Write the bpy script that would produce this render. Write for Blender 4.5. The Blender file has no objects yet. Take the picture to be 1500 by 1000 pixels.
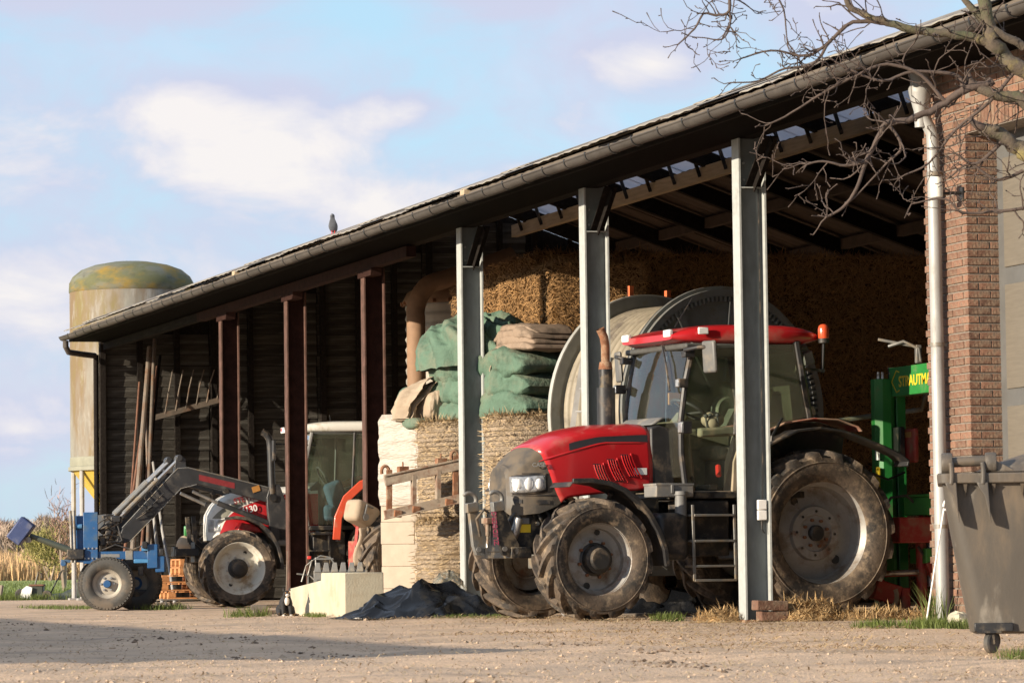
import bpy, bmesh, math, random
import numpy as np
from mathutils import Vector, Matrix, Euler
PI = math.pi
R = math.radians
rnd = random.Random(7)
S = bpy.context.scene
COL = S.collection

# ------------------------------------------------------------------ camera
cam_d = bpy.data.cameras.new("camera")
cam = bpy.data.objects.new("camera", cam_d)
COL.objects.link(cam)
YAW, PITCH, ROLL = 0.29803, 0.05979, -0.01283
vv = Vector((math.sin(YAW) * math.cos(PITCH), math.cos(YAW) * math.cos(PITCH), math.sin(PITCH)))
rr = Vector((math.cos(YAW), -math.sin(YAW), 0))
uu = rr.cross(vv)
r2 = rr * math.cos(ROLL) + uu * math.sin(ROLL)
u2 = -rr * math.sin(ROLL) + uu * math.cos(ROLL)
mw = Matrix((r2, u2, -vv)).transposed().to_4x4()
mw.translation = Vector((-13.2973, -35.6142, 0.57657))
cam.matrix_world = mw
cam_d.sensor_fit = 'HORIZONTAL'
cam_d.sensor_width = 36
cam_d.lens = 5500 / 1500 * 36
cam_d.clip_start = 0.5
cam_d.clip_end = 4000
cam_d.dof.use_dof = True
cam_d.dof.focus_distance = 41.0
cam_d.dof.aperture_fstop = 11.0
S.camera = cam

# ------------------------------------------------------------------ sun and sky
SUN_EL, SUN_AZ = R(14.5), R(17.0)          # height, and swing from the facade normal (-X) towards -Y
sdir = Vector((-math.cos(SUN_AZ) * math.cos(SUN_EL), -math.sin(SUN_AZ) * math.cos(SUN_EL), math.sin(SUN_EL)))
sun_d = bpy.data.lights.new("sun", 'SUN')
sun_d.energy = 5.0
sun_d.angle = R(0.5)
sun_d.color = (1.0, 0.86, 0.68)
sun = bpy.data.objects.new("sun", sun_d)
COL.objects.link(sun)
sun.rotation_euler = sdir.to_track_quat('Z', 'Y').to_euler()
sun.location = (-40, -20, 30)

W = bpy.data.worlds.new("World")
S.world = W
W.use_nodes = True
wt = W.node_tree
wn, wl = wt.nodes, wt.links
wn.clear()
def wnode(t, **k):
    n = wn.new(t)
    for a, b in k.items():
        setattr(n, a, b)
    return n
w_out = wnode('ShaderNodeOutputWorld')
w_bg = wnode('ShaderNodeBackground')
w_bg.inputs['Strength'].default_value = 0.15
sky = wnode('ShaderNodeTexSky')
sky.sky_type = 'NISHITA'
sky.sun_disc = False
sky.sun_elevation = SUN_EL
sky.sun_rotation = math.atan2(sdir.x, sdir.y)
sky.air_density = 1.0
sky.dust_density = 0.6
sky.ozone_density = 1.6
tc = wnode('ShaderNodeTexCoord')
def wmath(op, a, b=None, clamp=False):
    n = wnode('ShaderNodeMath', operation=op, use_clamp=clamp)
    for i, x in enumerate((a, b)):
        if x is None:
            continue
        if isinstance(x, (int, float)):
            n.inputs[i].default_value = x
        else:
            wl.new(x, n.inputs[i])
    return n.outputs[0]
def wnoise(scale, detail, rough, loc=(0, 0, 0), zs=1.6, dist=0.0):
    mp = wnode('ShaderNodeMapping')
    mp.inputs['Location'].default_value = loc
    mp.inputs['Scale'].default_value = (1, 1, zs)
    wl.new(tc.outputs['Generated'], mp.inputs['Vector'])
    n = wnode('ShaderNodeTexNoise')
    n.inputs['Scale'].default_value = scale
    n.inputs['Detail'].default_value = detail
    n.inputs['Roughness'].default_value = rough
    n.inputs['Distortion'].default_value = dist
    wl.new(mp.outputs[0], n.inputs['Vector'])
    return n.outputs['Fac']
warp = wnoise(30, 5, 0.6, (3, 1, 2), 1.3)
def blob(d, rx, rz):
    """soft cloud body round direction d (a cloud is a place in the sky, not in the picture)"""
    mp = wnode('ShaderNodeVectorMath', operation='SUBTRACT')
    wl.new(tc.outputs['Generated'], mp.inputs[0])
    mp.inputs[1].default_value = d
    sc = wnode('ShaderNodeVectorMath', operation='MULTIPLY')
    wl.new(mp.outputs[0], sc.inputs[0])
    sc.inputs[1].default_value = (1 / rx, 1 / rx, 1 / rz)
    ln = wnode('ShaderNodeVectorMath', operation='LENGTH')
    wl.new(sc.outputs[0], ln.inputs[0])
    return wmath('SUBTRACT', 1.0, ln.outputs['Value'], clamp=True)
def cdir(az, el):
    a = YAW + R(az)
    e = R(el)
    return (math.sin(a) * math.cos(e), math.cos(a) * math.cos(e), math.sin(e))
CLOUDS = [((-3.9, 6.5), 0.040, 0.019, 1.05), ((-5.0, 7.1), 0.022, 0.012, 0.75), ((-1.7, 6.9), 0.018, 0.008, 0.7), ((-2.2, 5.5), 0.03, 0.010, 0.6),
          ((2.2, 7.6), 0.026, 0.012, 0.8), ((-6.8, 6.0), 0.03, 0.012, 0.45), ((-5.6, 9.2), 0.075, 0.022, 1.0), ((-1.2, 9.3), 0.05, 0.014, 0.8), ((5.5, 8.2), 0.04, 0.016, 0.7), ((-7.4, 4.2), 0.03, 0.016, 0.5),
          ((0.2, 8.7), 0.02, 0.007, 0.5), ((-7.6, 2.2), 0.02, 0.012, 0.5), ((0.3, 5.8), 0.03, 0.008, 0.35), ((4.5, 8.8), 0.03, 0.012, 0.5)]
body = None
for (ae, rx, rz, st) in CLOUDS:
    b = wmath('MULTIPLY', blob(cdir(*ae), rx, rz), st)
    body = b if body is None else wmath('ADD', body, b)
n_big = wnoise(7.5, 6, 0.55, (0.4, 0.2, 0.1), 1.7)
n_det = wnoise(26, 9, 0.60, (1.7, 0.6, 0.3), 1.8, 0.4)
dens = wmath('ADD', wmath('MULTIPLY', body, 1.25), wmath('MULTIPLY', wmath('SUBTRACT', n_det, 0.5), 2.1))
dens = wmath('ADD', dens, wmath('MULTIPLY', wmath('SUBTRACT', n_big, 0.44), 1.5))
mr = wnode('ShaderNodeMapRange', interpolation_type='SMOOTHSTEP')
wl.new(dens, mr.inputs['Value'])
mr.inputs['From Min'].default_value = -0.50
mr.inputs['From Max'].default_value = 0.62
mask = mr.outputs['Result']
# cloud body colour: cream where thick, lilac grey where thin
ramp = wnode('ShaderNodeValToRGB')
ramp.color_ramp.elements[0].position = 0.15
ramp.color_ramp.elements[0].color = (2.50, 2.58, 3.25, 1)
ramp.color_ramp.elements[1].position = 0.72
ramp.color_ramp.elements[1].color = (3.80, 3.56, 3.46, 1)
n_sh = wnoise(17, 6, 0.6, (2.1, 0.4, 0.9), 1.8, 0.3)
upper = wnode('ShaderNodeSeparateXYZ')
wl.new(tc.outputs['Generated'], upper.inputs[0])
grey = wmath('MULTIPLY', wmath('SUBTRACT', upper.outputs['Z'], 0.112), 13.0, clamp=True)
lit = wmath('SUBTRACT', wmath('ADD', dens, wmath('MULTIPLY', wmath('SUBTRACT', n_sh, 0.5), 1.3)), grey)
wl.new(wmath('MULTIPLY', lit, 0.78), ramp.inputs['Fac'])
# thin high veil over the clear sky
lift = wnode('ShaderNodeMix', data_type='RGBA')
lift.inputs['Factor'].default_value = 0.80
wl.new(sky.outputs[0], lift.inputs['A'])
veil = wnode('ShaderNodeMix', data_type='RGBA')
vr = wnode('ShaderNodeMapRange', interpolation_type='SMOOTHSTEP')
wl.new(wnoise(11, 5, 0.55, (5.2, 1.4, 0.7), 1.6, 0.5), vr.inputs['Value'])
vr.inputs['From Min'].default_value = 0.46
vr.inputs['From Max'].default_value = 0.74
wl.new(vr.outputs['Result'], veil.inputs['Factor'])
veil.inputs['A'].default_value = (1.78, 2.74, 3.52, 1)
veil.inputs['B'].default_value = (2.62, 2.66, 3.36, 1)
wl.new(veil.outputs['Result'], lift.inputs['B'])
mixc = wnode('ShaderNodeMix', data_type='RGBA')
wl.new(wmath('MULTIPLY', mask, 0.92), mixc.inputs['Factor'])
wl.new(lift.outputs['Result'], mixc.inputs['A'])
wl.new(ramp.outputs['Color'], mixc.inputs['B'])
wl.new(mixc.outputs['Result'], w_bg.inputs['Color'])
wl.new(w_bg.outputs[0], w_out.inputs['Surface'])

S.view_settings.view_transform = 'Standard'
S.view_settings.look = 'None'
S.view_settings.exposure = 0.78
S.view_settings.gamma = 1.0
S.view_settings.use_curve_mapping = False
S.cycles.max_bounces = 8
S.cycles.transparent_max_bounces = 12
S.cycles.use_denoising = True

# ------------------------------------------------------------------ numpy noise
_rs = np.random.RandomState(11)
_H = _rs.rand(64, 64, 64)
def vnoise(x, y, z):
    x, y, z = np.broadcast_arrays(np.asarray(x, float), np.asarray(y, float), np.asarray(z, float))
    xi, yi, zi = np.floor(x).astype(int), np.floor(y).astype(int), np.floor(z).astype(int)
    fx, fy, fz = x - xi, y - yi, z - zi
    fx, fy, fz = [t * t * (3 - 2 * t) for t in (fx, fy, fz)]
    def h(a, b, c):
        return _H[(xi + a) % 64, (yi + b) % 64, (zi + c) % 64]
    l = lambda a, b, t: a + (b - a) * t
    return l(l(l(h(0,0,0), h(1,0,0), fx), l(h(0,1,0), h(1,1,0), fx), fy), l(l(h(0,0,1), h(1,0,1), fx), l(h(0,1,1), h(1,1,1), fx), fy), fz) * 2 - 1
def fbm(x, y, z, o=4, g=0.5):
    s, a = 0, 1
    for i in range(o):
        s = s + a * vnoise(x * 2**i + 9.1 * i, y * 2**i + 3.7 * i, z * 2**i + 5.3 * i)
        a *= g
    return s
def ridge(x, y, z, o=4):
    s, a = 0, 1
    for i in range(o):
        s = s + a * (1 - 2 * np.abs(vnoise(x * 2**i + 7.3 * i, y * 2**i + 1.9 * i, z * 2**i + 8.8 * i)))
        a *= 0.5
    return s

# ------------------------------------------------------------------ geometry collector
class G:
    def __init__(s):
        s.v, s.f = [], []
    def add(s, v, f):
        o = len(s.v)
        s.v += [tuple(p) for p in v]
        s.f += [tuple(i + o for i in q) for q in f]
        return s
    def hexa(s, p):           # 0-3 bottom ring, 4-7 top ring
        return s.add(p, [(3, 2, 1, 0), (4, 5, 6, 7), (0, 1, 5, 4), (1, 2, 6, 5), (2, 3, 7, 6), (3, 0, 4, 7)])
    def box(s, c, d, rot=None, top=1.0):
        x, y, z = d[0] / 2, d[1] / 2, d[2] / 2
        p = [Vector(q) for q in ((-x, -y, -z), (x, -y, -z), (x, y, -z), (-x, y, -z), (-x*top, -y*top, z), (x*top, -y*top, z), (x*top, y*top, z), (-x*top, y*top, z))]
        if rot is not None:
            m = rot if isinstance(rot, Matrix) else Euler(rot).to_matrix()
            p = [m @ q for q in p]
        return s.hexa([q + Vector(c) for q in p])
    def bx(s, x0, x1, y0, y1, z0, z1):
        return s.box(((x0+x1)/2, (y0+y1)/2, (z0+z1)/2), (abs(x1-x0), abs(y1-y0), abs(z1-z0)))
    def beam(s, a, b, w, h, up=(0, 0, 1), w2=None, h2=None):
        a, b = Vector(a), Vector(b)
        t = (b - a).normalized()
        sd = t.cross(Vector(up))
        if sd.length < 1e-4:
            sd = t.cross(Vector((1, 0, 0)))
        sd.normalize()
        u = sd.cross(t)
        w2, h2 = w2 or w, h2 or h
        q = []
        for c, ww, hh in ((a, w, h), (b, w2, h2)):
            q += [c - sd*ww/2 - u*hh/2, c + sd*ww/2 - u*hh/2, c + sd*ww/2 + u*hh/2, c - sd*ww/2 + u*hh/2]
        return s.hexa(q)
    def tube(s, pts, r, n=8, cap=True):
        pts = [Vector(p) for p in pts]
        rs = r if isinstance(r, (list, tuple)) else [r] * len(pts)
        rings, prev = [], None
        for i, p in enumerate(pts):
            t = (pts[min(i+1, len(pts)-1)] - pts[max(i-1, 0)])
            if t.length < 1e-9:
                t = Vector((0, 0, 1))
            t.normalize()
            if prev is None:
                a = t.cross(Vector((0, 0, 1)))
                if a.length < 1e-3:
                    a = t.cross(Vector((1, 0, 0)))
            else:
                a = prev - t * prev.dot(t)
                if a.length < 1e-4:
                    a = t.cross(Vector((0, 0, 1)))
            a.normalize()
            prev = a
            b = t.cross(a)
            rings.append([p + (a * math.cos(k*2*PI/n) + b * math.sin(k*2*PI/n)) * rs[i] for k in range(n)])
        return s.loft(rings, cap)
    def loft(s, rings, cap=True, close=True):
        n = len(rings[0])
        v = [p for r_ in rings for p in r_]
        f = []
        for i in range(len(rings) - 1):
            for k in range(n if close else n - 1):
                k2 = (k + 1) % n
                f.append((i*n + k, i*n + k2, (i+1)*n + k2, (i+1)*n + k))
        if cap:
            f.append(tuple(range(n - 1, -1, -1)))
            f.append(tuple((len(rings)-1)*n + k for k in range(n)))
        return s.add(v, f)
    def lathe(s, prof, c=(0, 0, 0), axis='y', n=32, a0=0, a1=2*PI):
        """prof: (radius, along-axis)"""
        full = abs(a1 - a0 - 2*PI) < 1e-6
        m = n if full else n + 1
        v, f = [], []
        for k in range(m):
            a = a0 + (a1 - a0) * k / n
            for (r_, h) in prof:
                x, y = r_ * math.cos(a), r_ * math.sin(a)
                q = (x, h, y) if axis == 'y' else ((x, y, h) if axis == 'z' else (h, x, y))
                v.append((q[0]+c[0], q[1]+c[1], q[2]+c[2]))
        L = len(prof)
        for k in range(n):
            k2 = (k + 1) % m
            for i in range(L - 1):
                q = (k*L+i, k2*L+i, k2*L+i+1, k*L+i+1)
                f.append(q if axis != 'y' else q[::-1])
        return s.add(v, f)
    def prism(s, poly, a, b, axis='y'):
        """2D outline extruded along an axis; poly in (x,z) for y, (x,y) for z, (y,z) for x"""
        n = len(poly)
        def P(p, t):
            return (p[0], t, p[1]) if axis == 'y' else ((p[0], p[1], t) if axis == 'z' else (t, p[0], p[1]))
        v = [P(p, a) for p in poly] + [P(p, b) for p in poly]
        f = [tuple(range(n)), tuple(range(2*n-1, n-1, -1))] + [(i, n+i, n+(i+1) % n, (i+1) % n) for i in range(n)]
        return s.add(v, f)
    def strip(s, pts, y0, y1, th):
        """bent sheet: (x,z) line of the top, extruded from y0 to y1"""
        n = len(pts)
        nrm = []
        for i in range(n):
            a, b = pts[max(i-1, 0)], pts[min(i+1, n-1)]
            t = Vector((b[0]-a[0], b[1]-a[1])).normalized()
            nrm.append(Vector((-t.y, t.x)))
        low = [(p[0]-nrm[i].x*th, p[1]-nrm[i].y*th) for i, p in enumerate(pts)]
        rings = [[(p[0], y0, p[1]), (p[0], y1, p[1]), (q[0], y1, q[1]), (q[0], y0, q[1])] for p, q in zip(pts, low)]
        return s.loft(rings)
    def grid(s, P, close_u=False, close_v=False):
        """P: array nu x nv x 3"""
        nu, nv = P.shape[:2]
        f = []
        for i in range(nu if close_u else nu - 1):
            for j in range(nv if close_v else nv - 1):
                i2, j2 = (i+1) % nu, (j+1) % nv
                f.append((i*nv+j, i2*nv+j, i2*nv+j2, i*nv+j2))
        return s.add(P.reshape(-1, 3).tolist(), f)
    def ball(s, c, r, n=10, m=7):
        r = r if isinstance(r, (tuple, list)) else (r, r, r)
        v, f = [], []
        for i in range(m + 1):
            th = PI * i / m
            for k in range(n):
                a = 2*PI*k/n
                v.append((c[0]+r[0]*math.sin(th)*math.cos(a), c[1]+r[1]*math.sin(th)*math.sin(a), c[2]+r[2]*math.cos(th)))
        for i in range(m):
            for k in range(n):
                f.append((i*n+k, (i+1)*n+k, (i+1)*n+(k+1) % n, i*n+(k+1) % n))
        return s.add(v, f)
    def strand(s, p, d, up, w):
        p, d, up = Vector(p), Vector(d), Vector(up)
        sd = d.cross(up)
        if sd.length < 1e-5:
            sd = d.cross(Vector((0.3, 0.5, 0.8)))
        sd = sd.normalized() * w / 2
        mid = p + d * 0.55 + up * d.length * 0.08
        return s.add([p - sd, p + sd, mid + sd, mid - sd, p + d], [(0, 1, 2, 3), (3, 2, 4)])

def mesh_of(name, g, mat, smooth=35):
    me = bpy.data.meshes.new(name)
    me.from_pydata(g.v, [], g.f)
    me.validate()
    bm = bmesh.new()
    bm.from_mesh(me)
    bmesh.ops.recalc_face_normals(bm, faces=bm.faces)
    bm.to_mesh(me)
    bm.free()
    for m in (mat if isinstance(mat, (list, tuple)) else [mat]):
        me.materials.append(m)
    if smooth:
        me.polygons.foreach_set('use_smooth', [True] * len(me.polygons))
        me.set_sharp_from_angle(angle=R(smooth))
    return me
def raw_mesh(name, verts, faces, mat, smooth=False):
    me = bpy.data.meshes.new(name)
    me.from_pydata(verts, [], faces)
    me.materials.append(mat)
    if smooth:
        me.polygons.foreach_set('use_smooth', [True] * len(me.polygons))
    return me
def link(name, me, parent=None, loc=None, rot=None):
    o = bpy.data.objects.new(name, me)
    COL.objects.link(o)
    if parent is not None:
        o.parent = parent
    if loc is not None:
        o.location = loc
    if rot is not None:
        o.rotation_euler = rot
    return o
def part(name, g, mat, parent=None, bevel=0, smooth=35, label=None, kind=None, seg=2):
    o = link(name, mesh_of(name, g, mat, smooth), parent)
    if bevel:
        b = o.modifiers.new('bevel', 'BEVEL')
        b.width = bevel
        b.segments = seg
        b.limit_method = 'ANGLE'
        b.angle_limit = R(35)
        b.harden_normals = False
    if label:
        o['label'] = label
    if kind:
        o['kind'] = kind
    return o
def tag(o, label=None, cat=None, group=None, kind=None):
    for k, x in (('label', label), ('category', cat), ('group', group), ('kind', kind)):
        if x:
            o[k] = x
    return o
def thing(name, label, cat, loc=(0, 0, 0), rz=0, group=None):
    o = bpy.data.objects.new(name, None)
    COL.objects.link(o)
    o.location = loc
    o.rotation_euler = (0, 0, rz)
    o.empty_display_size = 0.2
    return tag(o, label, cat, group)
def copy_tree(o, parent=None):
    c = o.copy()
    COL.objects.link(c)
    if parent is not None:
        c.parent = parent
    for ch in list(o.children):
        copy_tree(ch, c)
    return c
def lettering(text, size, M4, mat, parent, name='lettering', ex=0.002, sx=1.0, bold=0.0):
    cu = bpy.data.curves.new(name, 'FONT')
    cu.body = text
    cu.size = size
    cu.extrude = ex
    cu.offset = bold
    cu.align_x = 'LEFT'
    tmp = bpy.data.objects.new('tmp_text', cu)
    COL.objects.link(tmp)
    bpy.context.view_layer.update()
    me = bpy.data.meshes.new_from_object(tmp.evaluated_get(bpy.context.evaluated_depsgraph_get()))
    bpy.data.objects.remove(tmp)
    me.transform(Matrix.Diagonal((sx, 1, 1, 1)))
    me.transform(M4)
    me.materials.clear()
    me.materials.append(mat)
    return link(name, me, parent)
def face_matrix(o, xdir, updir):
    x = Vector(xdir).normalized()
    y = Vector(updir).normalized()
    z = x.cross(y).normalized()
    y = z.cross(x)
    m = Matrix((x, y, z)).transposed().to_4x4()
    m.translation = Vector(o)
    return m

# ------------------------------------------------------------------ materials
def mat(name, col, rough=0.6, metal=0.0, var=0.2, scale=6.0, bump=0.0, bscale=30.0, dirt=None, coat=0.0, stretch=(1, 1, 1), spec=0.5, coords='Object', objrand=0.0, island=0.0, trans=0.0, hue=None):
    """principled surface: base colour with noise variation, optional dirt patches (colour, amount, scale), fine relief"""
    m = bpy.data.materials.new(name)
    m.use_nodes = True
    t = m.node_tree
    N, L = t.nodes, t.links
    b = N['Principled BSDF']
    b.inputs['Roughness'].default_value = rough
    b.inputs['Metallic'].default_value = metal
    b.inputs['Coat Weight'].default_value = coat
    b.inputs['Coat Roughness'].default_value = 0.15
    b.inputs['Specular IOR Level'].default_value = spec
    c4 = (*col, 1)
    b.inputs['Base Color'].default_value = c4
    tcn = N.new('ShaderNodeTexCoord')
    mp = N.new('ShaderNodeMapping')
    mp.inputs['Scale'].default_value = stretch
    L.new(tcn.outputs[coords], mp.inputs[0])
    def noise(sc, de=5, ro=0.6):
        n = N.new('ShaderNodeTexNoise')
        n.inputs['Scale'].default_value = sc
        n.inputs['Detail'].default_value = de
        n.inputs['Roughness'].default_value = ro
        L.new(mp.outputs[0], n.inputs['Vector'])
        return n
    def mix(a, bb, fac, bt='MIX'):
        x = N.new('ShaderNodeMix')
        x.data_type = 'RGBA'
        x.blend_type = bt
        for key, val in (('A', a), ('B', bb)):
            if isinstance(val, tuple):
                x.inputs[key].default_value = val
            else:
                L.new(val, x.inputs[key])
        if isinstance(fac, (int, float)):
            x.inputs['Factor'].default_value = fac
        else:
            L.new(fac, x.inputs['Factor'])
        return x.outputs['Result']
    out = None
    if var:
        n = noise(scale)
        rp = N.new('ShaderNodeValToRGB')
        lo, hi = 1 - var, 1 + var
        rp.color_ramp.elements[0].position = 0.3
        rp.color_ramp.elements[1].position = 0.7
        h2 = hue or col
        rp.color_ramp.elements[0].color = (*[min(1, x*lo) for x in col], 1)
        rp.color_ramp.elements[1].color = (*[min(1, x*hi) for x in h2], 1)
        L.new(n.outputs['Fac'], rp.inputs[0])
        out = rp.outputs[0]
    else:
        rg = N.new('ShaderNodeRGB')
        rg.outputs[0].default_value = c4
        out = rg.outputs[0]
    if objrand or island:
        src = N.new('ShaderNodeObjectInfo').outputs['Random'] if objrand else N.new('ShaderNodeNewGeometry').outputs['Random Per Island']
        am = objrand or island
        rp = N.new('ShaderNodeValToRGB')
        rp.color_ramp.elements[0].color = (1-am, 1-am*1.05, 1-am*1.1, 1)
        rp.color_ramp.elements[1].color = (1+am, 1+am*0.9, 1+am*0.75, 1)
        L.new(src, rp.inputs[0])
        out = mix(out, rp.outputs[0], 1.0, 'MULTIPLY')
    rsock = None
    if dirt:
        ds = dirt if isinstance(dirt, list) else [dirt]
        for (dc, am, dsc) in ds:
            n = noise(dsc, 7, 0.65)
            rp = N.new('ShaderNodeMapRange')
            rp.interpolation_type = 'SMOOTHSTEP'
            rp.inputs['From Min'].default_value = 0.62 - am * 0.42
            rp.inputs['From Max'].default_value = 0.84 - am * 0.40
            L.new(n.outputs['Fac'], rp.inputs['Value'])
            out = mix(out, (*dc, 1), rp.outputs['Result'])
            rsock = rp.outputs['Result']
        x = N.new('ShaderNodeMapRange')
        x.inputs['To Min'].default_value = rough
        x.inputs['To Max'].default_value = max(rough, 0.85)
        L.new(rsock, x.inputs['Value'])
        L.new(x.outputs['Result'], b.inputs['Roughness'])
    L.new(out, b.inputs['Base Color'])
    if bump:
        n = noise(bscale, 4, 0.6)
        bp = N.new('ShaderNodeBump')
        bp.inputs['Strength'].default_value = min(1.0, bump)
        bp.inputs['Distance'].default_value = 0.02
        L.new(n.outputs['Fac'], bp.inputs['Height'])
        L.new(bp.outputs[0], b.inputs['Normal'])
    if trans:
        o_ = N['Material Output']
        tr = N.new('ShaderNodeBsdfTranslucent')
        tr.inputs['Color'].default_value = c4
        ms = N.new('ShaderNodeMixShader')
        ms.inputs[0].default_value = trans
        L.new(b.outputs[0], ms.inputs[1])
        L.new(tr.outputs[0], ms.inputs[2])
        L.new(ms.outputs[0], o_.inputs['Surface'])
    return m
def glass(name, tint=(0.8, 0.9, 0.85), gloss=0.12, dirt=0.0):
    m = bpy.data.materials.new(name)
    m.use_nodes = True
    t = m.node_tree
    N, L = t.nodes, t.links
    N.clear()
    o_ = N.new('ShaderNodeOutputMaterial')
    tr = N.new('ShaderNodeBsdfTransparent')
    tr.inputs['Color'].default_value = (*tint, 1)
    gl = N.new('ShaderNodeBsdfGlossy')
    gl.inputs['Roughness'].default_value = 0.03
    lw = N.new('ShaderNodeLayerWeight')
    lw.inputs['Blend'].default_value = gloss
    ms = N.new('ShaderNodeMixShader')
    L.new(lw.outputs['Fresnel'], ms.inputs[0])
    L.new(tr.outputs[0], ms.inputs[1])
    L.new(gl.outputs[0], ms.inputs[2])
    last = ms.outputs[0]
    if dirt:
        df = N.new('ShaderNodeBsdfDiffuse')
        df.inputs['Color'].default_value = (0.45, 0.43, 0.33, 1)
        n = N.new('ShaderNodeTexNoise')
        n.inputs['Scale'].default_value = 3.0
        n.inputs['Detail'].default_value = 6
        tcn = N.new('ShaderNodeTexCoord')
        L.new(tcn.outputs['Object'], n.inputs['Vector'])
        mm = N.new('ShaderNodeMapRange')
        mm.inputs['From Min'].default_value = 0.3
        mm.inputs['From Max'].default_value = 0.75
        mm.inputs['To Min'].default_value = dirt * 0.4
        mm.inputs['To Max'].default_value = dirt
        L.new(n.outputs['Fac'], mm.inputs['Value'])
        m2 = N.new('ShaderNodeMixShader')
        L.new(mm.outputs['Result'], m2.inputs[0])
        L.new(last, m2.inputs[1])
        L.new(df.outputs[0], m2.inputs[2])
        last = m2.outputs[0]
    L.new(last, o_.inputs['Surface'])
    return m

DUST = (0.30, 0.225, 0.15)
MUD = (0.20, 0.145, 0.10)
M = {}
M['galv'] = mat('galvanised_steel', (0.38, 0.40, 0.385), 0.6, 0.05, 0.10, 14, 0.06, 60, ((0.28, 0.29, 0.275), 0.3, 3))
M['rusty_post'] = mat('rusty_red_steel', (0.098, 0.048, 0.035), 0.8, 0, 0.35, 7, 0.2, 40, ((0.06, 0.03, 0.02), 0.5, 4))
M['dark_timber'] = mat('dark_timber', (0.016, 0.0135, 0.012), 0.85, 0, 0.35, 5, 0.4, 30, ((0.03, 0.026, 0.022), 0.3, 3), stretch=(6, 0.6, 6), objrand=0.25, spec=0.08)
M['board'] = mat('weathered_board', (0.048, 0.045, 0.040), 0.85, 0, 0.35, 4, 0.5, 24, ((0.13, 0.127, 0.115), 0.36, 1.1), stretch=(0.5, 5, 5), objrand=0.3, spec=0.1)
M['brown_board'] = mat('brown_roof_board', (0.055, 0.036, 0.026), 0.85, 0, 0.3, 5, 0.3, 24, objrand=0.22)
M['pale_timber'] = mat('pale_timber', (0.40, 0.31, 0.205), 0.75, 0, 0.2, 4, 0.2, 30, stretch=(6, 0.5, 6))
M['roof_sheet'] = mat('fibre_cement', (0.22, 0.20, 0.18), 0.85, 0, 0.25, 3, 0.25, 30, ((0.32, 0.30, 0.24), 0.35, 2), objrand=0.12)
M['skylight'] = mat('translucent_sheet', (0.75, 0.76, 0.80), 0.5, 0, 0.08, 5, trans=0.55)
M['gutter'] = mat('zinc_gutter', (0.062, 0.055, 0.049), 0.6, 0.0, 0.2, 5, 0.05, 30, ((0.09, 0.08, 0.07), 0.35, 3), stretch=(1, 0.4, 1), spec=0.15)
M['pipe'] = mat('zinc_downpipe', (0.34, 0.345, 0.335), 0.5, 0.2, 0.15, 5, 0.04, 40, ((0.24, 0.225, 0.20), 0.38, 2.2), stretch=(1, 1, 0.35))
M['brick'] = mat('red_brick', (0.175, 0.094, 0.063), 0.85, 0, 0.28, 22, 0.5, 45, [((0.22, 0.155, 0.105), 0.42, 9), ((0.08, 0.06, 0.05), 0.24, 14)], objrand=0.38)
M['brick_i'] = mat('red_brick_lower', (0.175, 0.094, 0.063), 0.85, 0, 0.28, 22, 0.5, 45, [((0.22, 0.155, 0.105), 0.42, 9), ((0.08, 0.06, 0.05), 0.24, 14)], island=0.38)
M['mortar'] = mat('mortar', (0.20, 0.17, 0.14), 0.9, 0, 0.2, 20, 0.3, 60)
M['door_grey'] = mat('grey_door', (0.10, 0.10, 0.096), 0.6, 0, 0.15, 5)
M['door_panel'] = mat('beige_door_panel', (0.135, 0.118, 0.092), 0.6, 0, 0.12, 5, stretch=(1, 1, 14))
M['concrete'] = mat('cast_concrete', (0.44, 0.40, 0.30), 0.85, 0, 0.14, 3, 0.25, 40, ((0.40, 0.33, 0.23), 0.36, 2.5))
M['rubber'] = mat('tyre_rubber', (0.026, 0.024, 0.022), 0.8, 0, 0.25, 9, 0.3, 50, [((0.115, 0.085, 0.06), 0.60, 3.2), ((0.24, 0.18, 0.12), 0.34, 9), ((0.03, 0.026, 0.023), 0.3, 5)])
M['rubber_clean'] = mat('grey_tyre_rubber', (0.055, 0.053, 0.048), 0.7, 0, 0.2, 9, 0.15, 50, ((0.13, 0.105, 0.08), 0.42, 4))
M['rim_grey'] = mat('grey_rim_paint', (0.30, 0.29, 0.27), 0.5, 0.15, 0.12, 5, 0, 0, [((0.18, 0.14, 0.105), 0.36, 4), ((0.16, 0.07, 0.04), 0.16, 7)])
M['rim_white'] = mat('cream_rim_paint', (0.62, 0.60, 0.52), 0.45, 0.05, 0.08, 5, 0, 0, ((0.36, 0.28, 0.19), 0.38, 5))
M['hub_black'] = mat('black_hub', (0.02, 0.02, 0.02), 0.5, 0, 0.3, 9, 0.1, 40, ((0.16, 0.12, 0.08), 0.3, 6))
M['red_paint'] = mat('red_tractor_paint', (0.42, 0.014, 0.018), 0.30, 0, 0.08, 3, 0, 0, ((0.36, 0.10, 0.075), 0.26, 2.2), coat=0.5)
M['red_dusty'] = mat('dusty_red_paint', (0.33, 0.03, 0.022), 0.55, 0, 0.12, 4, 0, 0, ((0.38, 0.25, 0.17), 0.6, 3))
M['nose'] = mat('dusty_grille_plastic', (0.055, 0.049, 0.041), 0.5, 0, 0.18, 4, 0, 0, ((0.125, 0.098, 0.068), 0.56, 3))
M['black_plastic'] = mat('black_plastic', (0.022, 0.022, 0.023), 0.5, 0, 0.25, 8, 0.04, 40, ((0.16, 0.12, 0.08), 0.33, 4))
M['black_metal'] = mat('black_iron', (0.024, 0.024, 0.025), 0.45, 0.3, 0.3, 9, 0.05, 50, ((0.18, 0.14, 0.09), 0.34, 6))
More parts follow.
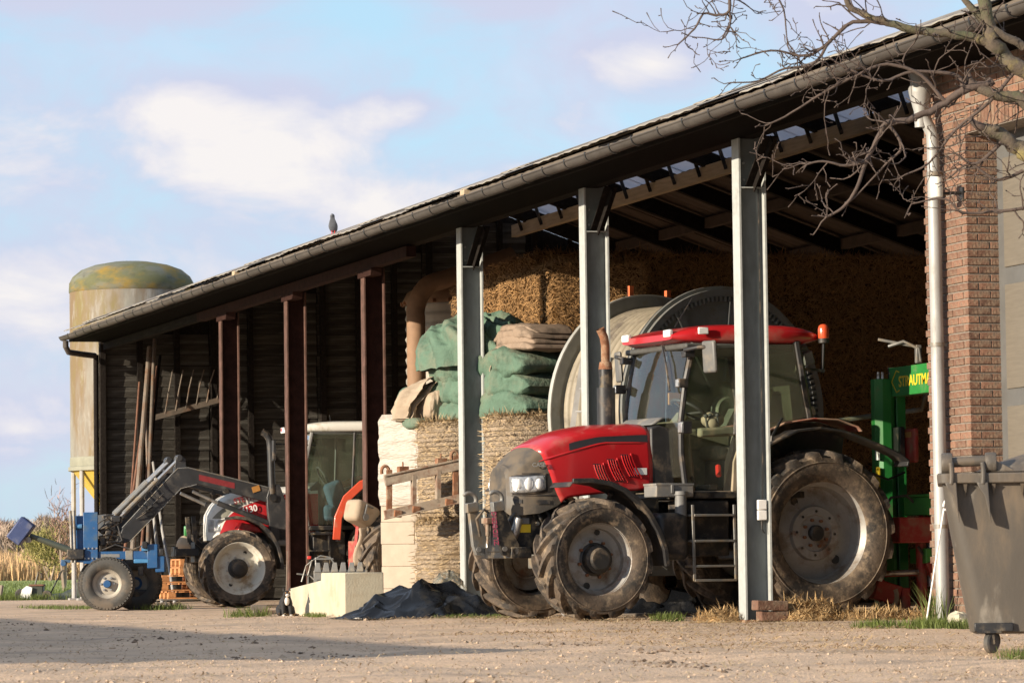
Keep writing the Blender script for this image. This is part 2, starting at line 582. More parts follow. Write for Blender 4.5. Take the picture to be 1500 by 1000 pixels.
M['steel'] = mat('bare_steel', (0.45, 0.45, 0.44), 0.35, 0.8, 0.2, 9, 0, 0, ((0.22, 0.15, 0.10), 0.3, 8))
M['grey_metal'] = mat('grey_cast_iron', (0.20, 0.20, 0.19), 0.5, 0.4, 0.2, 9, 0.1, 40, ((0.24, 0.19, 0.13), 0.42, 6))
M['grey_plastic'] = mat('grey_plastic', (0.17, 0.17, 0.165), 0.55, 0, 0.12, 6, 0, 0, ((0.32, 0.27, 0.2), 0.3, 5))
M['rust'] = mat('rust', (0.20, 0.085, 0.04), 0.85, 0, 0.35, 14, 0.3, 60, ((0.32, 0.22, 0.14), 0.38, 8))
M['cab_trim'] = mat('olive_cab_trim', (0.20, 0.19, 0.125), 0.75, 0, 0.15, 8, 0.05, 60, ((0.36, 0.29, 0.19), 0.35, 6))
M['cab_dust'] = mat('dusty_tan_trim', (0.34, 0.275, 0.19), 0.8, 0, 0.15, 8)
M['glass'] = glass('cab_glass', (0.84, 0.92, 0.86), 0.22, 0.10)
M['glass_dirty'] = glass('dusty_cab_glass', (0.72, 0.80, 0.68), 0.25, 0.24)
M['screen_glass'] = glass('windscreen_glass', (0.84, 0.92, 0.88), 0.55, 0.05)
M['lens'] = mat('headlamp_glass', (0.34, 0.34, 0.335), 0.10, 0.45, 0.35, 16, 0.5, 26, coat=0.9)
M['lamp_white'] = mat('lamp_lens', (0.85, 0.85, 0.82), 0.15, 0.1, 0.08, 20, coat=0.6)
M['orange_lens'] = mat('orange_lens', (0.60, 0.085, 0.03), 0.25, 0, 0.1, 20, coat=0.5)
M['amber'] = mat('amber_plastic', (0.40, 0.19, 0.05), 0.35, 0, 0.12, 9)
M['yellow'] = mat('yellow_sticker', (0.72, 0.50, 0.03), 0.5, 0, 0.08, 9)
M['white_paint'] = mat('white_paint', (0.66, 0.65, 0.60), 0.4, 0, 0.06, 4, 0, 0, ((0.42, 0.37, 0.28), 0.3, 4), coat=0.3)
M['sticker'] = mat('white_sticker', (0.78, 0.77, 0.74), 0.5, 0, 0.03, 9)
M['pink'] = mat('pink_print', (0.42, 0.06, 0.12), 0.5, 0, 0.05, 9)
M['orange_red'] = mat('orange_red_paint', (0.62, 0.08, 0.035), 0.4, 0, 0.1, 4, 0, 0, ((0.42, 0.25, 0.16), 0.28, 5), coat=0.3)
M['green_paint'] = mat('green_paint', (0.026, 0.205, 0.044), 0.4, 0, 0.12, 5, 0, 0, ((0.10, 0.16, 0.06), 0.25, 5), coat=0.3)
M['green_light'] = mat('light_green_paint', (0.075, 0.30, 0.06), 0.45, 0, 0.1, 5, 0, 0, ((0.2, 0.25, 0.1), 0.25, 5))
M['imp_red'] = mat('implement_red', (0.33, 0.028, 0.022), 0.5, 0, 0.15, 6, 0, 0, ((0.28, 0.13, 0.08), 0.4, 6))
M['blue'] = mat('blue_paint', (0.012, 0.075, 0.205), 0.45, 0, 0.15, 5, 0, 0, [((0.05, 0.09, 0.14), 0.32, 5), ((0.16, 0.09, 0.05), 0.14, 9)])
M['blue_light'] = mat('light_blue_paint', (0.05, 0.19, 0.38), 0.45, 0, 0.12, 5, 0, 0, ((0.05, 0.09, 0.14), 0.25, 5))
M['blue_plastic'] = mat('dark_blue_plastic', (0.035, 0.055, 0.145), 0.5, 0, 0.15, 5, 0, 0, ((0.10, 0.11, 0.16), 0.36, 5))
M['olive'] = mat('olive_tube', (0.055, 0.065, 0.05), 0.5, 0.2, 0.15, 6)
M['loader'] = mat('anthracite_paint', (0.034, 0.035, 0.037), 0.42, 0.1, 0.18, 5, 0, 0, ((0.09, 0.08, 0.07), 0.33, 4))
M['red_decal'] = mat('faded_red_decal', (0.20, 0.022, 0.025), 0.5, 0, 0.2, 12)
M['straw'] = mat('straw', (0.40, 0.275, 0.135), 0.85, 0, 0.35, 30, 0.3, 80, island=0.38)
M['straw_brown'] = mat('old_straw', (0.275, 0.160, 0.065), 0.9, 0, 0.35, 26, 0.6, 60, island=0.42)
M['straw_core'] = mat('shaded_straw_core', (0.085, 0.044, 0.016), 0.95, 0, 0.5, 26, 0.9, 70, stretch=(1, 1, 1.5), spec=0.05)  # base darkened to paint in the dimness of the barn interior
M['straw_pale'] = mat('pale_straw', (0.40, 0.30, 0.175), 0.85, 0, 0.3, 30, 0.3, 80, island=0.35)
M['green_canvas'] = mat('green_canvas', (0.085, 0.150, 0.104), 0.85, 0, 0.2, 3, 0.8, 22, [((0.15, 0.165, 0.115), 0.42, 2.2), ((0.045, 0.085, 0.055), 0.2, 5)])
M['beige_canvas'] = mat('beige_canvas', (0.36, 0.285, 0.205), 0.85, 0, 0.14, 4, 0.25, 70, ((0.25, 0.19, 0.13), 0.34, 4))
M['brown_canvas'] = mat('brown_canvas', (0.27, 0.20, 0.145), 0.85, 0, 0.2, 4, 0.25, 70, ((0.12, 0.09, 0.065), 0.4, 4))
M['black_sheet'] = mat('black_plastic_sheet', (0.007, 0.008, 0.010), 0.24, 0, 0.3, 5, 0.15, 14, ((0.03, 0.028, 0.025), 0.25, 3), spec=0.3)
M['block_stone'] = mat('pale_block', (0.41, 0.345, 0.27), 0.85, 0, 0.08, 6, 0.2, 50, objrand=0.06)
M['film'] = mat('stretch_film', (0.40, 0.355, 0.30), 0.4, 0, 0.12, 5, 0.6, 14, trans=0.12, stretch=(1, 1, 3))
M['clear_film'] = glass('clear_film', (0.93, 0.93, 0.93), 0.35, 0.25)
M['orange_wood'] = mat('orange_pallet_wood', (0.48, 0.22, 0.085), 0.75, 0, 0.25, 8, 0.2, 30, objrand=0.2)
M['pole_steel'] = mat('old_pole', (0.20, 0.17, 0.14), 0.6, 0.2, 0.3, 6, 0.1, 30, ((0.14, 0.07, 0.035), 0.4, 3), objrand=0.35)
M['pole_white'] = mat('pale_pole', (0.40, 0.39, 0.37), 0.5, 0.3, 0.15, 6)
M['pole_rust'] = mat('rusty_pole', (0.16, 0.075, 0.045), 0.8, 0, 0.3, 8, 0.1, 40)
M['silo'] = mat('silo_polyester', (0.215, 0.21, 0.18), 0.7, 0, 0.2, 9, 0.15, 40, [((0.165, 0.112, 0.062), 0.60, 0.8), ((0.30, 0.29, 0.26), 0.30, 6), ((0.17, 0.145, 0.05), 0.25, 1.6)], stretch=(1, 1, 0.28))
M['silo_top'] = mat('lichen_silo_dome', (0.155, 0.16, 0.125), 0.85, 0, 0.25, 3, 0.25, 40, [((0.105, 0.11, 0.05), 0.58, 1.5), ((0.27, 0.17, 0.02), 0.38, 1.1), ((0.07, 0.07, 0.05), 0.25, 4)], stretch=(1, 1, 2.2))
M['silo_band'] = mat('grey_green_band', (0.24, 0.24, 0.185), 0.7, 0, 0.12, 6)
M['silo_cone'] = mat('yellow_cone', (0.50, 0.36, 0.06), 0.6, 0, 0.2, 4, 0, 0, ((0.30, 0.23, 0.10), 0.3, 4))
M['duct'] = mat('tan_duct', (0.24, 0.145, 0.085), 0.75, 0, 0.15, 6)
M['tank_grey'] = mat('grey_corrugated_tank', (0.34, 0.31, 0.26), 0.6, 0.2, 0.12, 6)
M['reel'] = mat('grey_reel_steel', (0.21, 0.22, 0.21), 0.5, 0.3, 0.15, 5, 0, 0, ((0.20, 0.17, 0.13), 0.3, 4))
M['reel_edge'] = mat('sunlit_reel_rim', (0.42, 0.42, 0.38), 0.45, 0.3, 0.1, 5)  # brighter copy of the reel grey, sunlight on the far rim put into colour
M['hose'] = mat('beige_hose', (0.27, 0.235, 0.175), 0.6, 0, 0.22, 5, 0, 0, ((0.12, 0.10, 0.08), 0.35, 3))
M['orange'] = mat('orange_paint', (0.60, 0.13, 0.035), 0.5, 0, 0.15, 5)
M['bin'] = mat('grey_brown_bin', (0.070, 0.061, 0.050), 0.55, 0, 0.15, 4, 0.06, 60, [((0.14, 0.105, 0.07), 0.46, 2.2), ((0.05, 0.045, 0.04), 0.30, 4), ((0.20, 0.18, 0.15), 0.2, 7)], stretch=(1, 1, 0.3))
M['bark'] = mat('twig_bark', (0.075, 0.053, 0.042), 0.85, 0, 0.3, 12, 0.3, 40)
M['bark_moss'] = mat('lichened_bark', (0.085, 0.066, 0.048), 0.9, 0, 0.3, 9, 0.6, 30, [((0.19, 0.155, 0.06), 0.30, 6), ((0.075, 0.08, 0.04), 0.36, 4)])
M['grass'] = mat('grass_blade', (0.115, 0.155, 0.034), 0.7, 0, 0.35, 5, island=0.45, trans=0.35)
M['reed'] = mat('dry_reed', (0.50, 0.345, 0.19), 0.85, 0, 0.2, 0.4, island=0.35)
M['twig_far'] = mat('bare_twigs', (0.31, 0.245, 0.20), 0.9, 0, 0.25, 0.4, island=0.4)
M['twig_red'] = mat('reddish_twigs', (0.28, 0.165, 0.13), 0.9, 0, 0.25, 0.4, island=0.4)
M['twig_willow'] = mat('willow_twigs', (0.27, 0.25, 0.085), 0.9, 0, 0.25, 0.4, island=0.4)
M['fur_black'] = mat('black_fur', (0.015, 0.014, 0.014), 0.75, 0, 0.3, 20, 0.4, 120)
M['fur_white'] = mat('white_fur', (0.62, 0.57, 0.52), 0.85, 0, 0.1, 20, 0.3, 120)
M['pigeon'] = mat('slate_feather', (0.10, 0.11, 0.13), 0.6, 0, 0.2, 20)
M['pebble'] = mat('pebbles', (0.42, 0.32, 0.23), 0.9, 0, 0.25, 9, island=0.35)
M['clod'] = mat('dark_clods', (0.15, 0.105, 0.07), 0.95, 0, 0.3, 12, 0.4, 60, island=0.25)
M['shed'] = mat('shed_board', (0.16, 0.12, 0.09), 0.85, 0, 0.25, 2)
M['jacket'] = mat('blue_cloth', (0.055, 0.10, 0.15), 0.85, 0, 0.2, 6, 0.2, 40)
M['dash'] = mat('dash_grey', (0.06, 0.06, 0.055), 0.6, 0, 0.2, 9)
M['red_knob'] = mat('red_knob', (0.55, 0.03, 0.02), 0.4, 0, 0.05, 9)
M['number'] = mat('dark_print', (0.03, 0.03, 0.035), 0.5, 0, 0.05, 9)
M['carriage'] = mat('worn_carriage_iron', (0.27, 0.215, 0.16), 0.75, 0.1, 0.25, 9, 0.15, 50, [((0.17, 0.075, 0.04), 0.42, 5), ((0.34, 0.29, 0.22), 0.3, 7)])
M['grille_olive'] = mat('olive_grille', (0.20, 0.195, 0.155), 0.6, 0, 0.15, 9)
M['mirror'] = mat('mirror_back', (0.11, 0.11, 0.105), 0.5, 0, 0.12, 6, 0, 0, ((0.2, 0.17, 0.13), 0.3, 5))
M['batten'] = mat('weathered_batten', (0.12, 0.10, 0.08), 0.8, 0, 0.25, 5, 0.2, 30, stretch=(6, 0.5, 6))
M['galv_shaded'] = mat('shaded_post_web', (0.165, 0.185, 0.185), 0.7, 0.0, 0.15, 9, 0.06, 60, ((0.115, 0.125, 0.12), 0.35, 2.5), stretch=(1, 1, 0.4))  # post steel copy for the web, its shade painted in as darker grey
M['rust_shaded'] = mat('shaded_rust_steel', (0.030, 0.014, 0.011), 0.85, 0, 0.35, 7, 0.2, 40, spec=0.1)  # rust steel copy with shade painted in, for webs, corbels and eave steel
M['soffit'] = mat('shaded_soffit', (0.007, 0.006, 0.0055), 0.8, 0, 0.3, 5, 0.3, 30, stretch=(6, 0.6, 6), spec=0.02)  # near-black colour stands in for the deep shade under the eave
M['clear_glass'] = glass('clean_door_glass', (0.93, 0.96, 0.93), 0.12, 0.03)
M['net'] = None

def net_mat():
    m = mat('net_wrapped_straw', (0.37, 0.285, 0.195), 0.85, 0, 0.35, 20, 0.0, 30, ((0.27, 0.19, 0.105), 0.42, 3), stretch=(1, 1, 2.5))
    t = m.node_tree
    N, L = t.nodes, t.links
    b = N['Principled BSDF']
    tcn = N.new('ShaderNodeTexCoord')
    wv = N.new('ShaderNodeTexWave')
    wv.bands_direction = 'Z'
    wv.inputs['Scale'].default_value = 5.2
    wv.inputs['Distortion'].default_value = 2.6
    wv.inputs['Detail'].default_value = 4
    wv.inputs['Detail Scale'].default_value = 7
    L.new(tcn.outputs['Object'], wv.inputs['Vector'])
    n = N.new('ShaderNodeTexNoise')
    n.inputs['Scale'].default_value = 70
    L.new(tcn.outputs['Object'], n.inputs['Vector'])
    ad = N.new('ShaderNodeMath')
    ad.operation = 'ADD'
    L.new(wv.outputs['Fac'], ad.inputs[0])
    L.new(n.outputs['Fac'], ad.inputs[1])
    bp = N.new('ShaderNodeBump')
    bp.inputs['Strength'].default_value = 1.0
    bp.inputs['Distance'].default_value = 0.035
    L.new(ad.outputs[0], bp.inputs['Height'])
    L.new(bp.outputs[0], b.inputs['Normal'])
    return m
M['net'] = net_mat()
# ================================================================== GROUND
def grow(lo, hi, d0, d1, step):
    """coordinates: dense between d0 and d1, growing outside"""
    a = list(np.arange(d0, d1 + 1e-6, step))
    s, x = step, d0
    left = []
    while x > lo:
        s *= 1.35
        x -= s
        left.append(max(x, lo))
    s, x = step, d1
    right = []
    while x < hi:
        s *= 1.35
        x += s
        right.append(min(x, hi))
    return np.array(left[::-1] + a + right)
gx = grow(-900, 1500, -13, 4, 0.11)
gy = grow(-400, 3500, -19, 12, 0.13)
GXX, GYY = np.meshgrid(gx, gy, indexing='ij')
def ground_z(x, y):
    x, y = np.asarray(x, float), np.asarray(y, float)
    near = np.clip(1 - (np.hypot((x + 5) / 25, (y + 3) / 45)) ** 2, 0, 1)
    out = np.clip((0.2 - x) / 1.2, 0, 1)
    z = 0.020 * fbm(x * 0.55, y * 0.55, 0.3, 3) + 0.012 * fbm(x * 2.3, y * 2.3, 4.2, 3) + 0.006 * vnoise(x * 8, y * 8, 1.0)
    dd = 0.72*x + 0.69*y            # wheel tracks curving out of the yard
    z = z - 0.022*np.exp(-((y + 2.2 + 0.03*(x+3)**2)/0.22)**2) - 0.022*np.exp(-((y + 0.4 + 0.03*(x+3)**2)/0.22)**2) - 0.018*np.exp(-((dd + 10.5)/0.24)**2) - 0.018*np.exp(-((dd + 12.2)/0.24)**2) - 0.016*np.exp(-((x + 5.6 + 0.02*(y+6))/0.25)**2) - 0.016*np.exp(-((x + 7.4 + 0.02*(y+6))/0.25)**2)
    return z * near * (0.25 + 0.75 * out) - 0.004
P = np.stack([GXX, GYY, ground_z(GXX, GYY)], -1)
g = G().grid(P)
def ground_mat():
    m = mat('gravel_yard', (0.55, 0.39, 0.258), 0.95, 0, 0.16, 0.9, 0, 30)
    t = m.node_tree
    N, L = t.nodes, t.links
    b = N['Principled BSDF']
    base = b.inputs['Base Color'].links[0].from_socket
    tcn = N.new('ShaderNodeTexCoord')
    def noise(sc, de=6, ro=0.65, st=(1, 1, 1)):
        mp = N.new('ShaderNodeMapping')
        mp.inputs['Scale'].default_value = st
        L.new(tcn.outputs['Object'], mp.inputs[0])
        n = N.new('ShaderNodeTexNoise')
        n.inputs['Scale'].default_value = sc
        n.inputs['Detail'].default_value = de
        n.inputs['Roughness'].default_value = ro
        L.new(mp.outputs[0], n.inputs['Vector'])
        return n.outputs['Fac']
    def rng(x, a, c):
        r_ = N.new('ShaderNodeMapRange')
        r_.interpolation_type = 'SMOOTHSTEP'
        r_.inputs['From Min'].default_value = a
        r_.inputs['From Max'].default_value = c
        L.new(x, r_.inputs['Value'])
        return r_.outputs['Result']
    def mix(a, bb, f, k=1.0):
        x = N.new('ShaderNodeMix')
        x.data_type = 'RGBA'
        L.new(a, x.inputs['A'])
        x.inputs['B'].default_value = (*bb, 1)
        q = N.new('ShaderNodeMath')
        q.operation = 'MULTIPLY'
        q.inputs[1].default_value = k
        L.new(f, q.inputs[0])
        L.new(q.outputs[0], x.inputs['Factor'])
        return x.outputs['Result']
    c = base
    c = mix(c, (0.30, 0.235, 0.175), rng(noise(0.5, 5), 0.45, 0.7), 0.6)
    c = mix(c, (0.42, 0.32, 0.17), rng(noise(1.7, 7, 0.7, (0.7, 1.6, 1)), 0.56, 0.72), 0.55)       # straw dust
    c = mix(c, (0.27, 0.205, 0.15), rng(noise(0.8, 6, 0.65, (0.35, 2.2, 1)), 0.52, 0.66), 0.6)      # worn wheel tracks
    c = mix(c, (0.185, 0.14, 0.105), rng(noise(1.1, 8, 0.72, (1, 0.8, 1)), 0.62, 0.74), 0.75)       # mud stains
    c = mix(c, (0.58, 0.47, 0.36), rng(noise(16, 4, 0.7), 0.60, 0.74), 0.5)
    c = mix(c, (0.17, 0.14, 0.115), rng(noise(24, 4, 0.7), 0.62, 0.74), 0.6)
    L.new(c, b.inputs['Base Color'])
    h = N.new('ShaderNodeMath')
    h.operation = 'ADD'
    L.new(noise(14, 5, 0.7), h.inputs[0])
    L.new(noise(45, 3, 0.6), h.inputs[1])
    bp = N.new('ShaderNodeBump')
    bp.inputs['Strength'].default_value = 0.8
    bp.inputs['Distance'].default_value = 0.022
    L.new(h.outputs[0], bp.inputs['Height'])
    L.new(bp.outputs[0], b.inputs['Normal'])
    return m
M['ground'] = ground_mat()
tag(part('ground', g, M['ground'], smooth=180), kind='structure')

# meadow behind the yard on the left
gm = G().add([(-300, 46.5, 0.005), (-0.6, 45.2, 0.005), (40, 44, 0.005), (400, 60, 0.005), (400, 3000, 0.005), (-300, 3000, 0.005)], [(0, 1, 2, 3, 4, 5)])
M['meadow'] = mat('meadow_grass', (0.235, 0.285, 0.06), 0.9, 0, 0.25, 0.35, 0.3, 8, ((0.30, 0.29, 0.09), 0.3, 0.12))
tag(part('meadow', gm, M['meadow'], smooth=0), kind='structure')

def blades(n, area, hgt, wid, seed, dens=None, lean=0.35):
    rs = random.Random(seed)
    v, f = [], []
    k = 0
    while k < n:
        x, y = area(rs)
        k += 1
        h = hgt * rs.uniform(0.45, 1.15)
        a = rs.uniform(0, 2 * PI)
        w = wid * rs.uniform(0.7, 1.3)
        dx, dy = math.cos(a) * w / 2, math.sin(a) * w / 2
        lx, ly = rs.gauss(0, lean) * h, rs.gauss(0, lean) * h
        z = float(ground_z(x, y)) if abs(x) < 30 and y < 60 else 0.0
        o = len(v)
        v += [(x - dx, y - dy, z - 0.01), (x + dx, y + dy, z - 0.01), (x + lx*0.5 + dx*0.6, y + ly*0.5 + dy*0.6, z + h*0.6), (x + lx*0.5 - dx*0.6, y + ly*0.5 - dy*0.6, z + h*0.6), (x + lx, y + ly, z + h)]
        f += [(o, o+1, o+2, o+3), (o+3, o+2, o+4)]
    return v, f
def grass(n, area, hgt, wid, seed, name='grass_tuft', m='grass', lean=0.35):
    v, f = blades(n, area, hgt, wid, seed, lean=lean)
    return tag(link(name, raw_mesh(name, v, f, M[m])), kind='stuff')
def disc(cx, cy, rx, ry, ang=0.0):
    def fn(rs):
        r_ = math.sqrt(rs.random()) * rs.uniform(0.6, 1)
        a = rs.uniform(0, 2 * PI)
        x, y = rx * r_ * math.cos(a), ry * r_ * math.sin(a)
        return cx + x*math.cos(ang) - y*math.sin(ang), cy + x*math.sin(ang) + y*math.cos(ang)
    return fn
grass(9000, lambda rs: (rs.uniform(-60, 5), 240 + rs.uniform(0, 26)), 2.2, 0.12, 8, 'reed_bed', 'reed', 0.14)
# far reed bed, willow and bare trees
grass(26000, lambda rs: (rs.uniform(5, 62), 240 + rs.uniform(0, 26)), 2.2, 0.10, 3, 'reed_bed', 'reed', 0.14)
grass(9000, lambda rs: (lambda y: (-13.3 + (y + 35.6)*0.16 + rs.uniform(-0.5, 7.5)*(y + 35.6)/80 - 0.5, y))(46 + 150*rs.random()**2.2), 0.15, 0.03, 6, 'meadow_blades')
def rough_edge(rs):
    return rs.uniform(-4.5, 3.5), 45.2 + abs(rs.gauss(0, 0.35))
grass(2600, rough_edge, 0.16, 0.02, 5, 'grass')
def bush(loc, w, h, seed, m, label, name='bare_tree', n=1500, group='bare trees behind the reed bed', cat='tree', low=0.12, sw=0.05):
    rs = random.Random(seed)
    t = thing(name, label, cat, loc, 0, group)
    gt = G()
    k = rs.randint(2, 4)
    tips = []
    for i in range(k):
        a = rs.uniform(0, 2*PI)
        top = Vector((math.cos(a)*w*0.22, math.sin(a)*w*0.22, h*rs.uniform(0.55, 0.75)))
        gt.tube([(0, 0, -0.1), top*0.4 + Vector((rs.gauss(0, .1), rs.gauss(0, .1), 0)), top], [0.10*h/5, 0.07*h/5, 0.03*h/5], 5)
        tips.append(top)
        for j in range(7):
            b0 = top * rs.uniform(0.3, 0.95)
            d = Vector((rs.gauss(0, 1), rs.gauss(0, 1), rs.uniform(0.5, 1.8))).normalized() * w * rs.uniform(0.25, 0.45)
            gt.tube([b0, b0 + d*0.5 + Vector((0, 0, 0.05)), b0 + d], [0.045*h/5, 0.03*h/5, 0.015*h/5], 4)
            tips.append(b0 + d)
    part('trunk', gt, M['twig_far'], t, smooth=60)
    gc = G()
    for i in range(n):
        c = tips[rs.randrange(len(tips))]
        p = c + Vector((rs.gauss(0, w*0.13), rs.gauss(0, w*0.13), rs.gauss(0, h*0.12)))
        p.z = max(p.z, h*low)
        d = Vector((p.x*0.25 + rs.gauss(0, .5), p.y*0.25 + rs.gauss(0, .5), rs.uniform(0.2, 1.2))).normalized() * rs.uniform(0.35, 0.9) * h / 6
        gc.strand(p, d, Vector((rs.gauss(0, 1), rs.gauss(0, 1), 0.1)).normalized(), sw)
    part('crown', gc, M[m], t, smooth=0)
    return t
def far_pt(px, D):
    d = Vector(vv) + r2 * ((px - 750) / 5500)
    p = Vector((-13.2973, -35.6142, 0.577)) + d * D
    return (p.x, p.y, 0)
# the bare thicket behind the reeds reads as one far-off mass
VB = {'twig_far': ([], []), 'twig_red': ([], [])}
brs = random.Random(21)
bark_, red_ = G(), G()
for i in range(82):
    px = (-330 + 12*i) if i < 46 else (-340 - 32*(i - 46)) + brs.uniform(-6, 6)
    D = brs.uniform(322, 372)
    c = Vector(far_pt(px, D))
    h = brs.uniform(3.9, 5.4)
    gq = red_ if (86 < px < 135 and i % 2) or brs.random() < 0.22 else bark_
    for q in range(5):
        a = brs.uniform(0, 2*PI)
        gq.tube([c, c + Vector((math.cos(a)*0.4, math.sin(a)*0.4, h*0.5)), c + Vector((math.cos(a)*1.3, math.sin(a)*1.3, h*brs.uniform(.75, .95)))], [0.11, 0.07, 0.03], 4)
    for q in range(1300 if i < 46 else 650):
        z = h*(brs.random()**0.75)
        w_ = 2.3*(1 - (z/h)**3*0.7)
        p = c + Vector((brs.gauss(0, w_*0.6), brs.gauss(0, w_*0.6), z))
        d = Vector((brs.gauss(0, .5), brs.gauss(0, .5), brs.uniform(0.3, 1.2))).normalized()*brs.uniform(0.4, 1.1)
        gq.strand(p, d, Vector((brs.gauss(0, 1), brs.gauss(0, 1), 0.1)).normalized(), 0.075)
me = raw_mesh('bare_thicket', bark_.v + red_.v, bark_.f + [tuple(k + len(bark_.v) for k in f_) for f_ in red_.f], M['twig_far'])
me.materials.append(M['twig_red'])
me.polygons.foreach_set('material_index', [0]*len(bark_.f) + [1]*len(red_.f))
tag(link('bare_thicket', me), kind='stuff')
bush(far_pt(72, 262), 3.6, 4.2, 77, 'twig_willow', 'yellow green willow bush in front of the dry reeds', 'willow_bush', 2600, None, 'bush', 0.05)
bush(far_pt(92, 118), 1.1, 3.3, 91, 'twig_red', 'small leafless sapling beside the foot of the silo', 'sapling', 420, None, 'tree', 0.3, 0.018)

# ================================================================== BARN
Y0, Y1 = -12.0, 33.9
def roof_z(x):
    return 5.05 + 0.355 * (x + 0.68)
RX, RZ = 7.0, roof_z(7.0)
def far_z(x):
    return RZ - 0.355 * (x - RX)
barn = thing('barn', 'open fronted dark timber barn with steel posts and long gutter', 'barn', (0, 10, 0))
BL = Matrix.Translation((0, -10, 0))
def bpart(name, g, m, **k):
    g.v = [(p[0], p[1] - 10, p[2]) for p in g.v]
    return part(name, g, m, k.pop('parent', barn), **k)
def hpost(x, y, z0, z1, b=0.20, h=0.29, tf=0.02, tw=0.014):
    """H-section: front flange square to the facade, web across"""
    g = G()
    g.bx(x, x + tf, y - b/2, y + b/2, z0, z1)
    g.bx(x + h - tf, x + h, y - b/2, y + b/2, z0, z1)
    return g
def hweb(x, y, z0, z1, h=0.29, tf=0.02, tw=0.014):
    g = G()
    g.bx(x + tf, x + h - tf, y - tw/2, y + tw/2, z0, z1)
    return g
for y in (-0.10, 4.91, 9.93):
    p_ = bpart('post', hpost(0, y, -0.05, 4.99), M['galv'], smooth=0, label='grey galvanised steel post')
    bpart('web', hweb(0, y, -0.05, 4.99), M['galv_shaded'], parent=p_, smooth=0)
    gb = G()
    gb.bx(-0.03, 0.32, y - 0.15, y + 0.15, -0.02, 0.012)
    bpart('base_plate', gb, M['rust'], parent=p_, smooth=0)
    # stiffener, bolts and knee brace
    gk = G()
    gk.bx(0.02, 0.27, y - 0.098, y - 0.007, 4.36, 4.372)
    bpart('web_plate', gk, M['galv'], parent=p_, smooth=0)
    for zz in (4.45, 4.62):
        for xx in (0.08, 0.21):
            bpart('bolt', G().tube([(xx, y - 0.006, zz), (xx, y - 0.03, zz)], 0.014, 6), M['galv'], parent=p_, smooth=0)
    gk = G()
    gk.beam((0.16, y - 0.08, 4.36), (0.16, y - 0.62, 4.80), 0.10, 0.012, up=(1, 0, 0))
    gk.beam((0.16, y - 0.04, 4.36), (0.16, y - 0.60, 4.83), 0.012, 0.16, up=(1, 0, 0))
    bpart('knee_brace', gk, M['dark_timber'], smooth=0)
for y in (14.72, 19.27, 23.77):
    p_ = bpart('post', hpost(0, y, -0.05, 4.73, 0.19, 0.30), M['rusty_post'], smooth=0, label='rust brown steel post')
    bpart('web', hweb(0, y, -0.05, 4.73, 0.30), M['rust_shaded'], parent=p_, smooth=0)
    gb = G()
    gb.prism([(y - 0.55, 4.70), (y - 0.50, 4.60), (y + 0.20, 4.60), (y + 0.20, 4.70)], -0.015, 0.14, 'x')
    bpart('corbel', gb, M['rust_shaded'], smooth=0)
gb = G()
gb.bx(-0.005, 0.13, 12.4, 25.5, 4.705, 4.85)
bpart('rust_beam', gb, M['rust_shaded'], smooth=0)
gb = G()
gb.bx(0.0, 0.12, 25.5, 33.8, 4.72, 4.85)
bpart('wall_plate', gb, M['dark_timber'], smooth=0)
gb = G()
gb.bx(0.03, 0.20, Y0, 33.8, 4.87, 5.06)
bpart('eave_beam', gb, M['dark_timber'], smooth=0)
gb = G()
gb.bx(0.205, 0.225, -4.8, 13.6, 4.875, 4.95)
bpart('eave_angle', gb, M['rust_shaded'], smooth=0)
gb = G()
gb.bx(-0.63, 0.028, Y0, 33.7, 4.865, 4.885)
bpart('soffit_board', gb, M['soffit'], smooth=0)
# partition between barn and brick building
gb = G()
gb.prism([(0.36, 0), (13, 0), (13, far_z(13) - 0.05), (RX, RZ - 0.05), (0.36, roof_z(0.36) - 0.05)], -5.05, -4.95)
bpart('partition', gb, M['dark_timber'], smooth=0)
gb = G()
gb.bx(-0.66, -0.635, Y0, 33.7, 4.86, 5.0)
bpart('fascia_board', gb, M['dark_timber'], smooth=0)
gb = G()
gb.bx(-0.68, -0.62, Y0, 33.2, 5.005, 5.04)
bpart('eave_batten', gb, M['batten'], smooth=0)
# roof sheets, near and far slope
sheet_w = 1.09
ys = np.arange(Y0, 33.0, sheet_w)
near_me, far_me, sky_me = [], [], []
def sheet(x0, x1, zf, th=0.03, lap=0.045):
    g = G()
    a, b = (x0, zf(x0)), (x1, zf(x1))
    rings = []
    n = 14
    for i in range(n + 1):
        y = -0.02 + (sheet_w + 0.04) * i / n
        dz = 0.006 * math.sin(i / n * 2 * PI * 3.5)
        rings.append([(a[0], y, a[1] + dz), (b[0], y, b[1] + dz), (b[0], y, b[1] + dz + 0.012), (a[0], y, a[1] + dz + 0.012)])
    return g.loft(rings)
nm = mesh_of('roof_sheet', sheet(-0.74, 3.0, lambda x: roof_z(x) + 0.02), M['roof_sheet'], 30)
nm2 = mesh_of('roof_sheet', sheet(2.85, RX, lambda x: roof_z(x) + 0.045), M['roof_sheet'], 30)
fm = mesh_of('roof_sheet', sheet(8.45, 13.3, lambda x: far_z(x) + 0.02), M['brown_board'], 30)
sm_ = mesh_of('skylight_sheet', sheet(RX + 0.05, 8.6, lambda x: far_z(x) + 0.045), M['skylight'], 30)
srs = random.Random(4)
for i, y in enumerate(ys):
    for me in (nm, nm2, fm, sm_):
        o = link(me.name.split('.')[0], me, barn, (srs.uniform(-0.015, 0.015) - (0.05 if (me is nm and i % 3 == 0) else 0), y - 10, srs.uniform(0, 0.012) + (0.014 if i % 2 else 0)))
gb = G()
gb.prism([(RX - 0.25, RZ - 0.02), (RX, RZ + 0.09), (RX + 0.25, RZ - 0.02), (RX, RZ + 0.06)], Y0, 33.3)
bpart('ridge_cap', gb, M['roof_sheet'], smooth=0)
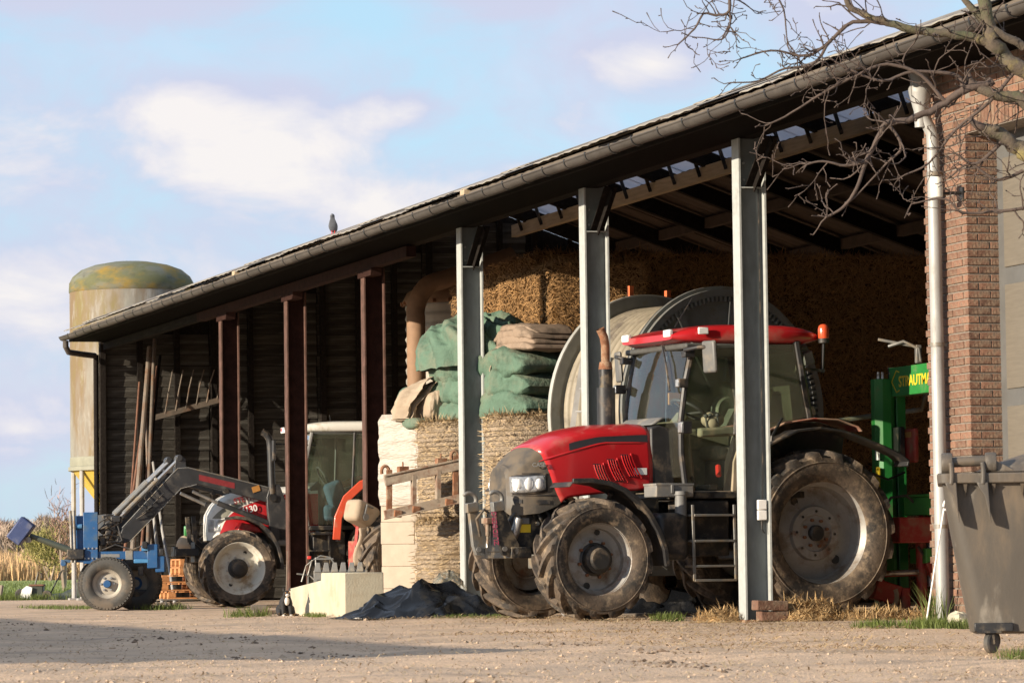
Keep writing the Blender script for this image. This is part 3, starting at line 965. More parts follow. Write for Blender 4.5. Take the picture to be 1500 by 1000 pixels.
# rafters on both slopes and purlins
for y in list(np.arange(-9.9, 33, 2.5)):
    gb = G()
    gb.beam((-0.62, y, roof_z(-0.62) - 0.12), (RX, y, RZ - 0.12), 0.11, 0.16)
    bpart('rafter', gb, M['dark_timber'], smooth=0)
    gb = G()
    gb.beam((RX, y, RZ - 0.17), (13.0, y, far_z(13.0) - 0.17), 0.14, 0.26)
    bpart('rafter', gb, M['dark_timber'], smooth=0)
for x in (1.6, 3.2, 4.8):
    gb = G()
    gb.bx(x - 0.04, x + 0.04, Y0, 33.2, roof_z(x) - 0.05, roof_z(x) + 0.0)
    bpart('purlin', gb, M['dark_timber'], smooth=0)
gb = G()
gb.bx(7.95, 8.07, Y0, 33.5, 6.92, 7.15)
bpart('purlin', gb, M['pale_timber'], smooth=0, label='pale timber purlin under the skylights')
for x in (9.8, 11.4):
    gb = G()
    gb.bx(x - 0.06, x + 0.06, Y0, 33.5, far_z(x) - 0.20, far_z(x) - 0.02)
    bpart('purlin', gb, M['brown_board'], smooth=0)
for y in np.arange(4.0, 33, 1.25):
    gb = G()
    gb.beam((7.93, y, 6.98), (7.75, y, far_z(7.75) - 0.0), 0.06, 0.02, up=(0, 1, 0))
    bpart('strap', gb, M['black_metal'], smooth=0)
# gutter with brackets, end outlet
prof = [(0.073 * math.cos(a), 0.073 * math.sin(a)) for a in np.linspace(PI, 2*PI, 11)]
gy0, gy1 = Y0, 33.75
gu = G()
rings = []
for y in np.arange(gy0, gy1 + 0.01, (gy1 - gy0) / 60):
    sag = 0.006 * math.sin(y * 1.9)
    o_ = [(-0.765 + a, y, 4.945 + b + sag) for a, b in prof]
    i_ = [(-0.765 + a*0.95, y, 4.945 + b*0.95 + sag) for a, b in prof[::-1]]
    rings.append(o_ + i_)
gu.loft(rings)
gu.tube([(-0.838, gy0, 4.948), (-0.838, gy1, 4.948)], 0.010, 6)
gut = bpart('gutter', gu, M['gutter'], smooth=50)
gbm = G()
rings = []
for a in np.linspace(PI*0.98, 2*PI, 10):
    c_, s_ = math.cos(a), math.sin(a)
    rings.append([(-0.765 + c_*0.075, -0.014, 4.945 + s_*0.075), (-0.765 + c_*0.075, 0.014, 4.945 + s_*0.075), (-0.765 + c_*0.082, 0.014, 4.945 + s_*0.082), (-0.765 + c_*0.082, -0.014, 4.945 + s_*0.082)])
gbm.loft(rings)
gbm.beam((-0.842, 0, 4.945), (-0.842, 0, 4.968), 0.028, 0.012)
gbm.beam((-0.68, 0, 4.945), (-0.655, 0, 5.0), 0.028, 0.010, up=(1, 0, 0))
bme = mesh_of('gutter_bracket', gbm, M['black_metal'], 40)
brs = random.Random(12)
y = Y0 + 0.4
while y < 33.6:
    link('gutter_bracket', bme, gut, (0, y - 10, 0))
    y += brs.uniform(0.72, 0.82)
ge = G()
ge.tube([(-0.765, 33.45, 4.87), (-0.765, 33.45, 4.76), (-0.70, 33.52, 4.66), (-0.45, 33.72, 4.64), (-0.12, 33.95, 4.62)], 0.055, 10)
bpart('outlet_elbow', ge, M['gutter'])
ge = G()
ge.tube([(-0.10, 33.97, 4.64), (-0.10, 33.97, 0.1)], 0.05, 10)
bpart('end_downpipe', ge, M['dark_timber'])
for (y, z) in ((19.5, 5.03), (7.2, 5.03)):
    ge = G()
    ge.box((-0.70, y, z), (0.10, 0.16, 0.07))
    bpart('purlin_end', ge, M['pale_timber'], bevel=0.01)
# end wall of horizontal boards
EW = 33.9
cols = [(-0.05, 2.05), (2.07, 4.15), (4.17, 6.25), (6.27, 8.35), (8.37, 10.4), (10.42, 12.9)]
wrs = random.Random(9)
bmesh_cache = {}
for (x0, x1) in cols:
    z = 0.04
    while z < 7.2:
        zt = min(roof_z(x0) if x0 < RX else far_z(x1), 9) - 0.08
        if z + 0.2 > zt:
            break
        key = round(x1 - x0, 2)
        if key not in bmesh_cache:
            g_ = G()
            g_.hexa([(0, 0, 0), (key, 0, 0), (key, 0.028, 0), (0, 0.028, 0), (0, 0.012, 0.19), (key, 0.012, 0.19), (key, 0.03, 0.19), (0, 0.03, 0.19)])
            bmesh_cache[key] = mesh_of('board', g_, M['board'], 0)
        link('board', bmesh_cache[key], barn, (x0 + wrs.uniform(-0.01, 0.01), EW - 10 + wrs.uniform(0, 0.006), z), (wrs.uniform(-0.01, 0.01), wrs.uniform(-0.002, 0.002), 0))
        z += 0.20
for x in list(np.arange(0.0, 13.0, 0.71)):
    gb = G()
    gb.bx(x - 0.05, x + 0.05, EW - 0.11, EW - 0.005, 0, (roof_z(x) if x < RX else far_z(x)) - 0.06)
    bpart('stud', gb, M['dark_timber'], smooth=0)
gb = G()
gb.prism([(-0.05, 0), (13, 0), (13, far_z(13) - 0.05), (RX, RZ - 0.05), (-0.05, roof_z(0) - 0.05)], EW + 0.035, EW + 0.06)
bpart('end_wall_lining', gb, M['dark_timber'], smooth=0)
gb = G()
for z in np.arange(0, 5.6, 0.21):
    gb.bx(12.95, 12.99, Y0, EW, z, z + 0.2)
bpart('rear_wall', gb, M['board'], smooth=0)
# a rail with old tines hanging on the end wall
gb = G()
gb.beam((0.95, EW - 0.22, 3.45), (2.45, EW - 0.22, 3.85), 0.05, 0.10)
rail = tag(bpart('tool_rail', gb, M['pole_steel'], smooth=0))
for i in range(6):
    gb = G()
    x = 1.15 + i * 0.2
    gb.tube([(x, EW - 0.24, 3.52 + i*0.053), (x + 0.06, EW - 0.27, 3.9 + i*0.05), (x + 0.16, EW - 0.2, 4.35)], 0.012, 5)
    bpart('tine', gb, M['pole_steel'])

# ================================================================== BRICK BUILDING AT THE RIGHT
house = thing('brick_building', 'red brick building with a wide doorway at the near end of the barn', 'building', (0, -5.3, 0))
def hp(name, g, m, **k):
    g.v = [(p[0], p[1] + 5.3, p[2]) for p in g.v]
    return part(name, g, m, k.pop('parent', house), **k)
YP0, YP1 = -5.78, -4.86        # pier
CH = 0.0715
g = G()
g.bx(0.012, 0.345, YP0 + 0.012, YP1 - 0.012, -0.1, 5.06)
core = hp('mortar_bed', g, M['mortar'], smooth=0)
brick_me = {}
def brick_mesh(l, d, h):
    k = (round(l, 3), round(d, 3), round(h, 3))
    if k not in brick_me:
        g = G()
        g.box((0, 0, 0), (d, l, h))
        me = mesh_of('brick', g, M['brick'], 0)
        bm = bmesh.new()
        bm.from_mesh(me)
        bmesh.ops.bevel(bm, geom=bm.edges[:] , offset=0.004, segments=1, affect='EDGES')
        bm.to_mesh(me)
        bm.free()
        brick_me[k] = me
    return brick_me[k]
krs = random.Random(31)
low = G()
n_b = 0
def put_brick(cx, cy, cz, l, d, h):
    """l along Y, d along X"""
    global n_b
    cx += krs.uniform(-0.004, 0.003)
    if cz > 1.28 and cz < 4.95:
        o = link('brick', brick_mesh(l, d, h), core, (cx, cy + 5.3, cz), (krs.uniform(-.006, .006), krs.uniform(-.006, .006), krs.uniform(-.01, .01)))
        n_b += 1
    else:
        low.box((cx, cy, cz), (d, l, h), (krs.uniform(-.006, .006), krs.uniform(-.006, .006), krs.uniform(-.01, .01)))
z = CH / 2 + 0.05
k = 0
bh, J_ = 0.058, 0.0125
LINT = 4.27
while z < 5.02:
    y = YP0
    first = 0.10 if k % 2 else 0.212
    # corner brick: shows on the front and in the jamb
    cd = 0.212 if k % 2 else 0.10
    put_brick(cd/2, y + first/2, z, first, cd, bh)
    if z < LINT:
        rest = 0.345 - cd - J_
        put_brick(cd + J_ + rest/2, y + 0.05, z, 0.10, rest, bh)
    yy = y + first + J_
    while yy < YP1 - 0.03:
        l = min(0.212, YP1 - yy)
        if l > 0.04:
            put_brick(0.05, yy + l/2, z, l, 0.10, bh)
        yy += l + J_
    z += CH
    k += 1
# brickwork above the doorway: a soldier course, then stretchers
y = YP0 - 0.03
while y > -9.5:
    low.box((0.05 + krs.uniform(-.004, .003), y, LINT + 0.115), (0.10, 0.058, 0.212))
    y -= 0.0705
z = LINT + 0.27
k = 0
while z < 5.02:
    y = YP0 - 0.01 - (0.11 if k % 2 else 0)
    while y > -9.6:
        low.box((0.05 + krs.uniform(-.004, .003), y - 0.106, z), (0.10, 0.212, bh))
        y -= 0.2245
    z += CH
    k += 1
low.v = [(p[0], p[1] + 5.3, p[2]) for p in low.v]
part('brick', low, M['brick_i'], core, smooth=0, kind='stuff')
g = G()
g.bx(0.012, 0.30, -9.6, YP0 + 0.012, LINT, 5.06)
hp('lintel_wall', g, M['mortar'], smooth=0)
g = G()
g.bx(0.30, 0.36, -9.6, YP0 + 0.01, 0, LINT)
door = hp('sliding_door', g, M['door_grey'], smooth=0)
for (z0, z1) in ((0.3, 1.9), (2.05, 2.95), (3.1, 4.05)):
    for (a, b) in ((-6.85, -5.92), (-7.95, -7.0), (-9.1, -8.1)):
        g = G()
        g.bx(0.285, 0.31, a, b, z0, z1)
        hp('door_panel', g, M['door_panel'], parent=door, bevel=0.006, smooth=0)
g = G()
g.bx(-0.01, 0.36, YP0 - 0.02, YP1, -0.12, 0.045)
hp('plinth', g, M['concrete'], bevel=0.012)
g = G()
g.tube([(-0.015, YP1 - 0.20, 0.15), (-0.015, YP1 - 0.20, 4.7)], 0.010, 6)
hp('cable', g, M['rusty_post'], smooth=0)
# downpipe with funnel head
g = G()
g.lathe([(0.0, 5.0), (0.10, 5.0), (0.115, 4.92), (0.10, 4.80), (0.062, 4.66), (0.055, 4.6)], (0, 0, 0), 'z', 20)
g.v = [(p[0] - 0.66 * 0.35 - 0.0, p[1] - 5.22, p[2] - 0.02) for p in g.v]
dp = thing('downpipe', 'pale zinc downpipe with funnel head fixed to the brick pier', 'downpipe', (-0.09, -5.3, 0))
g2 = G()
g2.lathe([(0.0, 4.92), (0.075, 4.92), (0.088, 4.86), (0.085, 4.74), (0.105, 4.70), (0.10, 4.66), (0.058, 4.50), (0.052, 4.36)], (-0.10, 0.03, 0.02), 'z', 20)
part('funnel', g2, M['pipe'], dp)
g2 = G()
g2.tube([(-0.10, 0.03, 4.56), (-0.095, 0.03, 4.50), (-0.03, 0.01, 4.38), (-0.005, 0, 4.32), (0, 0, 4.22), (0, -0.01, 2.0), (0, -0.02, 0.02)], [0.056, 0.056, 0.056, 0.056, 0.056, 0.058, 0.060], 18, cap=False)
part('pipe', g2, M['pipe'], dp, smooth=60)
for z in (3.95, 2.45, 0.86):
    g2 = G()
    g2.lathe([(0.058, z), (0.066, z), (0.066, z + 0.035), (0.058, z + 0.035)], (0, -0.01, 0), 'z', 18)
    g2.bx(0.05, 0.10, -0.02, 0.0, z, z + 0.03)
    part('pipe_clip', g2, M['grey_metal'], dp)
# small outdoor lamp on the pier
lp = thing('wall_lamp', 'small white cylinder lamp on a black arm fixed to the brick pier', 'lamp', (-0.005, -5.72, 3.70))
g2 = G()
g2.lathe([(0, 0.0), (0.05, 0.0), (0.052, 0.01), (0.052, 0.15), (0.045, 0.175), (0.0, 0.18)], (-0.24, 0.0, 0.02), 'z', 18)
part('lamp_body', g2, M['white_paint'], lp)
g2 = G()
g2.tube([(-0.19, 0, 0.05), (-0.1, 0, 0.06), (0, 0, 0.06)], 0.014, 8)
g2.box((-0.004, 0, 0.05), (0.02, 0.07, 0.12))
part('lamp_arm', g2, M['black_metal'], lp)
# fence rod leaning on the downpipe
rod = thing('fence_rod', 'thin white electric fence rod with a loop leaning on the downpipe', 'fence rod', (-0.3, -5.5, 0))
g2 = G()
a, b = Vector((-0.01, 0.06, 0.0)), Vector((0.09, -0.16, 1.03))
g2.tube([a, b], 0.0085, 7)
part('rod', g2, M['sticker'], rod)
g2 = G()
g2.tube([b + Vector((0.0, 0.0, 0.0)) + Vector((0.018 - 0.03*math.cos(t), -0.03*math.sin(t)*0.6 - 0.02, 0.03 + 0.045*math.sin(t))) for t in np.linspace(-0.3, 5.2, 14)], 0.010, 7)
part('loop', g2, M['sticker'], rod)

# ================================================================== SILO
silo = thing('feed_silo', 'tall feed silo with mossy domed top on thin legs behind the barn', 'silo', (2.03, 41.2, 0))
g = G()
g.lathe([(1.285, 2.92), (1.287, 4.5), (1.285, 6.35)], n=48, axis='z')
part('tank', g, M['silo'], silo, smooth=60)
g = G()
dome = [(1.285, 6.35), (1.30, 6.36), (1.29, 6.55), (1.22, 6.68), (1.05, 6.82), (0.78, 6.92), (0.4, 6.99), (0.0, 7.01)]
g.lathe(dome, n=48, axis='z')
part('dome', g, M['silo_top'], silo, smooth=60)
g = G()
g.lathe([(1.285, 2.74), (1.295, 2.76), (1.295, 2.93), (1.285, 2.94)], n=48, axis='z')
g.lathe([(1.295, 2.66), (1.33, 2.66), (1.33, 2.74), (1.295, 2.75)], n=48, axis='z')
part('rim_band', g, M['silo_band'], silo, smooth=40)
g = G()
g.lathe([(1.27, 2.70), (0.26, 1.36), (0.22, 1.2), (0.0, 1.2)], n=40, axis='z')
part('cone', g, M['silo_cone'], silo, smooth=40)
for i in range(8):
    a = R(22.5 + 45 * i)
    g = G()
    c_, s_ = math.cos(a) * 1.25, math.sin(a) * 1.25
    g.tube([(c_, s_, 0), (c_, s_, 2.72)], 0.05, 8)
    g.box((c_, s_, 0.02), (0.22, 0.22, 0.04))
    part('leg', g, M['pole_white'], silo)
for i in range(8):
    a, b = R(22.5 + 45*i), R(67.5 + 45*i)
    g = G()
    g.beam((math.cos(a)*1.25, math.sin(a)*1.25, 1.55), (math.cos(b)*1.25, math.sin(b)*1.25, 1.55), 0.03, 0.05)
    part('brace', g, M['pole_rust'], silo)
g = G()
g.lathe([(0.0, 0.16), (0.17, 0.16), (0.20, 0.12), (0.20, 0.0)], (0.62, -1.15, 5.95), 'z', 20)
part('vent_cap', g, M['sticker'], silo)
# ================================================================== STRAW STACK
def bale_mesh(name, L, Wd, H, seed, n_str):
    """big square bale: lumpy block covered with stalks"""
    rs = random.Random(seed)
    g = G()
    nx, ny, nz = 10, 8, 7
    def face(o, du, dv, nu, nv, ph):
        A = np.zeros((nu + 1, nv + 1, 3))
        for i in range(nu + 1):
            for j in range(nv + 1):
                A[i, j] = np.array(o) + np.array(du) * i / nu + np.array(dv) * j / nv
        return A
    hx, hy = Wd / 2, L / 2
    faces = [face((-hx, -hy, 0), (0, L, 0), (0, 0, H), 14, 7, 0), face((hx, -hy, 0), (0, L, 0), (0, 0, H), 14, 7, 0),
             face((-hx, -hy, 0), (Wd, 0, 0), (0, 0, H), 8, 7, 0), face((-hx, hy, 0), (Wd, 0, 0), (0, 0, H), 8, 7, 0),
             face((-hx, -hy, H), (Wd, 0, 0), (0, L, 0), 8, 14, 0), face((-hx, -hy, 0), (Wd, 0, 0), (0, L, 0), 8, 14, 0)]
    for A in faces:
        P = A.copy()
        c = np.array([0, 0, H / 2])
        d = P - c
        q = np.abs(d) / np.array([hx, hy, H / 2])
        edge = np.sort(q, -1)[..., 1]
        d = d * (1 - 0.05 * np.clip(edge - 0.8, 0, 1)[..., None] / 0.2)
        nz_ = 0.05 * fbm(P[..., 0]*3 + seed, P[..., 1]*3, P[..., 2]*3, 3)
        d = d * (1 + nz_[..., None] * 0.9)
        g.grid(d + c)
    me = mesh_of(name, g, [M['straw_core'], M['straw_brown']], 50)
    # stalks as one more shell of small blades
    s = G()
    for i in range(n_str):
        w = rs.random()
        if w < 0.36:
            p = (-hx, rs.uniform(-hy, hy), rs.uniform(0, H)); n = Vector((-1, 0, 0))
        elif w < 0.80:
            p = (rs.uniform(-hx, hx), -hy, rs.uniform(0, H)); n = Vector((0, -1, 0))
        elif w < 0.92:
            p = (rs.uniform(-hx, hx), rs.uniform(-hy, hy), H); n = Vector((0, 0, 1))
        else:
            p = (hx, rs.uniform(-hy, hy), rs.uniform(0, H)); n = Vector((1, 0, 0))
        d = Vector((rs.gauss(0, 1), rs.gauss(0, 1), rs.gauss(0, 0.8)))
        d = d - n * d.dot(n) * 0.9 + n * abs(rs.gauss(0, 0.22))
        d = d.normalized() * rs.uniform(0.05, 0.17)
        k = 0.012 + 0.03 * rs.random()
        s.strand(Vector(p) + n * k - d * 0.4, d, n, rs.uniform(0.006, 0.012))
    return me, s
bale_protos = []
BW, BH, BLn = 1.21, 0.884, 2.36
for k in range(3):
    me, s = bale_mesh('straw_bale', BLn, BW, BH, 50 + k, 5200)
    sm2 = raw_mesh('loose_stalks', s.v, s.f, M['straw_brown'])
    bale_protos.append((me, sm2))
X0s, Yst, YB = 1.25, 9.85, 14.4
rsb = random.Random(17)
ordn = ['lowest', 'second', 'third', 'fourth', 'topmost']
for c in range(8):
    for r_ in range(5):
        for dpt in range(2):
            if dpt == 1 and c > 0:
                continue
            me, sm2 = bale_protos[rsb.randrange(3)]
            if c == 0:
                lab = ('straw bale in the sunlit end column, %s row%s' % (ordn[r_], ', near corner' if dpt == 0 else ', far end'))
            else:
                lab = 'dark straw bale, %s row, %s column right of the sunlit corner' % (ordn[r_], ['', 'first', 'second', 'third', 'fourth', 'fifth', 'sixth', 'seventh'][c])
            t = thing('straw_bale', lab, 'straw bale', (X0s + BW/2 + c * (BW + 0.02) + rsb.uniform(-.03, .03), (Yst if c == 0 else YB) + BLn/2 + dpt * (BLn + 0.03) + rsb.uniform(-.04, .04), 0.01 + r_ * BH * (1 if c == 0 else 1.12)), rsb.uniform(-.012, .012), 'straw bales of the big stack')
            if c:
                t.scale = (1, 1, 1.12)
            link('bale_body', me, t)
            o = link('loose_stalks', sm2, t)
            o['kind'] = 'stuff'
# loose straw along the crown of the stack
s = G()
for i in range(2600):
    x = rsb.uniform(X0s, X0s + 9.6)
    p = Vector((x, (YB if x > 2.5 else Yst) + rsb.uniform(-0.02, 0.5), (5*BH*1.12 if x > 2.5 else 5*BH) + 0.01))
    d = Vector((rsb.gauss(0, 1), rsb.gauss(0, 1), abs(rsb.gauss(0.2, 0.6)))).normalized() * rsb.uniform(0.06, 0.2)
    s.strand(p, d, Vector((0, 0, 1)), 0.009)
for i in range(1300):
    p = Vector((X0s + rsb.uniform(-.02, 0.4), Yst + rsb.uniform(0, 4.7), 5*BH + 0.01))
    d = Vector((rsb.gauss(-0.2, 1), rsb.gauss(0, 1), abs(rsb.gauss(0.2, 0.6)))).normalized() * rsb.uniform(0.06, 0.2)
    s.strand(p, d, Vector((0, 0, 1)), 0.009)
tag(link('loose_straw', raw_mesh('loose_straw', s.v, s.f, M['straw_brown'])), kind='stuff')

# ================================================================== ROUND BALES
def round_bale(cx, cy, z0, z1, r, label, seed):
    rs = random.Random(seed)
    t = thing('round_bale', label, 'round bale', (cx, cy, z0), rs.uniform(0, 3), 'net wrapped round bales by the middle post')
    H = z1 - z0
    nu, nv = 72, 22
    A = np.zeros((nu, nv, 3))
    for i in range(nu):
        for j in range(nv):
            a, z = 2*PI*i/nu, H*j/(nv-1)
            e = min(z, H - z)
            rad = r * (1 - 0.10 * max(0, 1 - e/0.09)**2) + 0.018 * float(fbm(math.cos(a)*2.2 + seed, math.sin(a)*2.2, z*2.5, 3)) + 0.012*math.sin(z*19 + 0.7*math.sin(a*3))
            A[i, j] = (rad*math.cos(a), rad*math.sin(a), z)
    g = G().grid(A, close_u=True)
    part('net_wrap', g, M['net'], t, smooth=70)
    for zz in (0.0, H):
        g = G()
        g.lathe([(r*0.93, zz), (r*0.6, zz + (0.02 if zz else -0.0)), (0.0, zz + (0.03 if zz else 0))], n=40, axis='z')
        part('end_face', g, M['straw_core'], t, smooth=60)
    s = G()
    for i in range(2300):
        a = rs.uniform(0, 2*PI)
        rad = r * rs.uniform(0.72, 1.01)
        p = Vector((rad*math.cos(a), rad*math.sin(a), H - 0.01 - (0.05 if rad > r*0.95 else 0)))
        d = Vector((math.cos(a)*0.8 + rs.gauss(0, .7), math.sin(a)*0.8 + rs.gauss(0, .7), rs.gauss(0.1, 0.5))).normalized() * rs.uniform(0.05, 0.16)
        s.strand(p, d, Vector((0, 0, 1)), 0.009)
    for i in range(1500):
        a = rs.uniform(0, 2*PI)
        p = Vector((r*1.0*math.cos(a), r*1.0*math.sin(a), rs.uniform(0.02, H)))
        d = Vector((math.cos(a)*0.15 - math.sin(a)*rs.choice((-1, 1)), math.sin(a)*0.15 + math.cos(a)*rs.choice((-1, 1)), rs.gauss(0, 0.25))).normalized() * rs.uniform(0.04, 0.12)
        s.strand(p + Vector((math.cos(a), math.sin(a), 0))*0.012, d, Vector((math.cos(a), math.sin(a), 0)), 0.007)
    o = link('loose_stalks', raw_mesh('loose_stalks', s.v, s.f, M['straw_pale']), t)
    o['kind'] = 'stuff'
    return t
round_bale(0.36, 11.02, 1.20, 2.45, 0.61, 'upper net wrapped round bale beside the white block stack, under the canvas', 3)
round_bale(0.33, 10.98, 0.0, 1.19, 0.62, 'lower net wrapped round bale standing on the ground beside the white block stack', 4)
round_bale(0.62, 8.95, 1.20, 2.44, 0.58, 'upper round bale just right of the middle grey post, behind the red bonnet', 5)
round_bale(0.62, 8.98, 0.0, 1.19, 0.58, 'lower round bale just right of the middle grey post, behind the black sheet', 6)

# ================================================================== FOLDED CANVASES ON THE BALES
def pillow(g, c, ax, size, seed, amp=0.03, e=0.5, crease=0.5, nu=170, nv=84, droop=0.0, folds=5.0):
    """soft rolled slab along direction ax (unit, horizontal): size = (length, width, thickness)"""
    ax = np.array((ax[0], ax[1], 0.0)) / math.hypot(ax[0], ax[1])
    sd = np.array((-ax[1], ax[0], 0))
    U = np.linspace(0, 1, nu)
    Vv = np.linspace(0, 2*PI, nv, endpoint=False)
    uu_, vv_ = np.meshgrid(U, Vv, indexing='ij')
    s = 2*uu_ - 1
    endr = np.sqrt(np.clip(1 - np.abs(s)**4.5, 0, 1))
    cs, sn = np.cos(vv_), np.sin(vv_)
    w = np.sign(cs) * np.abs(cs)**e * size[1]/2 * (0.75 + 0.25*endr)
    h = np.sign(sn) * np.abs(sn)**(e*1.25) * size[2]/2 * endr
    l = s * size[0]/2
    n = amp * fbm(l*1.6 + seed, w*1.6 + h*2, h*3 + seed*2, 4)
    cr = -crease * amp * np.abs(np.sin(l*folds + 1.5*fbm(l*0.9, w*2, h*2 + seed, 3)))**6
    rd = amp * 0.55 * ridge(l*2.2 + seed, w*2.4 + 3, h*4.0, 3)
    rd = rd + amp*0.55*ridge(l*5.5 + seed*3, w*1.1, h*2.2, 4) * (0.4 + 0.6*np.abs(np.sin(l*2.3 + seed))) + amp*0.25*ridge(l*3 + seed, w*7, h*7 + 2, 3)
    k = (n + cr + rd)
    w2 = w + np.sign(w) * k * np.abs(cs)
    h2 = h + np.sign(sn) * k * np.abs(sn) * endr - droop * np.abs(s)**3
    P = np.zeros(uu_.shape + (3,))
    for i in range(3):
        P[..., i] = c[i] + ax[i]*l + sd[i]*w2 + (h2 if i == 2 else 0)
    g.grid(P, close_v=True)
    o = len(g.v)
    nvv = nv
    base = o - nu*nvv
    g.f.append(tuple(base + j for j in range(nvv)))
    g.f.append(tuple(base + (nu-1)*nvv + j for j in range(nvv-1, -1, -1)))
    return g
AX = (0.25, -0.968)
CT = (0.64, 10.27)
def along(t, off=0.0):
    return CT[0] + AX[0]*t - AX[1]*off*-1, CT[1] + AX[1]*t + AX[0]*off*-1
big = thing('folded_canvas', 'big green canvas folded in thick layers lying on the round bales', 'canvas', (CT[0], CT[1], 2.45), 0)
def cloth_part(name, specs, m, parent, origin, label=None):
    g = G()
    for sp in specs:
        pillow(g, *sp[:4], **sp[4])
    g.v = [(p[0]-origin[0], p[1]-origin[1], p[2]-origin[2]) for p in g.v]
    return part(name, g, m, parent, smooth=75, label=label)
O_ = (CT[0], CT[1], 2.45)
cloth_part('fold', [((0.64, 10.27, 2.60), AX, (2.42, 0.84, 0.34), 1.0, dict(amp=0.05, droop=0.06, e=0.42))], M['green_canvas'], big, O_)
cloth_part('fold', [((0.63, 10.29, 2.87), AX, (2.40, 0.84, 0.35), 4.0, dict(amp=0.05, droop=0.05, e=0.42))], M['green_canvas'], big, O_)
cloth_part('fold', [((0.64, 10.24, 3.14), AX, (2.30, 0.82, 0.34), 7.0, dict(amp=0.055, droop=0.06, e=0.45))], M['green_canvas'], big, O_)
gs = G()
gs.tube([(0.55, 9.72, 3.34), (0.40, 9.70, 3.28), (0.32, 9.70, 3.05), (0.35, 9.66, 2.9), (0.33, 9.62, 2.74), (0.36, 9.62, 2.5)], 0.007, 6)
gs.v = [(p[0]-O_[0], p[1]-O_[1], p[2]-O_[2]) for p in gs.v]
part('tie_rope', gs, M['beige_canvas'], big)
# crumpled green canvas heaped on top
heap = thing('canvas_heap', 'loosely heaped green canvas with draped folds on top of the folded canvas', 'canvas', (0.46, 10.82, 3.22))
nu, nv = 130, 60
u = np.linspace(0, 2*PI, nu, endpoint=False)
v = np.linspace(0.0, PI*0.53, nv)
UU, VV = np.meshgrid(u, v, indexing='ij')
rad = np.sin(VV)
fold = 0.19 * np.abs(np.sin(UU*6.5 + 2.2*np.sin(VV*2.5) + 1.6*vnoise(np.cos(UU)*1.4, np.sin(UU)*1.4, VV*1.5)))**1.5 * rad
fold = fold + 0.07*ridge(np.cos(UU)*1.8*rad+3, np.sin(UU)*1.8*rad, VV*1.6, 4)
rr_ = 1 + fold
lx = 0.90*rad*np.cos(UU)*rr_
ly = 0.50*rad*np.sin(UU)*rr_
lz = 0.50*np.cos(VV)**0.8*np.where(np.cos(VV) > 0, 1, 0) * (1 + 0.5*fold) if False else 0.54*np.sign(np.cos(VV))*np.abs(np.cos(VV))**0.75*(1 + 1.2*fold) + 0.03*ridge(lx*2.4, ly*2.4, 0.5, 4)
ax = np.array(AX)
Pm = np.stack([ax[0]*lx - ax[1]*ly, ax[1]*lx + ax[0]*ly, lz], -1)
g = G().grid(Pm, close_u=True)
part('cloth', g, M['green_canvas'], heap, smooth=80)
g = G()
for k in range(3):
    yo = -0.5 + k*0.10
    pillow(g, (0.34 + 0.05*k, -0.62, 0.22 - 0.11*k), AX, (0.9 - 0.1*k, 0.5, 0.13), 11 + k, amp=0.02, nu=40, nv=24)
part('rolled_end', g, M['green_canvas'], heap, smooth=75)
# the brown canvas, top right
br = thing('brown_canvas', 'flat folded brown canvas at the right end on top of the green canvas', 'canvas', (0.87, 9.42, 3.29))
for k in range(4):
    g = G()
    pillow(g, (0.02*(k % 2) - 0.01, 0.05 + 0.02*k, 0.05 + 0.075*k), AX, (0.98 - 0.03*k, 0.74 - 0.03*k, 0.085), 21 + 3*k, amp=0.030, e=0.3, nu=110, nv=60, folds=3, droop=0.05 + 0.01*k)
    part('fold', g, M['brown_canvas'], br, smooth=75)
# beige canvas hanging over the left end
bg_ = thing('beige_canvas', 'crumpled beige canvas hanging over the left end of the bales', 'canvas', (-0.12, 11.35, 2.46))
nu, nv = 70, 60
UU, VV = np.meshgrid(np.linspace(0, 1, nu), np.linspace(0, 1, nv), indexing='ij')
fx = 0.075*np.sin(UU*15 + 2.5*VV + 2*vnoise(UU*3, VV*3, 1)) * (0.3 + 0.7*VV) + 0.05*ridge(UU*2.2, VV*2.2, 5, 4)
ang = np.clip(VV*1.3, 0, 1)*PI/2
X = 0.22 - 0.42*np.sin(ang)*(0.75 + 0.25*np.sin(UU*3)) - fx*0.9 - 0.06*VV
Z = 0.62 - 0.05*UU - (VV**1.4)*0.56 + 0.05*fx
Y = (UU - 0.5)*0.72 - 0.25*VV*(UU-0.6) + 0.4*fx*VV
front = np.stack([X, Y, Z], -1)
backp = np.stack([X + 0.16 - 0.1*VV, Y, Z - 0.02], -1)
g = G().grid(front).grid(backp)
part('cloth', g, M['beige_canvas'], bg_, smooth=80)
g = G()
pillow(g, (0.26, 0.02, 0.20), (1, 0.1), (0.6, 0.62, 0.36), 33, amp=0.08, nu=90, nv=60)
part('roll', g, M['beige_canvas'], bg_, smooth=75)
gc = thing('green_rag', 'small green canvas corner sticking out beside the beige canvas', 'canvas', (-0.32, 11.5, 2.42))
g = G()
pillow(g, (0.10, 0.05, 0.38), (0.5, -1), (0.26, 0.12, 0.12), 41, amp=0.05, nu=40, nv=26)
pillow(g, (0.12, -0.25, 0.02), (0.3, -1), (0.4, 0.25, 0.12), 43, amp=0.03, nu=30, nv=20)
part('cloth', g, M['green_canvas'], gc, smooth=75)

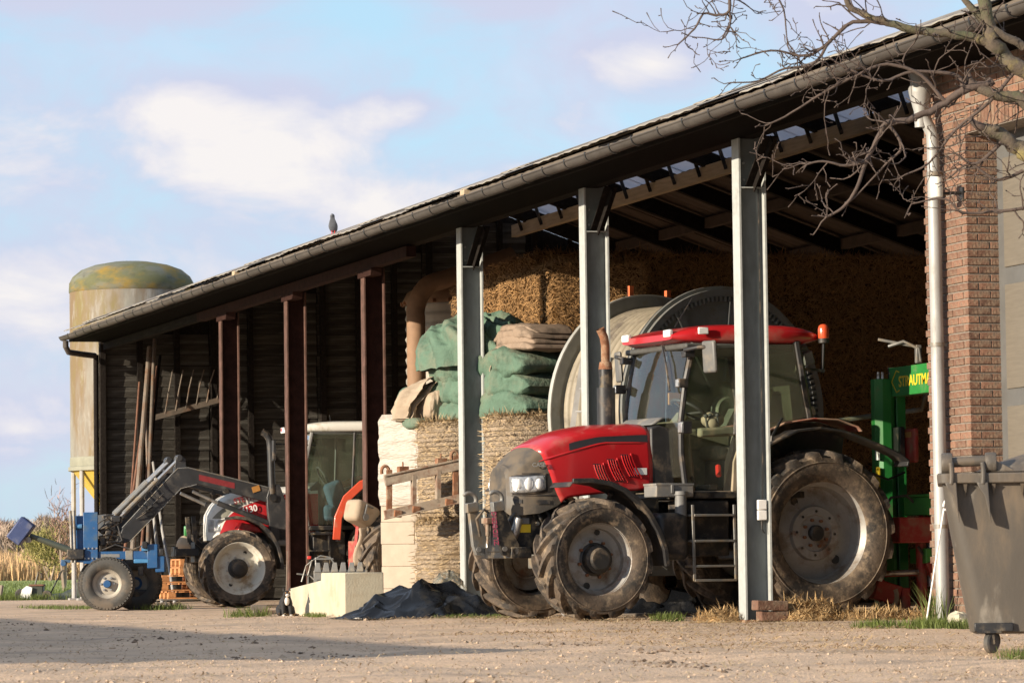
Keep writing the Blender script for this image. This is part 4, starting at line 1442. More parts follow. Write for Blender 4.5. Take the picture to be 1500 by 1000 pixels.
# ================================================================== STACK OF WHITE BLOCKS
blk = thing('block_stack', 'film wrapped stack of pale building blocks left of the round bales', 'block stack', (0.31, 12.45, 0), R(-42))
bs = random.Random(5)
def blockmesh(l, d, h):
    g = G().box((0, 0, 0), (l, d, h))
    me = mesh_of('block', g, M['block_stone'], 0)
    bm = bmesh.new(); bm.from_mesh(me)
    bmesh.ops.bevel(bm, geom=bm.edges[:], offset=0.005, segments=1, affect='EDGES')
    bm.to_mesh(me); bm.free()
    return me
bm1, bm2 = blockmesh(0.496, 0.55, 0.289), blockmesh(0.316, 0.55, 0.289)
for r_ in range(5):
    z = 0.16 + r_ * 0.292
    xs = [(-0.245, bm1), (0.25, bm1)] if r_ % 2 else [(-0.34, bm2), (0.06, bm1), (0.40, bm2)]
    for yy in (-0.28, 0.28):
        for (x, me) in xs:
            link('block', me, blk, (x + bs.uniform(-.008, .008) + 0.03, yy + bs.uniform(-.008, .008), z), (0, 0, bs.uniform(-.012, .012)))
def filmbox(x0, x1, y0, y1, z0, z1, seed):
    nu, nv = 80, 50
    u = np.linspace(0, 1, nu, endpoint=False)
    pts = []
    for t in u:
        q = t*4
        k = int(q); f_ = q - k
        c = [(x0, y0), (x1, y0), (x1, y1), (x0, y1), (x0, y0)]
        pts.append((c[k][0] + (c[k+1][0]-c[k][0])*f_, c[k][1] + (c[k+1][1]-c[k][1])*f_))
    pts = np.array(pts)
    z = np.linspace(z0, z1, nv)
    A = np.zeros((nu, nv, 3))
    cx, cy = (x0+x1)/2, (y0+y1)/2
    for j in range(nv):
        d = 0.016*ridge(pts[:, 0]*2 + seed, pts[:, 1]*2 + z[j]*2.0, z[j]*5, 4) + 0.004*np.sin(z[j]*32 + pts[:, 0]*3 + pts[:, 1]*4)
        bulge = 1 + d - 0.05*max(0, (z[j]-z1+0.2)/0.2)**2 - 0.016*abs(math.cos((z[j]-z0)*PI/0.3))**14
        A[:, j, 0] = cx + (pts[:, 0]-cx)*bulge
        A[:, j, 1] = cy + (pts[:, 1]-cy)*bulge
        A[:, j, 2] = z[j]
    return G().grid(A, close_u=True)
gf = filmbox(-0.47, 0.52, -0.58, 0.58, 1.40, 2.60, 2)
part('film_wrap', gf, M['film'], blk, smooth=60)
g = G()
g.bx(-0.45, 0.50, -0.56, 0.56, 2.52, 2.57)
part('top_sheet', g, M['film'], blk, bevel=0.01)
for x in (-0.38, 0.0, 0.42):
    g = G()
    g.bx(x-0.05, x+0.05, -0.56, 0.56, 0.0, 0.016)
    part('pallet_board', g, M['pale_timber'], blk, smooth=0)

# ================================================================== RUSTY CARRIAGE LEANING ON THE BALES
car = thing('fork_carriage', 'rusty fork carriage frame leaning against the round bale beside the middle post', 'carriage', (-0.42, 10.20, 1.15))
ca, cb = Vector((-0.50, 0.06, 0.10)), Vector((0.46, -0.10, 0.30))
up = Vector((0.02, 0.05, 0.42))
g = G()
g.beam(ca + up, cb + up, 0.10, 0.12)
g.beam(ca + up + Vector((0, 0.02, 0.07)), cb + up + Vector((0, 0.02, 0.07)), 0.18, 0.025)
part('top_bar', g, M['carriage'], car, bevel=0.006)
g = G()
g.beam(ca, cb, 0.10, 0.11)
g.beam(ca - Vector((0, 0, 0.055)), cb - Vector((0, 0, 0.055)), 0.15, 0.02)
part('bottom_bar', g, M['carriage'], car, bevel=0.006)
for t in (0.06, 0.93):
    p = ca.lerp(cb, t)
    g = G()
    g.beam(p - Vector((0, 0, 0.03)), p + up * 1.32, 0.05, 0.07, up=(1, 0, 0))
    part('side_plate', g, M['rust'], car, bevel=0.004)
for t in (0.38, 0.70):
    p = ca.lerp(cb, t)
    g = G()
    g.beam(p, p + up, 0.11, 0.05, up=(1, 0, 0))
    part('upright', g, M['carriage'], car)
for t in (0.24, 0.74):
    p = ca.lerp(cb, t) + up + Vector((0, 0, 0.09))
    g = G()
    g.box(p, (0.13, 0.10, 0.10), (0, 0, 0.1))
    g.tube([p, p + Vector((0, 0, 0.11))], 0.012, 6)
    part('lug', g, M['rust'], car, bevel=0.006)
for t in (0.01, 0.92):
    p = ca.lerp(cb, t) + up * 1.15
    g = G()
    g.tube([p + Vector((0.05*math.cos(a), 0, 0.06 + 0.07*math.sin(a))) for a in np.linspace(-0.8, 3.6, 10)], 0.022, 7)
    part('hook', g, M['rust'], car)
for t in (0.16, 0.40, 0.83):
    p = ca.lerp(cb, t) - Vector((0, 0.04, 0.02))
    g = G()
    g.box(p, (0.10, 0.08, 0.09), (0.2, 0.1, 0))
    part('catch', g, M['rust'], car, bevel=0.008)
g = G()
g.beam((0.46, -0.02, 0.25), (0.56, 0.02, 0.22), 0.06, 0.06)
g.beam((0.55, 0.02, 0.25), (0.55, 0.04, -1.14), 0.07, 0.07)
part('prop', g, M['rust'], car)

# ================================================================== HOSE REEL
reel = thing('hose_reel', 'big grey irrigation reel with toothed rim wound with beige hose', 'hose reel', (1.60, 5.95, 0), 0)
axv = Vector((-0.29, 0.957, 0)).normalized()
Mr = Matrix((Vector((axv.y, -axv.x, 0)), axv, Vector((0, 0, 1)))).transposed()   # local y = axle
def rg(name, g, m, smooth=40, **k):
    g.v = [tuple(Mr @ Vector(p) + Vector((0, 0, 0))) for p in g.v]
    return part(name, g, m, reel, smooth=smooth, **k)
CZ, RR = 2.33, 1.45
ya, yb = -0.72, 0.72       # near and far cheek
for yc, sgn in ((ya, -1), (yb, 1)):
    g = G()
    g.lathe([(0.0, yc), (RR - 0.10, yc), (RR - 0.10, yc + 0.02*sgn)], (0, 0, CZ), 'y', 72)
    g.lathe([(RR - 0.13, yc - 0.02), (RR, yc - 0.03), (RR, yc + 0.03), (RR - 0.13, yc + 0.03)], (0, 0, CZ), 'y', 72)
    rg('cheek', g, M['reel'])
    g = G()
    g.lathe([(RR - 0.005, yc - 0.03), (RR + 0.012, yc - 0.03), (RR + 0.012, yc + 0.03), (RR - 0.005, yc + 0.03)], (0, 0, CZ), 'y', 72)
    rg('rim', g, M['reel_edge' if sgn > 0 else 'reel'])
    for k in range(10):
        a = 2*PI*k/10 + 0.2
        g = G()
        d = Vector((math.cos(a), 0, math.sin(a)))
        yo = yc + sgn*0.035
        g.beam(Vector((0, yo, CZ)) + d*0.35, Vector((0, yo, CZ)) + d*(RR-0.12), 0.09, 0.05, up=(0, 1, 0))
        rg('spoke', g, M['reel'], smooth=0)
g = G()
nt = 132
for k in range(nt):
    a = 2*PI*k/nt
    d = Vector((math.cos(a), 0, math.sin(a)))
    g.beam(Vector((0, ya - 0.06, CZ)) + d*(RR-0.17), Vector((0, ya - 0.06, CZ)) + d*(RR-0.10), 0.028, 0.05, up=(0, 1, 0))
g.lathe([(RR-0.11, ya-0.085), (RR-0.03, ya-0.085), (RR-0.03, ya-0.035), (RR-0.11, ya-0.035)], (0, 0, CZ), 'y', 72)
rg('gear_ring', g, M['reel'], smooth=30)
g = G()
pr = []
n = 12
for i in range(n):
    y0_ = ya + 0.03 + (yb - ya - 0.06) * i / n
    for q in np.linspace(0, PI, 6):
        pr.append((RR - 0.20 + 0.05*math.sin(q), y0_ + (yb-ya-0.06)/n*(1-math.cos(q))/2))
g.lathe(pr, (0, 0, CZ), 'y', 64)
rg('wound_hose', g, M['hose'], smooth=60)
g = G()
g.lathe([(0.0, ya-0.12), (0.16, ya-0.12), (0.20, ya-0.02)], (0, 0, CZ), 'y', 24)
rg('hub', g, M['reel'])
g = G()
for y in (-0.95, 0.95):
    for s_ in (-1, 1):
        g.beam((s_*1.1, y, 0.55), (0, y, CZ), 0.12, 0.12)
g.bx(-1.5, 1.5, -1.0, -0.86, 0.45, 0.62)
g.bx(-1.5, 1.5, 0.86, 1.0, 0.45, 0.62)
g.bx(-1.4, -1.25, -1, 1, 0.45, 0.62)
g.bx(1.25, 1.4, -1, 1, 0.45, 0.62)
rg('chassis', g, M['reel'], smooth=0)
for s_ in (-1, 1):
    for y in (-0.75, 0.75):
        g = G()
        g.lathe([(0.10, y-0.1), (0.32, y-0.11), (0.38, y-0.07), (0.38, y+0.07), (0.32, y+0.11), (0.10, y+0.1)], (s_*0.9, 0, 0.385), 'y', 28)
        rg('wheel', g, M['rubber'])
for (x, z) in ((-0.15, 3.90), (0.40, 3.86)):
    g = G()
    g.bx(x-0.03, x+0.03, 0.85, 0.90, 2.2, z)
    rg('guide_post', g, M['orange'], smooth=0)
g = G()
g.beam((-1.15, 0.86, 2.0), (-0.62, 0.90, 4.02), 0.03, 0.06)
g.beam((-1.05, 0.86, 2.0), (-0.54, 0.90, 3.98), 0.03, 0.03)
rg('guide_arm', g, M['reel'], smooth=0)
# short ladder standing in front of the reel
lad = thing('ladder', 'pale metal ladder leaning against the left edge of the hose reel', 'ladder', (0.10, 5.62, 0))
la, lb = Vector((-0.34, 0.2, 0.0)), Vector((0.15, 0.05, 3.0))
off = Vector((0.20, -0.15, 0.0))
for k in (0, 1):
    g = G()
    g.beam(la + off*k, lb + off*k, 0.03, 0.06)
    part('rail', g, M['pole_white'], lad, smooth=0)
for t in np.linspace(0.08, 0.96, 11):
    g = G()
    p = la.lerp(lb, t)
    g.tube([p, p + off], 0.015, 6)
    part('rung', g, M['pole_white'], lad)

# ================================================================== TANK AND DUCT DEEP IN THE BARN
tk = thing('corrugated_tank', 'grey corrugated tank with a tan domed lid behind the straw stack', 'tank', (2.9, 19.2, 0))
g = G()
pr = []
for i in range(90):
    z = 4.55 * i / 89
    pr.append((1.0 + 0.018*math.sin(z*2*PI/0.16), z))
g.lathe(pr, n=48, axis='z')
part('shell', g, M['tank_grey'], tk, smooth=60)
g = G()
g.lathe([(1.04, 4.55), (1.06, 4.60), (0.98, 4.75), (0.6, 4.98), (0.25, 5.08), (0, 5.1)], n=48, axis='z')
part('lid', g, M['duct'], tk, smooth=60)
g = G()
for k in range(26):
    a = 2*PI*k/26
    g.box((1.055*math.cos(a), 1.055*math.sin(a), 4.58), (0.05, 0.05, 0.05))
part('lid_clip', g, M['rust'], tk, smooth=0)
du = thing('vent_duct', 'fat tan ventilation duct bending over the corrugated tank', 'duct', (1.72, 18.2, 0))
g = G()
pts = [(0.02, 0, 0), (0.02, 0, 4.3)] + [(0.42 - 0.40*math.cos(a), 0.05, 4.3 + 0.55*math.sin(a)) for a in np.linspace(0.15, PI/2, 8)] + [(1.6, 0.2, 5.25)]
g.tube(pts, 0.14, 18)
part('pipe', g, M['duct'], du, smooth=60)
du2 = thing('vent_duct', 'thinner grey duct with a curved top standing beside the corrugated tank', 'duct', (1.92, 17.7, 0))
g = G()
g.tube([(0, 0, 0), (0, 0, 3.75)] + [(0.16 - 0.16*math.cos(a), 0.0, 3.75 + 0.2*math.sin(a)) for a in np.linspace(0.2, PI, 8)], 0.085, 14)
part('pipe', g, M['tank_grey'], du2, smooth=60)

# ================================================================== CONCRETE BLOCK
cbk = thing('concrete_block', 'pale concrete block with a stepped top standing in front of the rusty posts', 'concrete block', (-2.15, 7.55, 0), 0)
g = G()
g.prism([(0, -0.03), (2.78, -0.03), (2.78, 0.335), (1.14, 0.44), (1.13, 0.53), (0, 0.53)], 0.0, 0.48, 'x')
part('block_body', g, M['concrete'], cbk, bevel=0.012)

# ================================================================== BLACK PLASTIC SHEETS
def crumple(name, label, cx, cy, lx, ly, h, seed, m, ang=0.0, n=110):
    t = thing(name, label, 'plastic sheet', (cx, cy, 0), ang)
    U, V_ = np.meshgrid(np.linspace(-1, 1, n), np.linspace(-1, 1, n), indexing='ij')
    rad2 = U**2 + V_**2
    env = np.clip(1 - rad2/0.80, 0, 1)**1.1
    w1 = fbm(U*0.9 + seed, V_*0.9, 3.1, 3)
    w2 = fbm(U*0.9, V_*0.9 + seed, 7.7, 3)
    f1 = 1 - np.abs(np.sin(2.6*(U*0.75 + 0.9*V_) + 2.6*w1 + seed))          # long sharp folds
    f2 = 1 - np.abs(np.sin(4.3*(U*0.9 - 0.6*V_) + 2.2*w2 + 2*seed))
    f3 = 1 - np.abs(np.sin(9.0*(0.4*U + V_) + 4*w1 + 3*w2))
    z = h * env * (0.46 + 0.5*w2) + (0.34*f1**1.5 + 0.24*f2**1.6) * h * np.clip(1.0 - rad2, 0, 1)**0.55 * 1.1 + 0.12*h*f3**1.5*np.clip(1.0 - rad2, 0, 1)**0.7
    z = np.maximum(z, 0.004)
    wob = 1 + 0.20*fbm(U*1.5, V_*1.5, seed + 4.0, 3)
    P = np.stack([U*lx*wob + 0.10*ridge(U*2, V_*2, seed + 7.0, 3), V_*ly*wob, z], -1)
    part('sheet', G().grid(P), m, t, smooth=50)
    return t
crumple('black_sheet', 'heap of crumpled black plastic sheet on the yard beside the red tractor', -1.64, 6.15, 1.12, 0.80, 0.38, 2.3, M['black_sheet'], -0.25, 150)
crumple('black_sheet', 'dark plastic sheet lying on the floor under the red tractor', 1.0, 5.0, 0.75, 0.4, 0.40, 8.1, M['black_sheet'], -0.3)
crumple('black_sheet', 'scrap of black plastic on the ground behind the rear tractor wheel', 2.9, -0.8, 0.22, 0.2, 0.16, 5.1, M['black_sheet'], 0.3, 50)
bt = thing('film_bundle', 'crumpled clear film bundle on top of the black plastic heap', 'film', (-1.18, 6.45, 0.12))
g = G()
P_ = np.zeros((30, 20, 3))
for i in range(30):
    for j in range(20):
        a, b = 2*PI*i/30, PI*j/19
        q = 1 + 0.25*float(ridge(math.cos(a)*2, math.sin(a)*2, b*2, 3))
        P_[i, j] = (0.17*q*math.sin(b)*math.cos(a), 0.14*q*math.sin(b)*math.sin(a), 0.20 + 0.17*q*math.cos(b))
part('film', G().grid(P_, close_u=True), M['clear_film'], bt, smooth=40)

# ================================================================== CAT
cat = thing('cat', 'black cat with white muzzle and white paws sitting at the foot of the rusty post', 'cat', (-2.44, 9.30, 0), R(-95))
# local: x towards the camera side, built facing +x
def skin_body(name, verts, edges, radii, m, parent, sub=2, root=0):
    me = bpy.data.meshes.new(name)
    me.from_pydata(verts, edges, [])
    me.materials.append(m)
    o = link(name, me, parent)
    sk = o.modifiers.new('skin', 'SKIN')
    sk.use_smooth_shade = True
    for v_, r_ in zip(me.skin_vertices[0].data, radii):
        r_ = r_ if isinstance(r_, tuple) else (r_, r_)
        v_.radius = r_
    me.skin_vertices[0].data[root].use_root = True
    ss = o.modifiers.new('subsurf', 'SUBSURF')
    ss.levels = sub
    ss.render_levels = sub
    bpy.context.view_layer.update()
    ev = o.evaluated_get(bpy.context.evaluated_depsgraph_get())
    me2 = bpy.data.meshes.new_from_object(ev)
    me2.polygons.foreach_set('use_smooth', [True]*len(me2.polygons))
    o.modifiers.clear()
    o.data = me2
    return o
cv = [(-0.07, 0, 0.07), (-0.04, 0, 0.13), (0.02, 0, 0.20), (0.045, 0, 0.255), (0.07, 0, 0.285), (0.105, 0, 0.272),
      (0.035, 0.04, 0.17), (0.06, 0.045, 0.09), (0.075, 0.045, 0.02), (0.10, 0.045, 0.012),
      (0.035, -0.04, 0.17), (0.06, -0.045, 0.09), (0.075, -0.045, 0.02), (0.10, -0.045, 0.012),
      (-0.05, 0.075, 0.07), (0.03, 0.085, 0.025), (-0.05, -0.075, 0.07), (0.03, -0.085, 0.025),
      (-0.12, 0.05, 0.03), (-0.10, 0.13, 0.02), (-0.02, 0.16, 0.018)]
ce = [(0, 1), (1, 2), (2, 3), (3, 4), (4, 5), (2, 6), (6, 7), (7, 8), (8, 9), (2, 10), (10, 11), (11, 12), (12, 13), (0, 14), (14, 15), (0, 16), (16, 17), (0, 18), (18, 19), (19, 20)]
cr_ = [0.085, 0.09, 0.07, 0.045, 0.055, 0.028, 0.035, 0.026, 0.02, 0.018, 0.035, 0.026, 0.02, 0.018, 0.06, 0.025, 0.06, 0.025, 0.025, 0.02, 0.016]
skin_body('cat_body', cv, ce, cr_, M['fur_black'], cat)
for s_ in (-1, 1):
    g = G()
    g.add([(0.05, s_*0.018, 0.325), (0.05, s_*0.052, 0.31), (0.075, s_*0.034, 0.322), (0.05, s_*0.045, 0.365)], [(0, 1, 2), (0, 3, 1), (1, 3, 2), (2, 3, 0)])
    part('ear', g, M['fur_black'], cat, smooth=0)
    g = G()
    g.ball((0.113, s_*0.02, 0.292), 0.007, 8, 6)
    part('eye', g, M['amber'], cat)
    g = G()
    g.ball((0.104, s_*0.045, 0.014), (0.022, 0.019, 0.014), 10, 7)
    part('paw', g, M['fur_white'], cat)
g = G()
g.ball((0.122, 0, 0.262), (0.024, 0.026, 0.02), 12, 8)
part('muzzle', g, M['fur_white'], cat)
g = G()
g.ball((0.147, 0, 0.267), 0.005, 6, 5)
part('nose', g, M['fur_black'], cat)
g = G()
g.ball((0.075, 0, 0.19), (0.03, 0.03, 0.055), 12, 8)
part('chest_patch', g, M['fur_white'], cat)
# short plank beside the cat
pl = thing('plank', 'short weathered plank lying on the ground beside the cat', 'plank', (-2.56, 9.9, 0.05), R(-14))
g = G()
g.box((0, 0, 0), (0.30, 0.12, 0.05))
g.box((-0.08, 0.0, 0.06), (0.2, 0.1, 0.06))
part('wood', g, M['pole_steel'], pl, bevel=0.006)
gr = grass(260, disc(-2.75, 10.0, 0.35, 0.55), 0.13, 0.012, 61)
# ================================================================== TYRES AND WHEELS
def tractor_tyre(Rt, Wd, Rr, nl, h, th=0.05, sweep=0.34, flip=1):
    g = G()
    Sd = Rt - Rr
    half = [(Rr - 0.01, Wd*0.36), (Rr + 0.015, Wd*0.42), (Rr + 0.22*Sd, Wd*0.475), (Rr + 0.48*Sd, Wd*0.50), (Rr + 0.70*Sd, Wd*0.485), (Rt - h - 0.05, Wd*0.455), (Rt - h - 0.012, Wd*0.40), (Rt - h, Wd*0.2)]
    prof = [(r_, -y) for r_, y in half] + [(Rt - h + 0.004, 0)] + [(r_, y) for r_, y in half[::-1]]
    g.lathe(prof, (0, 0, 0), 'y', 72)
    g.lathe([(Rr + 0.55*Sd, Wd*0.49), (Rr + 0.57*Sd, Wd*0.508), (Rr + 0.60*Sd, Wd*0.49)], (0, 0, 0), 'y', 72)
    g.lathe([(Rr + 0.55*Sd, -Wd*0.49), (Rr + 0.57*Sd, -Wd*0.508), (Rr + 0.60*Sd, -Wd*0.49)], (0, 0, 0), 'y', 72)
    for sgn in (-1, 1):
        for i in range(nl):
            a0 = 2*PI*i/nl + (PI/nl if sgn < 0 else 0)
            rings = []
            for t in (0.0, 0.3, 0.6, 0.85, 1.0):
                y = sgn * (-0.03 + t*(0.5*Wd + 0.025))
                a = a0 + flip * sweep * (t**1.15)
                rt = Rt - 0.004 - (0.04*t**4)
                rb = Rt - h - 0.02 - 0.03*t**3
                wt = th * (0.85 + 0.35*t)
                q = []
                for (rad, w_) in ((rb, wt*1.5), (rt, wt)):
                    for s2 in (-1, 1):
                        aa = a + s2 * w_/2/rad
                        q.append((rad*math.cos(aa), y, rad*math.sin(aa)))
                rings.append([q[0], q[1], q[3], q[2]])
            # fold the lug down the shoulder
            a = a0 + flip * sweep * 1.10
            y = sgn * Wd*0.492
            q = []
            for rad, w_ in ((Rt - h - 0.10, th*1.5), (Rt - h - 0.045, th*1.1)):
                for s2 in (-1, 1):
                    aa = a + s2*w_/2/rad
                    q.append((rad*math.cos(aa), y, rad*math.sin(aa)))
            rings.append([q[0], q[1], q[3], q[2]])
            g.loft(rings)
    return g
def flotation_tyre(Rt, Wd, Rr):
    g = G()
    Sd = Rt - Rr
    half = [(Rr - 0.01, Wd*0.34), (Rr + 0.02, Wd*0.42), (Rr + 0.3*Sd, Wd*0.49), (Rr + 0.55*Sd, Wd*0.5), (Rr + 0.8*Sd, Wd*0.46), (Rt - 0.03, Wd*0.40), (Rt - 0.015, Wd*0.25)]
    prof = [(r_, -y) for r_, y in half] + [(Rt - 0.012, 0)] + [(r_, y) for r_, y in half[::-1]]
    g.lathe(prof, (0, 0, 0), 'y', 60)
    n = 46
    for row, y in enumerate(np.linspace(-0.40, 0.40, 6)):
        for i in range(n):
            a = 2*PI*(i + 0.5*(row % 2))/n
            d = Vector((math.cos(a), 0, math.sin(a)))
            tg = Vector((-math.sin(a), 0, math.cos(a)))
            rr0 = Rt - 0.014 - (0.018 if abs(y) > 0.35 else 0)
            g.beam(d*(rr0 - 0.02) + Vector((0, y*Wd, 0)), d*(rr0 + 0.018) + Vector((0, y*Wd*1.02, 0)), 0.036, Wd*0.115, up=(0, 1, 0))
    return g
TY = {}
def wheel(parent, name, loc, side, tyre_key, tyre_fn, rim_prof, rimmat, tmat, steer=0.0, bolts=8, br=0.15, by=0.0, hub=None, holes=(), spin=0.0, hubmat='hub_black'):
    """rim with tyre, hub, bolts and hand holes; outer face looks to +y (side = 1) or -y (side = -1)"""
    if tyre_key not in TY:
        TY[tyre_key] = mesh_of('tyre', tyre_fn(), M[tmat], 40)
    g = G()
    g.lathe(rim_prof, (0, 0, 0), 'y', 64)
    o = part(name, g, M[rimmat], parent, smooth=40)
    o.location = loc
    o.rotation_euler = (0, spin, steer + (PI if side < 0 else 0))
    link('tyre', TY[tyre_key], o)
    if hub:
        g = G()
        g.lathe(hub, (0, 0, 0), 'y', 28)
        part('hub', g, M[hubmat], o, smooth=35)
    if bolts:
        if ('bolt', rimmat) not in TY:
            TY[('bolt', rimmat)] = mesh_of('wheel_bolt', G().lathe([(0, 0.028), (0.017, 0.028), (0.017, -0.01)], (0, 0, 0), 'y', 6), M['steel' if rimmat != 'rim_grey' else 'rust'], 0)
        for k in range(bolts):
            a = 2*PI*k/bolts
            link('wheel_bolt', TY[('bolt', rimmat)], o, (br*math.cos(a), by, br*math.sin(a)))
    for (rad, a, y, sz) in holes:
        g = G()
        g.lathe([(0, y + 0.004), (sz, y + 0.004), (sz*1.15, y + 0.010), (sz*1.2, y - 0.004)], (rad*math.cos(a), 0, rad*math.sin(a)), 'y', 18)
        part('hand_hole', g, M['hub_black'], o, smooth=35)
    return o
def rimp(Rr, Wd, y_dish, r_step, y_step, r_in=0.10, extra=()):
    """rim profile from the back lip to the dish centre"""
    return [(Rr + 0.03, -Wd*0.42), (Rr + 0.005, -Wd*0.40), (Rr - 0.02, -Wd*0.2), (Rr - 0.02, Wd*0.22), (Rr + 0.002, Wd*0.36), (Rr + 0.035, Wd*0.405), (Rr + 0.045, Wd*0.43), (Rr + 0.03, Wd*0.435), (Rr - 0.005, Wd*0.385), (Rr - 0.035, Wd*0.20),
            (Rr - 0.05, Wd*0.18)] + [(r_step + 0.05, y_dish + 0.01), (r_step, y_dish)] + list(extra) + [(r_in, y_step), (0.0, y_step)]

# ================================================================== RED TRACTOR
TR = thing('tractor', 'red tractor nosing out between two grey posts, dusty, with big muddy tyres', 'tractor', (1.5177, 2.7887, 0), R(189.1))
# wheels
rp = rimp(0.555, 0.52, -0.05, 0.44, 0.03, 0.16, extra=[(0.36, -0.02), (0.30, 0.0), (0.285, 0.045), (0.20, 0.05), (0.19, 0.03)])
rhub = [(0.0, 0.10), (0.07, 0.10), (0.085, 0.085), (0.085, 0.02)]
for s_ in (1, -1):
    wheel(TR, 'rear_wheel', (0, s_*0.74, 0.892), s_, 'case_rear', lambda: tractor_tyre(0.905, 0.55, 0.555, 19, 0.062, 0.062, 0.42), rp, 'rim_grey', 'rubber', 0, 8, 0.145, 0.04, rhub,
          [(0.40, R(75), -0.03, 0.035), (0.40, R(-118), -0.03, 0.04)] + [(0.235, R(45*k + 20), 0.047, 0.012) for k in range(8)], 0.3*s_)
fp = rimp(0.375, 0.44, 0.0, 0.27, 0.04, 0.15, extra=[(0.22, 0.02), (0.20, 0.04)])
fhub = [(0.0, 0.20), (0.10, 0.20), (0.118, 0.185), (0.12, 0.16), (0.152, 0.15), (0.155, 0.06), (0.175, 0.05), (0.175, 0.02)]
for s_ in (1, -1):
    wheel(TR, 'front_wheel', (2.686, s_*0.76, 0.640), s_, 'case_front', lambda: tractor_tyre(0.648, 0.45, 0.375, 16, 0.062, 0.052, 0.46), fp, 'rim_grey', 'rubber', 0.0, 8, 0.19, 0.05, fhub,
          [(0.285, R(115), 0.005, 0.026), (0.285, R(-60), 0.005, 0.03)], 0.15*s_ + 0.1)
# chassis
g = G()
g.bx(0.2, 3.2, -0.24, 0.24, 0.72, 1.25)
g.bx(-0.45, 0.6, -0.30, 0.30, 0.62, 1.15)
g.bx(3.0, 3.45, -0.20, 0.20, 0.72, 1.15)
part('chassis', g, M['black_metal'], TR, bevel=0.02)
g = G()
g.tube([(0, -0.62, 0.865), (0, 0.62, 0.865)], 0.13, 16)
g.bx(-0.2, 0.2, -0.35, 0.35, 0.70, 1.06)
part('rear_axle', g, M['black_metal'], TR, bevel=0.02)
g = G()
g.beam((2.686, -0.6, 0.64), (2.686, 0.6, 0.64), 0.16, 0.18)
g.tube([(2.50, -0.55, 0.66), (2.50, 0.55, 0.66)], 0.04, 10)
part('front_axle', g, M['grey_metal'], TR, bevel=0.02)
g = G()
for i in range(14):
    x = 1.75 + 0.10*i
    g.tube([(x, 0.25, 0.85 + 0.25*rnd.random()), (x + 0.12, 0.34, 1.05 + 0.15*rnd.random()), (x + 0.2, 0.28, 1.28)], 0.018, 6)
g.bx(1.7, 2.3, 0.22, 0.40, 0.95, 1.28)
g.bx(2.35, 2.9, 0.2, 0.38, 1.0, 1.22)
g.lathe([(0, 0), (0.10, 0), (0.10, 0.25), (0, 0.25)], (2.2, 0.30, 1.0), 'x', 14)
part('engine', g, M['black_metal'], TR, smooth=30)

# bonnet surface: ring of points for a station; v runs left sill -> crown -> right sill
def lerp(a, b, t):
    return a + (b - a) * t
def interp(x, tab):
    if x <= tab[0][0]:
        return tab[0][1]
    for (a, p), (b, q) in zip(tab, tab[1:]):
        if x <= b:
            t = (x - a) / (b - a)
            t = t*t*(3-2*t) if False else t
            return p + (q - p) * t
    return tab[-1][1]
HT = [(1.70, 2.075), (1.9, 2.085), (2.42, 2.065), (2.68, 2.02), (2.88, 1.962), (3.03, 1.89), (3.17, 1.81), (3.27, 1.735), (3.345, 1.65)]
HB = [(1.70, 1.385), (2.35, 1.335), (2.80, 1.29), (2.92, 1.20), (3.1, 1.13), (3.40, 1.10)]
HW = [(1.70, 0.445), (2.3, 0.440), (2.75, 0.43), (3.0, 0.412), (3.15, 0.39), (3.27, 0.35), (3.345, 0.30), (3.40, 0.22)]
def hood_pt(x, v, off=0.0):
    """v in [-1,1]; |v|<.42 crown, rest flank. Left flank is v>0 -> +y"""
    zt, zb, w = interp(x, HT), interp(x, HB), interp(x, HW)
    a = abs(v)
    s_ = 1 if v >= 0 else -1
    if a < 0.40:
        t = a / 0.40
        ang = t * PI/2
        y = w * 0.93 * math.sin(ang)**0.92
        z = zt - 0.16*(1 - math.cos(ang)**0.75) 
    else:
        t = (a - 0.40) / 0.60
        y = w * (0.93 + 0.07*math.sin(min(1, t*1.6)*PI/2))
        z = lerp(zt - 0.16, zb, t)
    n = Vector((0, y/w*0.9, 0.9 if a < 0.2 else 0.25 if a < 0.45 else 0.02)).normalized()
    return (x, s_*(y + off*n.y), z + off*n.z)
def hood_patch(g, x_of, vs, n, off=0.0):
    """x_of(u, v) -> x"""
    A = np.zeros((n + 1, len(vs), 3))
    for i in range(n + 1):
        for j, v in enumerate(vs):
            A[i, j] = hood_pt(x_of(i/n, v), v, off)
    return g.grid(A)
VS = list(np.linspace(-1, 1, 61))
def xb(v):       # seam between red bonnet and dark nose
    a = abs(v)
    return interp(a, [(0, 3.13), (0.25, 3.11), (0.40, 3.06), (0.52, 3.02), (0.8, 2.94), (1.0, 2.87)])
g = G()
hood_patch(g, lambda u, v: lerp(1.79, xb(v), u), VS, 22)
hood = part('bonnet', g, M['red_paint'], TR, smooth=60)
so = hood.modifiers.new('thick', 'SOLIDIFY')
so.thickness = 0.02
so.offset = -1
g = G()
hood_patch(g, lambda u, v: lerp(xb(v) - 0.015, 3.375, u), VS, 16, -0.006)
front = [hood_pt(3.375, v, -0.006) for v in VS]
mid = [(3.405, p[1]*0.8, lerp(p[2], 1.40, 0.12)) for p in front]
A = np.array([front, mid])
g.grid(A)
o = len(g.v)
g.v += mid
g.v.append((3.412, 0, 1.40))
for i in range(len(mid) - 1):
    g.f.append((o + i, o + i + 1, o + len(mid)))
g.f.append((o + len(mid) - 1, o, o + len(mid)))
nose = part('nose_cowl', g, M['nose'], TR, smooth=60)
